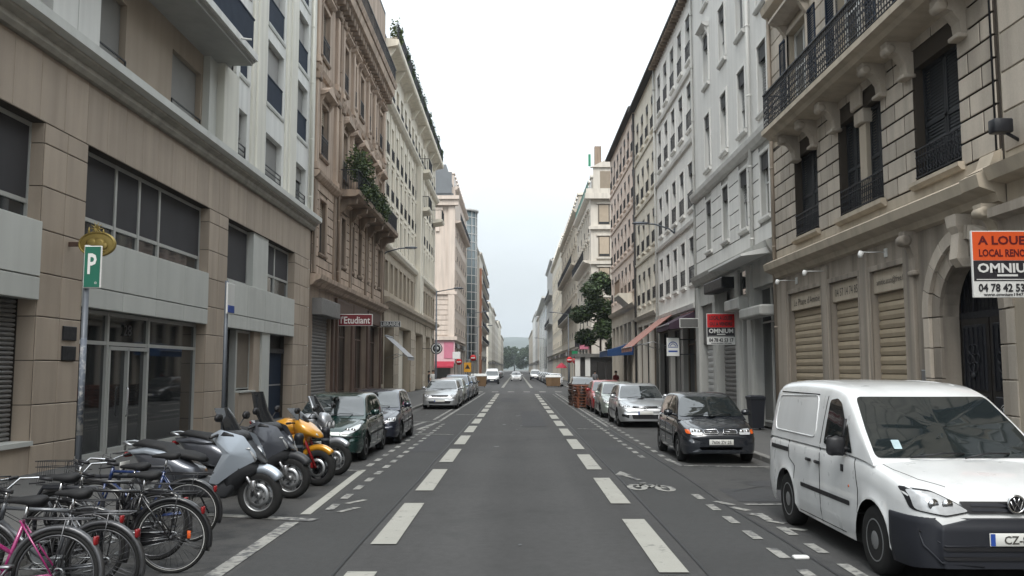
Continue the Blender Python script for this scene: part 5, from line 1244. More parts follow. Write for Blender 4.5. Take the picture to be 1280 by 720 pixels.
# white van
Pv = dict(L=4.42, W=1.80, H=1.83, fo=.88, wb=2.70, wr=.325, zl=.22, tw=.20, gap=.06, boxy=1,
    top=[(0, .66), (.05, .80), (.12, .875), (.35, .955), (.7, 1.03), (1.05, 1.09), (1.5, 1.11), (4.2, 1.11), (4.36, 1.06), (4.42, 1.0)],
    plan=[(0, .72), (.03, .80), (.10, .88), (.25, .945), (.55, .985), (1.0, 1.0), (4.0, 1.0), (4.3, .985), (4.38, .95), (4.42, .90)],
    roof=[(.84, 1.045), (1.15, 1.27), (1.55, 1.56), (1.82, 1.725), (2.05, 1.785), (2.5, 1.82), (3.3, 1.83), (4.0, 1.80), (4.22, 1.74), (4.36, 1.45), (4.41, 1.1)], gw=.975, tumble=.15,
    screen=(1.10, 1.665), apil=.055, rearglass=False,
    sidewin=[[(1.36, 1.10), (2.22, 1.135), (2.20, 1.62), (2.0, 1.645), (1.86, 1.60)]],
    lamp=[(.40, .735), (.60, .70), (.815, .735), (.835, .90), (.66, .885), (.50, .80)], mirror=(1.52, 1.17), mk=1.6, mm=m_black, hm=m_black, handles=[2.36, 2.66], hz=.78,
    seams=[[(1.22, .42), (1.2, .75), (1.30, 1.06)], [(2.30, .26), (2.32, 1.0), (2.34, 1.10)], [(2.34, 1.12), (2.30, 1.66)], [(3.35, .30), (3.2, .78), (3.42, .86), (3.46, 1.08)], [(1.30, .27), (3.1, .27)]],
    strip=[(1.42, .565), (2.98, .565), (2.98, .615), (1.42, .615)], hood=[(.50, .20), (.66, .38), (.76, .66), (.80, .98)], plate_z=.50, plate_x=.0,
    front=[], bumper=(.665, .492, m_bump))
van, vb, vg, vo = car('parked_van', 'white panel van with dark plastic bumper parked at the right kerb', 4.33, 7.75, p_white, Pv, 'steel', 'CZ-860', cat='van')
q = MB()
def bf(e): return lambda x, z: (x, vb.front(x, z)-e, z)
for z0 in (.735, .775):
    patch(q, [(-.37, z0), (.37, z0), (.38, z0+.028), (-.38, z0+.028)], bf(.024), 0, .01, 3)
g_ = MB(); patch(g_, [(-.40, .715), (.40, .715), (.47, .815), (-.47, .815)], bf(.018), 0, .02); gr = g_.build('grille', m_black, van, vo); q.build('grille_bar', m_bump, gr)
for z0 in (.32, .40): 
    q = MB(); patch(q, [(-.62, z0), (.62, z0), (.66, z0+.035), (-.66, z0+.035)], bf(.032), 0, .015, 3); q.build('air_intake', m_black, van, vo)
for sg in (-1, 1):
    q = MB(); pts = [(sg*x, vb.front(x, z)-.022, z) for x, z in ((.28, .44), (.62, .44), (.80, .56), (.78, .44), (.66, .30), (.30, .27))]; q.tube(pts, .010, 6); q.build('bumper_crease', m_bump, van, vo)
    q = MB(); pl = [(2.52, 1.18), (4.05, 1.18), (4.12, 1.3), (4.08, 1.62), (2.6, 1.66)]
    pts = [(sg*(vg.side(u, z)+.002), u, z) for u, z in densify(rounded(pl, .10), .1)]; q.tube(pts, .008, 5, close=True); q.build('pressed_panel', p_white, van, vo)
    q = MB(); q.tube([(sg*(vg.side(u, 1.67)+.002), u, 1.67) for u in (2.6, 3.0, 3.5, 4.05)], .007, 5); q.build('panel_shadow_gap', m_seamc, van, vo)
    q = MB(); patch(q, [(3.45, .93), (4.18, .93), (4.18, .985), (3.45, .985)], lambda u, z: (sg*(vb.side(u, z)+.006), u, z), 0, .012, 3); q.build('door_rail', m_black, van, vo)
    q = MB(); q.rbox(sg*(vb.side(1.62, .92)+.004), 1.62, .93, .012, .07, .075, .004); q.build('badge', m_black, van, vo)
    q = MB(); q.lathe([(.02, 0), (.016, .01), (0, .012)], 10, (sg*vb.side(1.45, .75), 1.45, .76), 'x'); q.build('side_repeater', m_amber, van, vo)
    q = MB(); q.tube([(sg*.56, u, max([z_ for z_ in np.linspace(1.5, 1.86, 73) if vg.side(u, z_) >= .56]+[1.5])) for u in (2.1, 2.5, 2.9, 3.3, 3.7, 4.0)], .008, 5); q.build('roof_rib', p_white, van, vo)
    q = MB(); patch(q, [(1.36, 1.11), (1.62, 1.12), (1.60, 1.40)], lambda u, z: (sg*(vg.side(u, z)+.012), u, z), 0, .02, 3); q.build('quarter_pane', m_cglass, van, vo)
    q = MB(); q.tube([(sg*(vg.side(1.66, z)+.010), 1.66, z) for z in (1.11, 1.3, 1.44)], .014, 5); q.build('window_post', m_black, van, vo)
bc = (0, vb.front(0, .79)-.030, .80); q = MB(); q.torus(bc, .072, .010, 'y', 28, 6); q.lathe([(0, 0), (.07, .002)], 20, (bc[0], bc[1]+.008, bc[2]), 'y', 1, caps=False)
k = .058
for pts in ([(-.62, .62), (-.18, -.25+.35), (0, .42), (.18, .10), (.62, .62)][:0],): pass
for pts in ([(-.42, .88), (-.12, .16), (.12, .16), (.42, .88)], [(-.86, .42), (-.42, -.82), (0, .10), (.42, -.82), (.86, .42)]):
    q.tube([(bc[0]+a*k*1.06, bc[1]-.004, bc[2]+c*k*1.06) for a, c in pts], .0075, 5)
q.build('emblem', [m_chrome, m_black], van, vo)
q = MB(); patch(q, [(-.60, 1.17), (-.52, 1.17), (-.51, 1.25), (-.59, 1.25)], lambda x, z: (x, vg.front(x, z)-.018, z+.012), 0, .01, 3); q.build('windscreen_sticker', mat('pale_sticker', (.35, .45, .48), .5, .2, 9), van, vo)
# dark grey small hatchback
Pm = hatch(3.70, 1.60, 1.44, amber=[(.62, .625), (.70, .635), (.71, .715), (.63, .71)], lamp=[(.38, .615), (.61, .615), (.62, .735), (.46, .725), (.38, .68)], plate_z=.46,
    front=[('grille', [(.05, .64), (.33, .635), (.335, .70), (.07, .715)], m_black), ('grille', [(-.05, .64), (-.33, .635), (-.335, .70), (-.07, .715)], m_black), ('bumper', [(-.70, .26), (.70, .26), (.74, .55), (-.74, .55)], p_dkgrey), ('air_intake', [(-.42, .30), (.42, .30), (.46, .36), (-.46, .36)], m_black)])
mc, cb, cg, cf = car('parked_car', 'small dark grey hatchback with twin oval grille parked behind the white van', 4.22, 18.25, p_dkgrey, Pm, 'steel', '7606 ZV 25', eu=False)
for sg in (-1, 1):
    q = MB(); pts = [(sg*x, cb.front(x, z)-.02, z) for x, z in rounded([(.05, .635), (.34, .63), (.345, .705), (.07, .72)], .03)]; q.tube(pts, .008, 5, close=True); q.tube([(sg*.08, cb.front(.1, .675)-.02, .675), (sg*.31, cb.front(.3, .668)-.02, .668)], .006, 5); q.build('grille_trim', m_chrome, mc, cf)
# silver five-door
Pa = hatch(4.25, 1.75, 1.46, lamp=[(.42, .655), (.66, .66), (.80, .70), (.80, .78), (.62, .755), (.44, .70)], plate_z=.50, wr=.31,
    front=[('grille', [(-.40, .645), (.40, .645), (.42, .72), (-.42, .72)], m_black), ('lower_grille', [(-.42, .30), (.42, .30), (.46, .44), (-.46, .44)], m_black)], fog=[(.55, .32), (.78, .38), (.78, .46), (.54, .45)])
ac_, ab, ag, ao = car('parked_car', 'silver five door hatchback parked behind the dark grey one', 4.30, 29.4, p_silver, Pa, 5, None)
q = MB(); q.tube([(x, ab.front(x, .69)-.024, .69) for x in (-.40, -.2, 0, .2, .40)], .016, 6); q.torus((0, ab.front(0, .69)-.035, .69), .05, .008, 'y', 18, 5); q.build('chrome_bar', m_chrome, ac_, ao)
def simple(label, X, Yf, pm, L=4.0, W=1.7, H=1.45, ws='steel', name='parked_car', grp='cars parked along the kerb', rz=0, **k):
    P = hatch(L, W, H, front=[('grille', [(-.40, .60*H/1.43), (.40, .60*H/1.43), (.42, .69*H/1.43), (-.42, .69*H/1.43)], m_black), ('lower_grille', [(-.5, .28), (.5, .28), (.55, .40), (-.55, .40)], m_black)], **k)
    return car(name, label, X, Yf, pm, P, ws, None, grp, rz)
simple('pale grey green compact car parked behind the silver five door', 4.2, 35.0, p_gold, 3.9, 1.66, 1.44)
simple('red hatchback parked between the pale grey green car and the pallet stacks', 4.2, 39.6, p_red, 3.9, 1.66, 1.45)
simple('dark estate car with bright windscreen parked behind the pallet stacks', 4.15, 52.5, p_black, 4.5, 1.76, 1.5)
simple('small white car parked beyond the right crossing', 4.4, 98, p_white, 3.8, 1.65, 1.45); simple('silver car parked past the small white one, right side', 4.4, 104, p_silver, 4.2, 1.7, 1.45)
simple('black hatchback parked far on the right past the silver car', 4.4, 110, p_black, 4.2, 1.7, 1.45); simple('grey car farthest in the right hand row', 4.4, 117, p_dkgrey, 4.2, 1.7, 1.45)
# left row
Pg = hatch(3.83, 1.66, 1.43, lamp=[(.36, .60), (.62, .625), (.735, .70), (.73, .80), (.60, .745), (.40, .64)], plate_z=.40, wr=.30, front=[('bumper', [(-.72, .26), (.72, .26), (.76, .53), (-.76, .53)], p_green), ('lower_grille', [(-.45, .28), (.45, .28), (.5, .36), (-.5, .36)], m_black)], amber=None)
g1, gb, gg, go = car('parked_car', 'bottle green hatchback with cat eye headlights parked beside the motorbikes', -4.08, 18.45, p_green, Pg, 5, None)
for sg in (-1, 1): q = MB(); q.tube([(sg*x, gb.front(x, .545)-.012, .545) for x in (.1, .4, .6, .74)], .014, 6); q.build('bumper_strip', m_black, g1, go)
simple('navy blue hatchback parked right behind the bottle green one', -3.88, 22.75, p_navy, 3.78, 1.64, 1.42, 5, wr=.29)
simple('silver saloon at the head of the row by the arcade', -3.75, 42.6, p_silver, 4.6, 1.78, 1.45, 5, wr=.31)
simple('pale silver car second in the row by the arcade', -3.75, 48.0, p_gold, 4.2, 1.72, 1.46); simple('blue grey people carrier third in the row by the arcade', -3.75, 53.0, paint('paint_blue_grey', (.12, .16, .23), .5), 4.3, 1.74, 1.62)
simple('dark car fourth in the row by the arcade', -3.75, 58.2, p_dkgrey, 4.2, 1.72, 1.46); simple('black car last in the row by the arcade', -3.75, 63.2, p_black, 4.1, 1.7, 1.46)
simple('white car driving in the middle lane far down the street', -.1, 141, p_white, 4.2, 1.74, 1.5, name='driving_car', grp=None)
for i, (y, pm, lb) in enumerate(((126, p_silver, 'silver car first in the far left row past the white van'), (132, p_dkgrey, 'dark grey car second in the far left row past the white van'), (138, p_white, 'white car third in the far left row past the white van'), (146, p_black, 'black car fourth in the far left row past the white van'), (154, p_silver, 'silver car last in the far left row'))): simple(lb, -4.0, y, pm, 4.2, 1.72, 1.5)
Pv2 = dict(Pv)
car('parked_van', 'small white van parked far on the left behind the brown containers', -3.2, 112, p_white, dict(Pv2, H=2.0, roof=[(u, z*1.09 if z > 1.3 else z) for u, z in Pv['roof']]), 'steel', None, 'vans parked along the street', cat='van')
car('parked_van', 'white van parked across the far right of the street end', 3.2, 150, p_white, Pv2, 'steel', None, 'vans parked along the street', cat='van')

pl_ = [p_silver, p_black, p_white, p_dkgrey, paint('paint_blue_grey', (.12, .16, .23), .5), p_red, p_gold]
for i in range(9):
    simple(['silver', 'black', 'white', 'dark grey', 'blue grey', 'red', 'pale green', 'silver', 'black'][i]+' car in the distant right hand row, '+['just past', 'second past', 'third past', 'fourth past', 'fifth past', 'sixth past', 'seventh past', 'eighth past', 'ninth past'][i]+' the farthest grey car', 4.4, 124+i*6.3, pl_[i % 7], 4.2, 1.72, 1.47)
    simple(['silver', 'black', 'white', 'dark grey', 'blue grey', 'red', 'pale green', 'silver', 'black'][(i+3) % 9]+' car in the distant left hand row, '+['just past', 'second past', 'third past', 'fourth past', 'fifth past', 'sixth past', 'seventh past', 'eighth past', 'ninth past'][i]+' the last silver one', -4.1, 160+i*6.3, pl_[(i+3) % 9 % 7], 4.2, 1.72, 1.47)
# ======================= two-wheelers =======================
m_fork = mat('fork_metal', (.42, .42, .43), .3, .08, 6, metal=.9); m_seat = mat('seat_vinyl', (.010, .010, .011), .7, .15, 6, bump=.1)
m_mag = paint('paint_magenta', (.26, .016, .115), .1, .35); m_bblk = paint('paint_bike_black', (.012, .012, .014), .1, .35); m_bblu = paint('paint_bike_blue', (.012, .03, .11), .2, .35); m_bgrey = paint('paint_bike_grey', (.10, .105, .115), .4, .4)
m_orange = mat('orange_reflector', (.75, .12, .02), .3, .1, 5, coat=.5); m_refl = mat('reflective_band', (.58, .58, .56), .5, .05, 5)
m_gsteel = mat('mudguard_steel', (.11, .11, .115), .4, .2, 6, metal=.8)
BW = {}
def bike_wheel(root, x, z, R0, band=False, tw=.018):
    k = (R0, band, tw)
    if k not in BW:
        t = MB(); t.torus((0, 0, 0), R0-tw, tw, 'y', 40, 8)
        if band: t.torus((0, 0, 0), R0-tw*2.0, tw*.55, 'y', 40, 6, 1)
        q = MB(); q.torus((0, 0, 0), R0-tw*2.4, .010, 'y', 40, 6); 
        for i in range(28):
            a = 2*math.pi*i/28; b_ = a+(.5 if i % 2 else -.5); sg = .03 if i % 4 < 2 else -.03
            q.tube([(.022*math.cos(b_), sg, .022*math.sin(b_)), ((R0-tw*2.5)*math.cos(a), 0, (R0-tw*2.5)*math.sin(a))], .0016, 4)
        q.lathe([(.012, -.05), (.024, -.035), (.016, 0), (.024, .035), (.012, .05)], 10, (0, 0, 0), 'y')
        BW[k] = (t.mesh('wheel', [m_rub, m_refl]), q.mesh('rim', m_gsteel))
    a, b_ = BW[k]; o = put('wheel', a, root, (x, 0, z)); put('rim', b_, o); return o
def bicycle(label, X, Y, rz, fm, style='city', R0=.345, lean=0, band=False, guard=None, basket=False, low=False, seat_h=.92, grip=m_black):
    """local x forward (front wheel at +x), origin under the rear axle"""
    g = thing('bicycle', label, 'bicycle', (X, Y, 0), rz, 'bicycles parked along the kerb'); g.rotation_euler = (lean, 0, rz)
    wb = 1.06; bike_wheel(g, 0, R0, R0, band); bike_wheel(g, wb, R0, R0, band)
    bb = (.43, 0, R0-.05); st = (.28, 0, seat_h-.18); ht = (.86, 0, R0+.50); hb = (.90, 0, R0+.36); q = MB()
    tt0 = (.34, 0, R0+.16) if low else (.30, 0, R0+.44)
    q.tube([bb, st], .016, 8); q.tube([tt0, (ht[0]-.005, 0, ht[2]-.04)], .017, 8); q.tube([bb, hb], .019, 8); q.tube([ht, hb], .021, 8)
    if low: q.tube([(.38, 0, R0+.02), (hb[0], 0, hb[2]+.02)], .014, 8)
    for s in (-1, 1): q.tube([(0, s*.055, R0), (.40, s*.03, bb[2])], .010, 6); q.tube([(0, s*.055, R0), (.30, s*.02, R0+.42)], .008, 6)
    fr = q.build('frame', fm, g)
    q = MB(); q.tube([hb, (.93, 0, R0+.30)], .018, 8)
    for s in (-1, 1): q.tube([(.93, s*.05, R0+.33), (.95, s*.055, R0+.2), (1.03, s*.055, R0+.02), (wb, s*.055, R0)], [.014, .013, .010, .009], 6)
    q.build('fork', fm if style != 'chrome' else m_fork, g)
    q = MB(); q.tube([st, (.255, 0, seat_h-.02)], .013, 8); q.build('seat_post', m_chrome, g)
    q = MB(); q.rings([[(x, w_*math.cos(a), z+h_*math.sin(a)) for a in [2*math.pi*i/12 for i in range(12)]] for x, w_, h_, z in ((.10, .02, .015, seat_h+.01), (.13, .07, .045, seat_h), (.20, .075, .05, seat_h-.005), (.28, .045, .035, seat_h), (.36, .03, .025, seat_h), (.42, .018, .015, seat_h-.005))]); q.build('saddle', m_seat, g)
    q = MB(); hz = ht[2]+.10; q.tube([ht, (.85, 0, hz)], .014, 8)
    if style == 'flat': P_ = [(.80, -.30, hz+.02), (.84, -.12, hz+.01), (.86, 0, hz), (.84, .12, hz+.01), (.80, .30, hz+.02)]
    else: P_ = [(.62, -.28, hz+.05), (.74, -.27, hz+.07), (.84, -.16, hz+.08), (.87, 0, hz), (.84, .16, hz+.08), (.74, .27, hz+.07), (.62, .28, hz+.05)]
    q.tube(P_, .011, 8); hbz = q.build('handlebar', m_chrome, g)
    q = MB(); 
    for s in (0, -1): a, b_ = Vector(P_[s]), Vector(P_[1 if s == 0 else -2]); q.tube([a, a+(b_-a)*.9 if style != 'flat' else a+(b_-a)*.6], .017, 8)
    for s in (-1, 1): q.tube([(P_[0][0]+.06, s*abs(P_[0][1])*.98, hz+.03), (P_[0][0]+.16, s*abs(P_[0][1])*.7, hz+.03)], .008, 5)
    q.build('grip', grip, hbz)
    q = MB(); q.tube([(.84, .1, hz+.03), (.95, .06, hz+.06), (1.0, .03, hz-.15), (.96, .04, R0+.3)], .0035, 5); q.tube([(.82, -.14, hz+.03), (.93, -.08, hz+.05), (.88, -.02, hz-.2), (.5, -.02, R0+.2), (.1, -.03, R0+.25)], .0035, 5); q.build('cable', m_black, hbz)
    q = MB(); q.torus((bb[0], -.045, bb[2]), .085, .006, 'y', 24, 5); q.lathe([(0, 0), (.085, .001)], 24, (bb[0], -.047, bb[2]), 'y', caps=False); q.torus((0, -.045, R0), .04, .008, 'y', 16, 5)
    q.tube([(bb[0], -.06, bb[2]), (bb[0]+.10, -.06, bb[2]-.13)], .009, 6); q.tube([(bb[0], .06, bb[2]), (bb[0]-.10, .06, bb[2]+.13)], .009, 6)
    for s, dx, dz in ((-1, .10, -.13), (1, -.10, .13)): q.rbox(bb[0]+dx, s*.11, bb[2]+dz, .09, .09, .02, .006)
    for dz in (-.085, .085): q.tube([(bb[0], -.045, bb[2]+dz), (0, -.045, R0+dz*.47)], .0045, 4)
    q.build('crankset', m_alu, g)
    if guard:
        for x, a0, a1 in ((0, 5, 200), (wb, 30, 175)):
            q = MB(); q.torus((x, 0, R0), R0+.018, .026, 'y', 22, 6, 0, a0 if x == 0 else a0, a1, flat=1.1)
            q2 = []
            for s in (-1, 1): q.tube([(x, s*.04, R0), (x+(R0+.018)*math.cos(R(a1 if x == 0 else 150)), s*.03, R0+(R0+.018)*math.sin(R(a1 if x == 0 else 150)))], .003, 4)
            q.build('mudguard', guard, g)
        q = MB(); q.rbox(-.30 if not basket else -.3, 0, R0+.26, .035, .06, .075, .012); q.build('rear_light', m_red, g)
        q = MB()
        for s in (-1, 1): q.tube([(.27, s*.05, R0+.44), (.0, s*.065, R0+.43), (-.26, s*.06, R0+.43)], .007, 5); q.tube([(-.08, s*.065, R0+.43), (0, s*.06, R0+.02)], .006, 5)
        for x in (-.26, -.1, .06): q.tube([(x, -.06, R0+.43), (x, .06, R0+.43)], .006, 5)
        q.tube([(.2, 0, R0+.435), (-.25, 0, R0+.435)], .006, 5); q.build('luggage_rack', m_gsteel if guard != m_bblk else m_black, g)
    if band and guard is m_bblk and fm is m_bblk: q = MB(); q.rbox(-.16, -.02, R0+.02, .035, .012, .075, .005); q.build('spoke_reflector', m_orange, g)
    if guard is m_bblk and fm is m_bblk:     # soft bags and a wound lock
        q = MB(); q.torus((.33, 0, R0+.30), .075, .012, 'x', 20, 6); q.torus((.35, .01, R0+.29), .08, .011, 'x', 20, 6); q.build('cable_lock', m_black, g)
        q = MB(); q.prism([(.02, R0+.045), (.36, R0+.06), (.48, R0+.03), (.50, R0-.10), (.40, R0-.14), (.0, R0-.04)], -.075, -.06, 'y'); q.build('chain_guard', m_black, g)
    if basket:
        q = MB()
        for z in (0, .09, .18, .24): 
            e = .02*z/.24; q.tube([(.93-e, -.16-e, R0+.42+z), (1.22+e, -.16-e, R0+.42+z), (1.22+e, .16+e, R0+.42+z), (.93-e, .16+e, R0+.42+z)], .004, 4, close=True)
        for i in range(9):
            t = -.16+.04*i; q.tube([(.93, t, R0+.66), (.93, t, R0+.42), (1.22, t, R0+.42), (1.22, t, R0+.66)], .003, 4)
        q.build('basket', m_black, g)
    return g
# rear wheels towards the road (right), fronts at the pavement: local +x -> world -X
pi = math.pi
bicycle('magenta pink city bicycle with red rear lamp, nearest of the row', -3.66, 7.05, pi+.04, m_mag, 'city', .345, R(4), guard=m_gsteel, low=True)
bicycle('grey bicycle with polished mudguard right behind the magenta one', -3.50, 7.55, pi-.05, m_bgrey, 'chrome', .33, R(-3), guard=m_gsteel, basket=True)
bicycle('dark bicycle half hidden between the polished mudguard one and the black one', -3.9, 8.05, pi+.06, m_bblk, 'flat', .345, R(3), guard=m_bblk, seat_h=.98)
bicycle('black city bicycle with pale tyre bands and orange spoke reflector', -3.34, 8.62, pi+.05, m_bblk, 'city', .35, R(-4), band=True, guard=m_bblk, seat_h=.95)
bicycle('second black bicycle behind the one with the pale tyre bands', -3.75, 9.2, pi-.04, m_bblk, 'city', .345, R(4), guard=m_bblk, basket=True, seat_h=.95)
bicycle('blue bicycle with pale wheel band, closest to the silver scooter', -3.75, 10.15, pi+.03, m_bblu, 'flat', .345, R(-3), band=True, guard=m_bblk, seat_h=.98)
def loft(mb, secs, n=14, mi=0, p=2.4):
    """secs: (x, z, half width, half height[, pitch]) super-ellipse rings along x"""
    rs = []
    for s_ in secs:
        x, z, w_, h_ = s_[:4]; pt = s_[4] if len(s_) > 4 else 0; r = []
        for i in range(n):
            a = 2*math.pi*i/n; c, d = math.cos(a), math.sin(a); yy = w_*math.copysign(abs(c)**(2/p), c); zz = h_*math.copysign(abs(d)**(2/p), d)
            r.append((x-zz*math.sin(pt), yy, z+zz*math.cos(pt)))
        rs.append(r)
    mb.rings(rs, mi, True)
def puff(mb, poly, hw, edge=.4, k=4, mi=0, x0=0, taper=None):
    """side outline (x, z) swelled to half width hw: rounded body panel solid"""
    P = densify(rounded(poly, .06), .07); n = len(P); cx = sum(p[0] for p in P)/n; cz = sum(p[1] for p in P)/n; L = []
    for sg in (-1, 1):
        lay = []
        for j in range(k):
            t = j/(k-1); sc = 1-.62*t**1.6; y = hw*(edge+(1-edge)*math.sin(t*math.pi/2))
            lay.append([(cx+(p[0]-cx)*sc, sg*(y*(taper(p[0], p[1]) if taper else 1)), cz+(p[1]-cz)*sc) for p in P])
        L.append(lay)
    rs = L[0][::-1]+L[1]; mb.rings(rs, mi, True)
def moto_wheel(root, x, r, wd, rimm, spokes, name='wheel', disc=True):
    t = MB(); t.lathe([(r*.66, -wd*.42), (r*.80, -wd*.52), (r*.93, -wd*.40), (r*.99, -wd*.16), (r, 0), (r*.99, wd*.16), (r*.93, wd*.40), (r*.80, wd*.52), (r*.66, wd*.42)], 36, (0, 0, 0), 'y', caps=False)
    o = t.build(name, m_rub, root, (x, 0, r)); q = MB(); rr = r*.67
    q.lathe([(rr*1.02, -wd*.43), (rr*.93, -wd*.38), (rr*.90, 0), (rr*.93, wd*.38), (rr*1.02, wd*.43)], 32, (0, 0, 0), 'y', caps=False)
    for i in range(spokes):
        a = 2*pi*i/spokes; c, s_ = math.cos(a), math.sin(a); vs = []
        for yy in (-wd*.2, wd*.2):
            for p, t_ in ((rr*.15, -.035), (rr*.93, -.022), (rr*.93, .022), (rr*.15, .035)): vs.append((p*c-t_*s_, yy, p*s_+t_*c))
        q.add(vs, [(0, 1, 2, 3), (4, 7, 6, 5), (0, 4, 5, 1), (1, 5, 6, 2), (2, 6, 7, 3), (3, 7, 4, 0)])
    q.lathe([(.03, -wd*.6), (.045, -wd*.3), (.045, wd*.3), (.03, wd*.6)], 12, (0, 0, 0), 'y'); q.build('rim', rimm, o)
    if disc:
        for s in (-1, 1):
            q = MB(); q.lathe([(rr*.52, -.002), (rr*.74, -.002), (rr*.74, .002), (rr*.52, .002)], 28, (0, s*wd*.52, 0), 'y', caps=False); q.build('brake_disc', m_alu, o)
    return o
m_fair = mat('smoked_screen', (.012, .013, .015), .10, .2, 2, spec=.5); m_dkpl = mat('scooter_dark_plastic', (.028, .029, .032), .5, .12, 4)
p_scsil = paint('paint_scooter_silver', (.36, .40, .45), .55, .3); p_scdk = paint('paint_scooter_slate', (.075, .080, .095), .5, .35); p_yel = paint('paint_amber_yellow', (.52, .24, .015), .2, .3); p_msil = paint('paint_moto_silver', (.30, .31, .33), .5, .35)
def mirror_pair(root, x, z, dx=.02, w_=.34, m=m_black):
    for s in (-1, 1):
        q = MB(); q.tube([(x, s*.16, z), (x+dx, s*(w_-.08), z+.12), (x+dx, s*w_, z+.15)], .008, 6); q.rings([[(x+dx+a_, s*w_+.075*c*1.0, z+.17+.05*d) for c, d in [(math.cos(t*pi/6), math.sin(t*pi/6)) for t in range(12)]] for a_ in (-.018, .02)]); q.build('mirror', m, root)
def scooter(label, X, Y, rz, pm, tall=0, steer=0):
    g = thing('scooter', label, 'scooter', (X, Y, 0), rz, 'motor scooters in the bay')
    moto_wheel(g, 0, .285, .14, m_steel, 5); moto_wheel(g, 1.42, .30, .12, m_steel, 5)
    q = MB(); puff(q, [(-.32, .80), (-.38, .86), (.0, .84), (.30, .78), (.62, .62), (.66, .50), (.30, .42), (-.05, .52)], .20, .55); q.build('tail_panel', p_scdk if pm is p_scsil else pm, g)
    q = MB(); puff(q, [(-.36, .83), (-.1, .88), (.1, .85), (.3, .80), (.2, .76), (-.1, .80), (-.3, .79)], .205, .7, taper=lambda x, z: 1.02); q.build('tail_flash', pm, g)
    q = MB(); loft(q, [(-.30, .90, .10, .03), (-.2, .92, .15, .05), (.02, .89, .16, .055), (.16, .86, .15, .07), (.24, .80, .165, .05), (.45, .78, .15, .055), (.62, .74, .10, .05), (.68, .72, .05, .03)]); q.build('seat', m_seat, g)
    q = MB(); q.tube([(-.28, -.15, .90), (-.42, -.12, .93), (-.44, 0, .93), (-.42, .12, .93), (-.28, .15, .90)], .018, 7); q.build('grab_rail', m_alu, g)
    q = MB(); q.rbox(-.40, 0, .78, .05, .24, .07, .02); q.build('tail_light', m_red, g)
    q = MB(); puff(q, [(.42, .28), (1.05, .26), (1.16, .44), (1.08, .56), (.78, .44), (.55, .52), (.44, .48)], .20, .75); puff(q, [(-.02, .40), (.5, .46), (.46, .24), (.10, .22)], .13, .6); q.build('footboard', m_dkpl, g)
    # front apron: leg shield, nose, painted side wings
    q = MB(); loft(q, [(1.02, .52, .20, .24, .2), (1.10, .66, .225, .28, .25), (1.18, .74, .21, .27, .35), (1.30, .74, .15, .20, .45), (1.38, .73, .07, .12, .5)]); q.build('leg_shield', m_dkpl, g)
    for s in (-1, 1):
        q = MB(); pl = [(.84, 1.05), (.97, 1.12), (1.26, 1.04), (1.40, .84), (1.42, .74), (1.20, .62), (.95, .44), (.84, .46), (.90, .60), (1.02, .82)]
        P = densify(rounded(pl, .025), .05); n = len(P); cx, cz = 1.12, .82
        def yy(x, z): return s*(.24-.62*max(0, x-.95)**2-.28*max(0, z-.80)**2-.25*max(0, .70-z)**2)
        vs = []; 
        for k_ in range(4): t = 1-k_*.28; vs += [(cx+(p[0]-cx)*t, yy(cx+(p[0]-cx)*t, cz+(p[1]-cz)*t)+s*.018*(1-t), cz+(p[1]-cz)*t) for p in P]
        vs.append((cx, yy(cx, cz)+s*.02, cz)); fs = [(k_*n+i, k_*n+(i+1) % n, (k_+1)*n+(i+1) % n, (k_+1)*n+i) for k_ in range(3) for i in range(n)]+[(3*n+i, 3*n+(i+1) % n, 4*n) for i in range(n)]
        q.add(vs, fs, 0, True); q.build('side_fairing', pm, g)
        q = MB(); q.rings([[(1.33+.10*math.cos(t*pi/8)*.9-.05*k_, s*(.13+.0*k_)+s*.06*math.sin(t*pi/8)*.4-s*.02*k_, .80+.075*math.sin(t*pi/8)+.07*k_*.2+.06*math.cos(t*pi/8)*-.9) for t in range(16)] for k_ in (1, 0)]); q.build('headlight', m_lens, g)
    q = MB(); loft(q, [(1.20, .98, .17, .03, .6), (1.32, .86, .16, .05, .8), (1.44, .74, .10, .06, .9), (1.48, .69, .03, .03, 1.0)]); q.build('nose_panel', pm if pm is p_scdk else m_dkpl, g)
    q = MB(); loft(q, [(.90, 1.02, .20, .03), (1.02, 1.06, .24, .06), (1.14, 1.04, .21, .06), (1.22, .98, .16, .04)]); q.tube([(.90, -.34, 1.02), (.94, -.22, 1.05), (1.0, 0, 1.06), (.94, .22, 1.05), (.90, .34, 1.02)], .018, 8); q.build('handlebar', m_black, g)
    mirror_pair(g, 1.0, 1.10, .02, .36)
    q = MB(); W_ = [(1.20, .16, .98), (1.12, .19, 1.12), (1.03, .18, 1.27), (.95, .12, 1.38+tall)]; vs = []
    for x, w_, z in W_: vs += [(x-.12*(abs(t)**2), w_*t, z) for t in (-1, -.6, -.2, .2, .6, 1)]
    vs2 = [(x-.006, y, z) for x, y, z in vs]; q.add(vs+vs2, [(r*6+i, r*6+i+1, r*6+i+7, r*6+i+6) for r in range(3) for i in range(5)]+[(24+r*6+i, 24+r*6+i+6, 24+r*6+i+7, 24+r*6+i+1) for r in range(3) for i in range(5)], 0, True); q.build('windscreen', m_fair, g)
    q = MB()
    for s in (-1, 1): q.tube([(1.20, s*.09, .66), (1.42, s*.095, .30)], [.024, .020], 8); q.rbox(1.37, s*.10, .42, .07, .05, .14, .015)
    q.build('fork', m_fork, g)
    q = MB(); q.torus((1.42, 0, .30), .325, .07, 'y', 16, 8, 0, 38, 150, flat=1.0); q.build('front_mudguard', pm if pm is p_scsil else m_dkpl, g)
    q = MB(); q.torus((0, 0, .285), .315, .075, 'y', 14, 8, 0, 70, 190); q.build('rear_mudguard', m_dkpl, g)
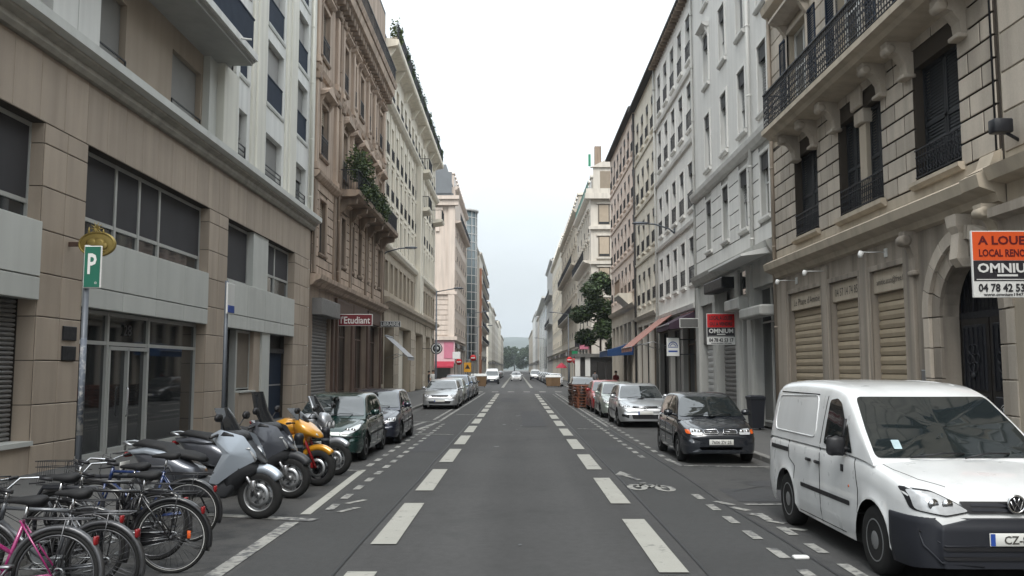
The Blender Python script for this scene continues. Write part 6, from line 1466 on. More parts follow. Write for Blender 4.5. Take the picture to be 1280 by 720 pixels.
    q = MB(); q.tube([(.45, -.16, .26), (.1, -.19, .30), (-.3, -.20, .40)], [.03, .06, .065], 10); q.build('exhaust', m_alu, g)
    q = MB(); q.tube([(.55, .10, .25), (.62, .20, .02)], .012, 6); q.build('side_stand', m_iron, g)
    for s in (-1, 1):
        q = MB(); q.rbox(1.325, s*.165, .885, .06, .022, .022, .008); q.build('turn_signal', m_lens, g)
    q = MB(); q.rbox(-.47, 0, .60, .012, .20, .16, .004); q.build('rear_plate', m_plate, g); q = MB(); q.rbox(.98, 0, .94, .03, .20, .10, .02); q.build('dashboard', m_iron, g); g.scale = (1.05,)*3; return g
scooter('silver maxi scooter with dark windscreen parked nose to the road', -4.86, 11.95, -.17, p_scsil)
scooter('slate grey maxi scooter with tall screen behind the silver scooter', -4.92, 13.75, -.16, p_scdk, .16)
def motorbike(label, X, Y, rz, pm, fair):
    g = thing('motorbike', label, 'motorbike', (X, Y, 0), rz, 'motorbikes in the bay'); F = 1.42
    moto_wheel(g, 0, .315, .17, m_black if fair else m_steel, 5); moto_wheel(g, F, .31, .13, m_black if fair else m_steel, 6)
    q = MB(); loft(q, [(.55, .88, .10, .08), (.66, .96, .17, .13), (.82, 1.0, .19, .14), (.98, .99, .17, .13), (1.08, .95, .10, .09)]); q.build('tank', pm, g)
    q = MB(); loft(q, [(-.25, .98, .05, .02), (-.18, .96, .11, .04), (.1, .90, .13, .06), (.3, .84, .15, .05), (.55, .85, .12, .06), (.62, .88, .06, .03)]); q.build('seat', m_seat, g)
    q = MB(); puff(q, [(-.34, 1.0), (-.1, .92), (.45, .80), (.35, .70), (-.05, .80), (-.32, .94)], .13, .5); q.build('tail_panel', pm, g)
    q = MB(); q.rbox(-.34, 0, .95, .04, .14, .06, .015); q.build('tail_light', m_red, g)
    q = MB(); q.rbox(.72, 0, .50, .42, .34, .36, .08); q.rbox(.86, 0, .72, .22, .26, .16, .05); q.rbox(.50, 0, .42, .28, .36, .22, .08)
    for i in range(5): q.rbox(.92, 0, .58+i*.04, .26, .30, .014, .005)
    q.build('engine', m_iron, g)
    q = MB(); q.tube([(.28, .09, .80), (.6, .11, .86), (1.05, .04, .92), (1.12, 0, .98)], .025, 8); q.tube([(.28, -.09, .80), (.6, -.11, .86), (1.05, -.04, .92), (1.12, 0, .98)], .025, 8); q.tube([(.5, .1, .40), (.25, .11, .36), (0, .12, .315)], .028, 8); q.tube([(.5, -.1, .40), (.25, -.11, .36), (0, -.12, .315)], .028, 8); q.build('frame', m_iron, g)
    q = MB(); q.tube([(.95, -.12, .55), (1.02, -.13, .4), (.7, -.14, .25), (.3, -.17, .30), (-.2, -.19, .52)], [.024, .024, .026, .05, .055], 10); q.build('exhaust', m_fork, g)
    q = MB()
    for s in (-1, 1): q.tube([(1.10, s*.10, .98), (1.24, s*.10, .70), (F, s*.10, .31)], [.026, .026, .024], 8); q.rbox(1.34, s*.085, .36, .06, .03, .11, .01)
    q.build('fork', m_fork if not fair else m_red, g)
    q = MB(); q.torus((F, 0, .31), .335, .06, 'y', 16, 8, 0, 45, 150); q.build('front_mudguard', pm, g)
    q = MB(); q.tube([(1.0, -.36, 1.06), (1.04, -.2, 1.06), (1.10, 0, 1.02), (1.04, .2, 1.06), (1.0, .36, 1.06)], .014, 8)
    for s in (-1, 1): q.tube([(1.0, s*.36, 1.06), (1.02, s*.26, 1.06)], .02, 8)
    q.build('handlebar', m_black, g); mirror_pair(g, 1.12, 1.10, .06, .34)
    if fair:
        q = MB(); loft(q, [(1.02, .98, .16, .16, .2), (1.16, .98, .225, .17, .3), (1.30, .93, .20, .13, .4), (1.42, .87, .13, .08, .5), (1.48, .84, .04, .03, .5)], 18); q.build('fairing', pm, g)
        q = MB(); puff(q, [(.80, .82), (1.18, .90), (1.24, .74), (1.05, .58), (.82, .66)], .20, .7); q.build('side_fairing', pm, g)
        for s in (-1, 1): q = MB(); loft(q, [(1.36, .90, .06, .035, .6), (1.445, .86, .05, .03, .6)]); q.T = None; q.v = [(x, y+s*.07, z) for x, y, z in q.v]; q.build('headlight', m_lens, g)
    else:
        q = MB(); loft(q, [(1.06, .98, .09, .08), (1.16, 1.02, .17, .17, .3), (1.26, 1.0, .15, .15, .3), (1.30, .98, .10, .10, .3)], 16); q.build('fairing', pm, g)
        for s in (-1, 1): q = MB(); q.lathe([(.055, -.06), (.07, 0), (.062, .02), (0, .03)], 16, (1.30, s*.085, .93), 'x'); q.build('headlight', m_lens, g); q = MB(); q.torus((1.31, s*.085, .93), .068, .01, 'x', 18, 6); q.build('lamp_rim', m_black, g)
    q = MB(); vs = []; zt = 1.30 if fair else 1.46
    for x, w_, z in ((1.24, .15, 1.08), (1.16, .165, 1.17), (1.06, .14, (zt+1.17)/2+.02), (.99, .09, zt)): vs += [(x-.13*t*t, w_*t, z) for t in (-1, -.6, -.2, .2, .6, 1)]
    q.add(vs+[(x-.006, y, z) for x, y, z in vs], [(r*6+i, r*6+i+1, r*6+i+7, r*6+i+6) for r in range(3) for i in range(5)]+[(24+r*6+i, 24+r*6+i+6, 24+r*6+i+7, 24+r*6+i+1) for r in range(3) for i in range(5)], 0, True); w_ = q.build('windscreen', m_fair, g)
    if not fair: 
        q = MB()
        for s in (-1, 1): q.tube([(1.20, s*.17, .98), (1.05, s*.19, 1.18), (.90, s*.12, 1.46)], [.02, .028, .014], 6)
        q.build('screen_frame', pm, w_)
    q = MB(); q.tube([(.6, .12, .3), (.68, .24, .01)], .013, 6); q.build('side_stand', m_iron, g)
    return g
motorbike('amber yellow motorbike with a half fairing and red fork', -4.74, 15.25, -.22, p_yel, True)
motorbike('silver motorbike with tall clear screen and twin round headlamps', -4.74, 16.75, -.24, p_msil, False)
# ======================= street furniture, signs, awnings, people, trees =======================
m_post = mat('post_grey', (.10, .11, .125), .5, .12, 4, metal=.3, fine=.05); m_postw = mat('post_scuffed', (.10, .115, .14), .6, .15, 3, worn=(.42, .41, .39), wornamt=.52)
m_sgreen = mat('sign_green', (.012, .115, .075), .45, .05, 3); m_swhite = mat('sign_white', (.62, .62, .60), .5, .05, 3); m_sred = mat('sign_red', (.50, .012, .016), .45, .05, 3)
m_sor = mat('sign_orange', (.62, .085, .018), .5, .05, 3); m_sdark = mat('sign_charcoal', (.022, .021, .025), .5, .05, 3); m_gold = mat('gold_relief', (.36, .27, .085), .45, .15, 6, metal=.4); m_maroon = mat('sign_maroon', (.14, .014, .020), .5, .06, 3)
XR_, UP = (1, 0, 0), (0, 0, 1)
# parking post and oval gold sign
g = thing('parking_sign', 'green parking P sign on a grey post covered in sticker scraps', 'sign', (-5.62, 11.3, .12))
q = MB(); q.tube([(0, 0, 0), (0, 0, 2.95)], .038, 12); q.build('post', m_post, g); q = MB(); q.tube([(0, 0, 1.0), (0, 0, 2.25)], .0386, 12); q.build('sticker_scraps', m_postw, g)
q = MB(); q.rbox(.10, -.05, 3.17, .235, .03, .56, .015, smooth=False); q.tube([(0, 0, 2.9), (0, 0, 3.46)], .038, 12); p_ = q.build('panel_rim', m_swhite, g)
MB().rbox(.10, -.067, 3.17, .205, .006, .53, .003, smooth=False).build('panel', m_sgreen, p_); q = MB(); text_mb(q, 'P', (.10, -.0705, 3.21), XR_, UP, .115, .27, bold=.02); text_mb(q, '♿' if 0 else 'o', (.155, -.0705, 2.96), XR_, UP, .03, .03); q.build('lettering', m_swhite, p_)
g = thing('hanging_sign', 'gold oval relief sign with a starburst on top, fixed to the beige pillar', 'sign', (XL+.03, 16.55, 4.35), 0)
q = MB(); q.lathe([(0, -.035), (.33, -.035), (.36, -.02), (.36, .02), (.33, .035), (0, .035)], 32, (0, 0, 0), 'y'); q.v = [(x+.52, y, z*.68) for x, y, z in q.v]; o = q.build('oval_panel', m_gold, g)
q = MB(); q.torus((0, 0, 0), .335, .022, 'y', 32, 6); q.v = [(x+.52, y-.035, z*.68) for x, y, z in q.v]
for a in range(10): q.tube([(.50, -.03, .30), (.50+.13*math.cos(a*pi/5), -.03, .30+.13*math.sin(a*pi/5))], [.02, .004], 5)
q.lathe([(.05, -.03), (.05, .03)], 12, (.50, -.0, .30), 'y'); q.tube([(.36, -.03, .2), (.36, -.03, .33)], [.03, .008], 6); q.tube([(.64, -.03, .2), (.64, -.03, .29)], [.03, .008], 6)
for cx, cz, rx, rz in ((.42, .02, .11, .09), (.56, .0, .13, .12), (.66, -.04, .08, .07), (.5, -.13, .2, .035)): q.rings([[(cx+rx*k*math.cos(t*pi/8), -.036-.022*(1-k), cz+rz*k*math.sin(t*pi/8)) for t in range(16)] for k in (1, .6, .2)])
q.build('relief', m_gold, o); MB().rbox(.06, 0, 0, .2, .05, .09, .01, smooth=False).build('bracket', m_woodb, g)
# second post, edge-on panel, wheel rack, bollards
g = thing('sign_post', 'slim grey post with a small blue panel seen edge on by the dark doorway', 'sign post', (-5.62, 16.8, .12)); q = MB(); q.tube([(0, 0, 0), (0, 0, 3.55)], .038, 12); q.build('post', m_post, g); q = MB(); q.rbox(.07, .02, 3.2, .03, .42, .6, .008, smooth=False); o = q.build('panel', m_swhite, g); MB().rbox(.09, .02, 3.0, .012, .36, .14, .004, smooth=False).build('blue_face', m_blue, o)
for i, (x, y) in enumerate(((-3.55, 14.35), (-3.42, 15.75))):
    g = thing('bollard', ('black round bollard in front of the slate scooter wheel', 'black round bollard in front of the yellow motorbike wheel')[i], 'bollard', (x, y, 0), 0, 'bollards along the bay'); q = MB(); q.lathe([(.075, 0), (.075, .82), (.082, .83), (.082, .88), (.06, .92), (0, .93)], 16); q.build('post', m_iron, g); q = MB(); q.lathe([(.0765, .70), (.0765, .74)], 16, caps=False); q.build('band', m_post, g)
for i in range(5):
    g = thing('bicycle_rack', ['first steel hoop rack among the bicycles, by the magenta one', 'second steel hoop rack among the bicycles', 'third steel hoop rack, beside the black bicycle', 'fourth steel hoop rack by the blue bicycle', 'last steel hoop rack before the silver scooter'][i], 'bike rack', (-4.65, 7.3+i*.95, 0), 0, 'bicycle racks'); q = MB(); q.tube([(-.35, 0, 0), (-.35, 0, .62), (-.28, 0, .74), (.28, 0, .74), (.35, 0, .62), (.35, 0, 0)], .022, 8); q.build('hoop', m_iron, g); q = MB(); q.lathe([(.06, 0), (.06, .01), (.03, .02)], 10, (-.35, 0, 0)); q.lathe([(.06, 0), (.06, .01), (.03, .02)], 10, (.35, 0, 0)); q.build('foot_plate', m_iron, g)
# perpendicular signs
def board(name, label, X0, Y, z0, w_, h, m, lines, bracket=True, edge=m_swhite, d=.06, bx=None):
    """board at right angles to the wall; lines = (text, rel x centre, rel z centre, width, height, material)"""
    g = thing(name, label, 'sign', (X0+w_/2, Y, z0)); q = MB(); q.rbox(0, 0, h/2, w_, d, h, .012, smooth=False); o = q.build('panel', edge, g)
    if m: MB().rbox(0, -d/2-.002, h/2, w_-.05, .006, h-.05, .003, smooth=False).build('face', m, o)
    for tx, cx, cz, tw, th, tm in lines: q = MB(); text_mb(q, tx, (cx*w_, -d/2-.0055, cz*h), XR_, UP, tw*w_, th*h, bold=.012); q.build('lettering', tm, o)
    if bracket:
        q = MB(); x1 = (XL if X0 < 0 else XR)-(X0+w_/2); e = -w_/2 if x1 < 0 else w_/2
        for z in (h*.12, h*.88): q.tube([(x1, 0, z), (e, 0, z)], .022, 6)
        q.build('bracket', m_iron, g)
    return g
board('hanging_sign', "maroon projecting shop sign with white lettering above the brown wood shopfront", XL+.12, 41.4, 4.0, 1.62, .56, m_maroon, [("l'Etudiant", 0, .5, .86, .62, m_swhite)])
board('hanging_sign', 'black and white striped looking LIBRAIRIE sign over the bookshop', XL+.1, 54.0, 4.55, 1.3, .36, m_sdark, [('LIBRAIRIE', 0, .5, .88, .66, m_swhite)])
g = thing('hanging_sign', 'round black sign with white ring at the end of the arcade', 'sign', (-7.25, 79, 3.8)); q = MB(); q.lathe([(0, -.05), (.52, -.05), (.52, .05), (0, .05)], 28, (0, 0, 0), 'y'); o = q.build('disc', m_sdark, g); q = MB(); q.torus((0, -.052, 0), .40, .05, 'y', 28, 6, flat=.2); q.rings([[(.22*k*math.cos(t*pi/3+pi/2), -.055-.01*(1-k), .2*k*math.sin(t*pi/3+pi/2)) for t in (0, 1, 2, 3, 4, 5)] for k in (1, .3)]); q.build('ring', m_swhite, o); q = MB(); q.box(-1.3, -.5, -.02, .02, -.02, .02); q.build('bracket', m_iron, g)
def agency(label, X0, Y, z0, w_, h, top, l1, l2, phone, topm):
    g = thing('agency_sign', label, 'sign', (X0+w_/2, Y, z0)); q = MB(); q.rbox(0, 0, h/2, w_, .045, h, .006, smooth=False); o = q.build('panel', m_swhite, g)
    for z0_, z1_, m, nm in ((.555, .985, topm, 'coloured_field'), (.245, .55, m_sdark, 'dark_field')): MB().box(-w_/2+.015, w_/2-.015, -.026, -.02, z0_*h, z1_*h).build(nm, m, o)
    y = -.0275
    def t(s_, cz, tw, th, m, cx=0): q = MB(); text_mb(q, s_, (cx*w_, y, cz*h), XR_, UP, tw*w_, th*h, bold=.032); q.build('lettering', m, o)
    t(l1, .855, .82, .135, mat('deep_red_lettering', (.10, .004, .006), .6, 0) if topm is m_sor else m_sdark); t(l2, .665, .80, .115, mat('deep_red_lettering', (.10, .004, .006), .6, 0) if topm is m_sor else m_sdark)
    t('OMNIUM', .44, .86, .145, m_swhite); q = MB(); q.box(-.15*w_, .15*w_, y-.001, y, .315*h, .345*h); q.box(-w_*.45, w_*.45, y-.001, y, .262*h, .275*h); q.build('printed_bar', m_swhite, o)
    t(phone, .145, .86, .125, m_sdark); t('www.omnium1947.com', .045, .72, .045, m_sdark)
    q = MB(); x1 = XR-(X0+w_/2)
    for z in (h*.1, h*.9): q.tube([(w_/2-.05, .03, z), (x1, .03, z)], .014, 6)
    q.build('bracket', m_alu, g); return g
agency('big orange A LOUER board of the letting agency next to the arched door', 6.57, 12.55, 2.99, .99, .97, m_sor, 'A LOUER', 'LOCAL RENOVE', '04 78 42 53 17', m_sor)
agency('smaller red LOCAL A LOUER board of the agency above the grey shutters', 6.72, 30.9, 2.82, 1.0, 1.1, m_sred, 'LOCAL A LOUER', 'OU A VENDRE', '04 78 42 53 17', m_sred)
g = board('hanging_sign', 'pale square shop sign with a dark arch drawing on thin brackets', 6.55, 38.4, 2.5, .6, .85, m_swhite, [], True, m_sdark)
q = MB(); q.torus((0, -.04, .45), .19, .02, 'y', 16, 5, 0, 0, 180, flat=.2); q.torus((0, -.04, .45), .11, .015, 'y', 12, 5, 0, 0, 180, flat=.2); q.box(-.22, .22, -.04, -.036, .40, .43); q.box(-.2, .2, -.04, -.036, .2, .27); q.build('printed_arch', m_blue, g)
board('hanging_sign', 'small grey box sign on the white building corner', 6.9, 37.0, 3.7, .8, .4, m_grs, [])
g = thing('wheelie_bin', 'dark grey wheelie bin against the glazed grey shop', 'bin', (7.3, 26.9, .12)); g.scale = (.8, .9, 1); q = MB(); q.rings([[(sx*w_, sy*w_*1.1, z) for sx, sy in ((-1, -1), (1, -1), (1, 1), (-1, 1))] for z, w_ in ((.06, .21), (.9, .27), (.93, .29), (.96, .29))], smooth=False); q.build('bin_body', m_bump, g); q = MB(); q.rings([[(sx*w_, sy*w_*1.1+.02, z) for sx, sy in ((-1, -1), (1, -1), (1, 1), (-1, 1))] for z, w_ in ((.962, .295), (1.0, .30), (1.04, .22))], smooth=False); q.tube([(-.22, .34, .98), (.22, .34, .98)], .018, 6); q.build('lid', m_bump, g); q = MB(); q.box(-.12, .12, -.275, -.27, .80, .88); q.build('label_plate', m_swhite, g)
for s in (-1, 1): q = MB(); q.lathe([(.10, -.025), (.10, .025)], 14, (s*.2, .2, .10), 'x'); q.build('wheel', m_rub, g)
g = tag(MB().rbox(0, 0, .02, .16, .10, .035, .012).build('litter', m_swhite, None, (2.95, 9.3, .0)), 'crumpled white paper scrap on the asphalt beside the van', 'litter')
# awnings
def awning(label, X0, Y0, Y1, z0, z1, out, m, n=6, drop=.22, end=False):
    """sloped fabric awning of single strips with valance and folding arms; wall at X0, outward towards the street"""
    s = 1 if X0 < 0 else -1; g = thing('awning', label, 'awning', (X0, (Y0+Y1)/2, z0)); L = Y1-Y0; H = z1-z0
    for i in range(n):
        y0, y1 = -L/2+L*i/n, -L/2+L*(i+1)/n; q = MB(); q.rings([[(0, y0, H), (s*out*.5, y0, H*.53-.03), (s*out, y0, 0), (s*out, y0, -drop), (s*out-.015*s, y0, -drop), (s*out-.02*s, y0, -.02), (s*out*.5, y0, H*.53-.055), (0, y0, H-.03)], [(0, y1, H), (s*out*.5, y1, H*.53-.03), (s*out, y1, 0), (s*out, y1, -drop), (s*out-.015*s, y1, -drop), (s*out-.02*s, y1, -.02), (s*out*.5, y1, H*.53-.055), (0, y1, H-.03)]], smooth=False); q.build('fabric_strip', m if not isinstance(m, list) else m[i % len(m)], g)
    if end: q = MB(); q.rings([[(x_, y_, z_) for x_, z_ in ((0, H-.02), (s*out, -.01), (s*out, -drop), (0, -drop+.1))] for y_ in (-L/2-.03, -L/2-.008)], smooth=False); q.build('end_valance', m if not isinstance(m, list) else m[0], g)
    q = MB(); q.tube([(s*out, -L/2, .0), (s*out, L/2, 0)], .03, 6); q.tube([(0, -L/2, H+.03), (0, L/2, H+.03)], .06, 8)
    for y in (-L/2+.1, L/2-.1): q.tube([(.02*s, y, -.1), (s*out*.5, y, H*.15), (s*out, y, -.02)], .018, 6)
    q.build('frame', m_alu, g); return g
awning('salmon striped awning stretched far out over the pavement', XR, 43.0, 47.2, 3.05, 4.75, 2.15, [mat('salmon_canvas', (.29, .135, .11), .85, .1, 3), mat('salmon_canvas_pale', (.33, .18, .15), .85, .1, 3)], 8)
awning('dark purple awning beside the salmon one', XR, 37.9, 41.2, 3.9, 4.5, 1.2, mat('purple_canvas', (.04, .022, .036), .85, .15, 3), 4, .22, True)
awning('bright blue awning of the corner cafe', XR, 58.5, 64.0, 3.2, 3.7, 1.75, mat('blue_canvas', (.014, .048, .14), .8, .12, 3), 6, .40, True)
awning('grey white sloped awning of the bookshop', XL, 57.0, 60.4, 2.75, 4.1, 1.5, mat('grey_canvas', (.34, .34, .35), .8, .1, 3), 4)
awning('small red awning beyond the crossing on the right', XR, 92, 96, 2.9, 3.4, 1.6, m_crim, 4)
g = board('hanging_sign', 'white tabac style plate under the salmon awning', 6.3, 42.2, 2.55, .55, .8, None, [], True) if 0 else None
# lamps
def wall_lamp(label, X, Y, z, reach):
    s = 1 if X < 0 else -1; g = thing('street_lamp', label, 'street lamp', (X, Y, z)); q = MB(); q.tube([(0, 0, -.35), (s*.3, 0, -.1), (s*reach*.7, 0, .12), (s*reach, 0, .16)], .04, 8); q.rbox(.02*s, 0, -.3, .06, .2, .5, .02); q.build('arm', m_post, g); q = MB(); q.rings([[(s*(reach-.1+x), y_*math.cos(t*pi/5), .17+h_*math.sin(t*pi/5)) for t in range(10)] for x, y_, h_ in ((0, .05, .05), (.12, .13, .07), (.45, .16, .085), (.72, .12, .06), (.8, .03, .02))]); o = q.build('lamp_head', m_post, g); q = MB(); q.rbox(s*(reach+.3), 0, .095, .45, .22, .03, .012); q.build('lamp_glass', m_lens, o)
wall_lamp('wall mounted street lamp between the brown and the cream building', XL, 55.2, 9.5, 1.55); wall_lamp('wall mounted street lamp on the off white building', XR, 42.6, 8.95, 1.4)
def post_lamp(label, X, Y, H, reach, grp='lamp posts'):
    s = 1 if X < 0 else -1; g = thing('street_lamp', label, 'street lamp', (X, Y, .12), 0, grp); q = MB(); q.tube([(0, 0, 0), (0, 0, 1.0), (0, 0, H)], [.10, .075, .05], 10); q.tube([(0, 0, H-.05), (s*reach, 0, H+.18)], .035, 8); q.build('post', m_post, g); q = MB(); q.rings([[(s*(reach-.1+x), y_*math.cos(t*pi/5), H+.19+h_*math.sin(t*pi/5)) for t in range(10)] for x, y_, h_ in ((0, .05, .05), (.12, .12, .06), (.45, .14, .07), (.7, .04, .02))]); q.build('lamp_head', m_post, g)
post_lamp('tall lamp post at the arcade end with its arm over the parked cars', -5.55, 60, 7.2, 1.3); post_lamp('lamp post left of the far crossing', -5.6, 100, 8.2, 1.8); post_lamp('lamp post at the corner of the pink shop', -5.6, 124, 7.8, 1.6); post_lamp('lamp post beyond the right crossing', 5.8, 98, 8.0, 1.6); post_lamp('far lamp post on the right by the white tower', 5.8, 180, 8, 1.6)
# traffic signs
def round_sign(label, X, Y, z, r=.33, kind='no', name='road_sign'):
    g = thing(name, label, 'road sign', (X, Y, .12)); q = MB(); q.tube([(0, .05, 0), (0, .05, z+r)], .035, 8); q.build('post', m_post, g)
    q = MB(); q.lathe([(0, -.012), (r, -.012), (r, .012), (0, .012)], 28, (0, 0, z), 'y'); o = q.build('disc', m_sred, g); q = MB(); q.box(-r*.68, r*.68, -.018, -.013, z-r*.17, z+r*.17); q.build('white_bar', m_swhite, o)
round_sign('red no entry sign by the yellow panel on the left kerb', -4.6, 92, 3.0, .32); round_sign('red no entry sign at the far left corner shop', -6.3, 95, 2.6, .34); round_sign('red no entry sign at the right crossing', 5.6, 93, 2.8, .32); round_sign('second red no entry sign right of the first, at the right crossing', 6.5, 97, 2.7, .32)
g = thing('road_works_sign', 'yellow panel with a dark triangle under the no entry sign', 'road sign', (-5.15, 91.5, .12)); q = MB(); q.rbox(0, 0, 2.0, .75, .03, 1.0, .02, smooth=False); o = q.build('panel', mat('sign_yellow', (.60, .29, .02), .5, .05, 3), g); q = MB(); q.prism([(-.26, 1.85), (.26, 1.85), (0, 2.32)], -.025, -.016, 'y'); q.build('triangle', m_sdark, o); q = MB(); q.tube([(-.2, .03, 0), (-.2, .03, 1.6)], .03, 6); q.tube([(.2, .03, 0), (.2, .03, 1.6)], .03, 6); q.build('legs', m_post, g)
g = thing('shop_sign_board', 'white notice board on the pink shop corner', 'sign', (-7.8, 113, 3.2)); q = MB(); q.rbox(0, 0, .5, 1.0, .06, .9, .02, smooth=False); q.build('panel', m_swhite, g); q = MB(); q.tube([(.3, .05, -3.1), (.3, .05, .5)], .03, 6); q.build('post', m_post, g)
for i, (lb, X, Y, z, w_, h, m) in enumerate((('black round lantern sign under the tree', 6.4, 85, 4.6, .7, .7, m_sdark), ('dark flag shaped sign past the crossing', 6.2, 93.5, 4.3, .9, .9, m_sdark), ('rosy shop sign past the crossing', 6.6, 92.2, 4.0, 1.0, .6, m_pnk), ('green cross sign of the chemist past the crossing', 6.2, 99, 3.5, .7, .5, mat('chemist_green', (.01, .22, .09), .4)), ('brown hanging plate farther past the chemist cross', 6.1, 106, 3.5, .8, .7, m_woodb))): board('hanging_sign', lb, X, Y, z, w_, h, m, [], True, m_sdark)
# pallet stacks
m_pal = mat('pallet_wood_red', (.20, .075, .042), .85, .2, 5, rand=.2); m_pald = mat('pallet_wood_dark', (.085, .048, .035), .85, .2, 5, rand=.2)
for i, (lb, X, Y, m, n) in enumerate((('stack of reddish wooden pallets behind the red car', 3.45, 44.6, m_pal, 8), ('stack of dark wooden pallets behind the reddish stack', 3.35, 47.6, m_pald, 8))):
    g = thing('pallet_stack', lb, 'pallets', (X, Y, 0), R(4), 'pallet stacks')
    for k in range(n):
        q = MB(); z = k*.145; j = rnd.uniform(-.03, .03)
        for x in (-.4, 0, .4): q.box(x-.05+j, x+.05+j, -.58, .58, z, z+.022); 
        for x in (-.42, 0, .42):
            for y in (-.5, 0, .5): q.box(x-.05+j, x+.05+j, y-.07, y+.07, z+.022, z+.10)
        o = q.build('pallet', m, g); q = MB()
        for t in range(7): y = -.6+t*.19; q.box(-.5+j, .5+j, y, y+.13, z+.10, z+.122)
        q.build('plank', m, o)
# containers at the crossing
m_cont = mat('brown_container', (.17, .105, .055), .8, .15, 3, streak=.2); m_lidw = mat('pale_lid', (.50, .50, .48), .6, .08, 3)
for i, (lb, X, Y, w_, h) in enumerate((('brown waste container with pale lid at the left kerb before the white van', -4.05, 93.5, 1.7, 1.45), ('smaller brown crate left of the pale lidded container', -5.4, 93.0, .9, 1.3), ('brown waste container on the right beyond the crossing', 3.9, 94.5, 1.6, 1.3))):
    g = thing('waste_container', lb, 'container', (X, Y, 0), 0, 'waste containers'); q = MB(); q.rings([[(sx*a, sy*.6*a/w_*2, z) for sx, sy in ((-1, -1), (1, -1), (1, 1), (-1, 1))] for z, a in ((.12, w_/2*.86), (h*.8, w_/2), (h*.82, w_/2*1.03))], smooth=False)
    for k in range(4): q.box(-w_/2*.9+k*w_*.3-.02, -w_/2*.9+k*w_*.3+.03, -.66, -.5, .2, h*.78)
    q.build('bin_body', m_cont, g); q = MB(); q.rings([[(sx*a, sy*b_, z) for sx, sy in ((-1, -1), (1, -1), (1, 1), (-1, 1))] for z, a, b_ in ((h*.825, w_/2*1.04, .64), (h*.95, w_/2*.98, .5), (h, w_/2*.9, .25))], smooth=False); q.build('lid', m_lidw if i != 1 else m_cont, g)
    for s in (-1, 1): q = MB(); q.lathe([(.09, -.03), (.09, .03)], 12, (s*w_*.35, 0, .09), 'x'); q.build('wheel', m_rub, g)
g = thing('parasol', 'red parasol open on the pavement beyond the right crossing', 'parasol', (4.9, 96, 0)); q = MB(); q.tube([(0, 0, 0), (0, 0, 2.6)], .025, 8); q.build('pole', m_post, g); q = MB(); q.lathe([(.62, 2.05), (.6, 2.12), (.35, 2.4), (.05, 2.62), (0, 2.62)], 10, smooth=False); q.build('canopy', m_crim, g)
# kiosk with flat roof at the right crossing
g = thing('kiosk', 'white posted kiosk with grey roof under the tree at the right crossing', 'kiosk', (7.3, 80, 0)); q = MB(); q.box(-1.6, 1.6, -2, 2, .1, 3.0); q.build('wall', m_shopdk, g); q = MB(); q.box(-2.2, 2.0, -2.4, 2.4, 3.0, 3.3); q.build('roof', m_grs, g)
for x in (-1.9, -1.0): q = MB(); q.box(x-.22, x+.22, -2.2, -2.05, .1, 3.0); q.build('post', m_swhite, g)
for x in (0.2, 1.1): q = MB(); q.box(x-.35, x+.35, -2.03, -2.01, .9, 2.6); q.build('window', m_glassd, g)
# people
m_skin = mat('skin', (.36, .21, .15), .6, .05, 5); m_cloth = {k: mat('cloth_'+k, c, .9, .1, 8) for k, c in dict(white=(.55, .55, .53), navy=(.02, .025, .05), dark=(.02, .02, .022), red=(.22, .03, .03), grey=(.15, .15, .16), jean=(.05, .07, .12)).items()}; m_hair = mat('hair_dark', (.018, .013, .010), .7, .2, 20)
def person(label, X, Y, z, rz, top, legs, h=1.72, stride=.22, sit=False):
    g = thing('person', label, 'person', (X, Y, z), rz); k = h/1.72
    V = [(0, 0, .93, .13), (0, 0, 1.10, .135), (0, 0, 1.30, .16), (0, 0, 1.44, .10), (0, 0, 1.52, .055), (0, -.01, 1.62, .095), (0, -.01, 1.70, .06)]; E = [(i, i+1) for i in range(6)]
    for s in (-1, 1):
        n = len(V); a = s*stride; V += [(s*.09, 0, .88, .095), (s*.095, -a*.5, .48, .062), (s*.095, -a*.5+abs(a)*.25, .10, .042), (s*.10, -a*.5+abs(a)*.1-.14, .04, .035)]; E += [(0, n), (n, n+1), (n+1, n+2), (n+2, n+3)]
        n = len(V); V += [(s*.19, 0, 1.40, .06), (s*.24, a*.25, 1.12, .045), (s*.23, a*.4-.08, .88, .034), (s*.22, a*.4-.11, .80, .036)]; E += [(2, n), (n, n+1), (n+1, n+2), (n+2, n+3)]
    me = bpy.data.meshes.new('body'); me.from_pydata([(x*k, y*k, zz*k) for x, y, zz, _ in V], E, []); o = bpy.data.objects.new('body', me); COL.objects.link(o)
    md = o.modifiers.new('skin', 'SKIN'); md.use_smooth_shade = True
    for i, v in enumerate(V): me.skin_vertices[0].data[i].radius = (v[3]*k, v[3]*k*(.8 if i in (1, 2) else 1)); me.skin_vertices[0].data[i].use_root = i == 0
    o.modifiers.new('sub', 'SUBSURF').levels = 1; o.modifiers['sub'].render_levels = 1
    dg = bpy.context.evaluated_depsgraph_get(); me2 = bpy.data.meshes.new_from_object(o.evaluated_get(dg)); bpy.data.objects.remove(o)
    for m in (m_cloth[top], m_cloth[legs], m_skin, m_black): me2.materials.append(m)
    for p in me2.polygons:
        c = p.center/k; far_ = abs(c.x) > .155
        p.material_index = 2 if c.z > 1.49 or (far_ and c.z < 1.16 and c.z > .7) else 0 if (c.z > .96 or far_) else 3 if c.z < .08 else 1
        p.use_smooth = True
    b_ = put('body', me2, g); q = MB(); q.rings([[(.10*r*math.cos(t*pi/6), .01+.115*r*math.sin(t*pi/6), zz) for t in range(12)] for zz, r in ((1.60, .55), (1.64, .98), (1.70, .95), (1.75, .6), (1.765, .15))]); q.v = [(x*k, (y+.02)*k, zz*k) for x, y, zz in q.v]; q.build('hair', m_hair, b_)
    return g
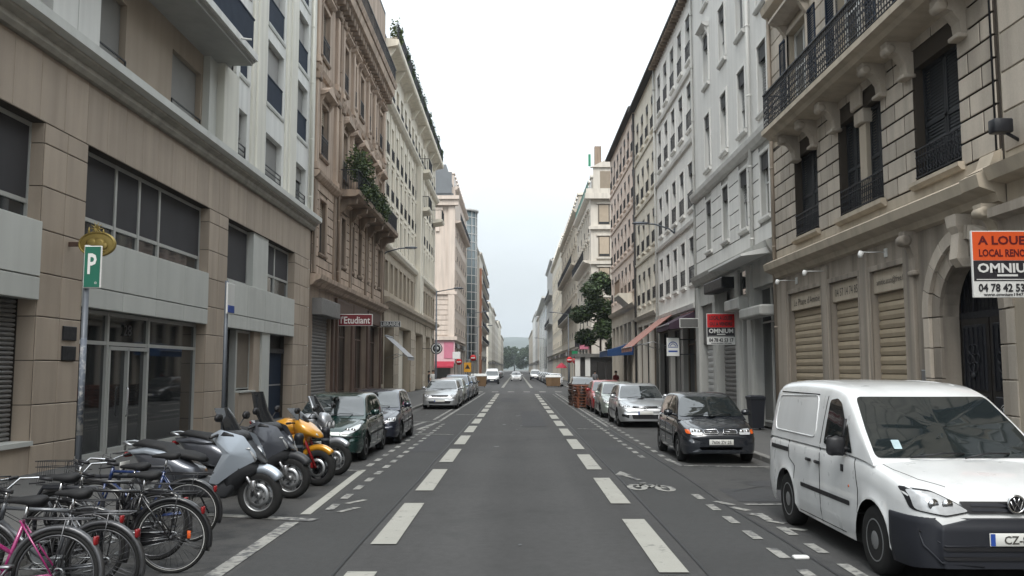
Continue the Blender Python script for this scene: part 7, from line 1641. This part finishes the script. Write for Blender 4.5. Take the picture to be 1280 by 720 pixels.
person('person in a white top and dark trousers walking on the left pavement', -6.3, 66, .12, .2, 'white', 'dark'); person('person in dark clothes standing by the crimson awning', -7.0, 70, .12, 2.0, 'dark', 'navy', 1.66, .06); person('person in a red top on the pavement by the blue awning', 6.9, 61, .12, .4, 'red', 'jean', 1.68, .1); person('person in grey beside the kiosk at the right crossing', 6.1, 68.5, .12, 2.6, 'grey', 'dark', 1.7, .18)
# trees
def tree(label, X, Y, H, crown, seed, n=3500, size=.16, mats=None, trunk=.16, grp=None, name='street_tree'):
    g = thing(name, label, 'tree', (X, Y, 0), 0, grp); r_ = random.Random(seed); q = MB(); h0 = H*.36
    q.tube([(0, 0, 0), (.03, 0, h0*.5), (0, .05, h0), (.1, 0, H*.62), (.05, .1, H*.85)], [trunk, trunk*.8, trunk*.66, trunk*.4, trunk*.12], 9); q.build('trunk', m_bark, g); blobs = []; q = MB()
    for i in range(9):
        a = i*2.4; z = H*((.30 if H < 14 else .12)+(.06 if H < 14 else .07)*i); R1 = crown*r_.uniform(.55, .9)*(1-.35*abs(z/H-.6)); e = (R1*math.cos(a), R1*math.sin(a), z+R1*.45); q.tube([(0, 0, z-.2), (e[0]*.5, e[1]*.5, z+R1*.12), e], [trunk*.34, trunk*.22, trunk*.06], 6); blobs.append((e, (crown*.42, crown*.42, crown*.34)))
    q.build('limb', m_bark, g); blobs += [((0, 0, H*.9), (crown*.4, crown*.4, crown*.35)), ((0, 0, H*.65), (crown*.5, crown*.5, crown*.5))]
    put('crown', leaf_mesh('crown', blobs, n, size, mats or [m_leafd, m_leafd, m_leaf], seed), g); return g
tree('dark leafy street tree in front of the right mansard corner', 8.0, 83.5, 11.6, 2.6, 3, 10500, .20, [m_leafd, m_leafd, m_leafd, m_leaf])
for i, (x, y, h, c) in enumerate(((-14, 700, 26, 9), (-2, 720, 24, 9), (10, 705, 25, 9), (22, 730, 27, 10), (-26, 735, 27, 10))):
    tree(('tall round tree left of the street end', 'middle tree closing the street end', 'tree right of the middle one at the street end', 'rightmost tree at the street end', 'leftmost tree at the street end')[i], x, y, h*.8, c, 50+i, 3200, .95, [m_leafd, m_leaf], .5, 'trees closing the street')
# hill far behind
mb = MB(); nx = 60; rows = []
for j, (y, hh) in enumerate(((1500, 0), (1700, 38), (1900, 64), (2100, 76), (2500, 72), (2900, 0))): rows.append([( -1500+3000*i/nx, y, hh*(.85+.12*math.sin(i*.37+j)+.06*math.sin(i*.9))) for i in range(nx+1)])
vs = [p for r in rows for p in r]; mb.add(vs, [(j*(nx+1)+i, j*(nx+1)+i+1, (j+1)*(nx+1)+i+1, (j+1)*(nx+1)+i) for j in range(5) for i in range(nx)], 0, True)
tag(mb.build('hill', mat('wooded_hill', (.085, .10, .09), .95, .35, .012)), kind='structure')
hz = MB(); hz.box(-1600, 1600, -40, 3000, -1.5, 160); m = bpy.data.materials.new('haze_air'); m.use_nodes = True; t = m.node_tree; t.nodes.remove(t.nodes['Principled BSDF']); v = t.nodes.new('ShaderNodeVolumePrincipled'); v.inputs['Color'].default_value = (.86, .93, 1, 1); v.inputs['Density'].default_value = .00025; v.inputs['Anisotropy'].default_value = .3; t.links.new(v.outputs[0], t.nodes['Material Output'].inputs['Volume'])
HAZE = tag(hz.build('haze', m), kind='stuff')
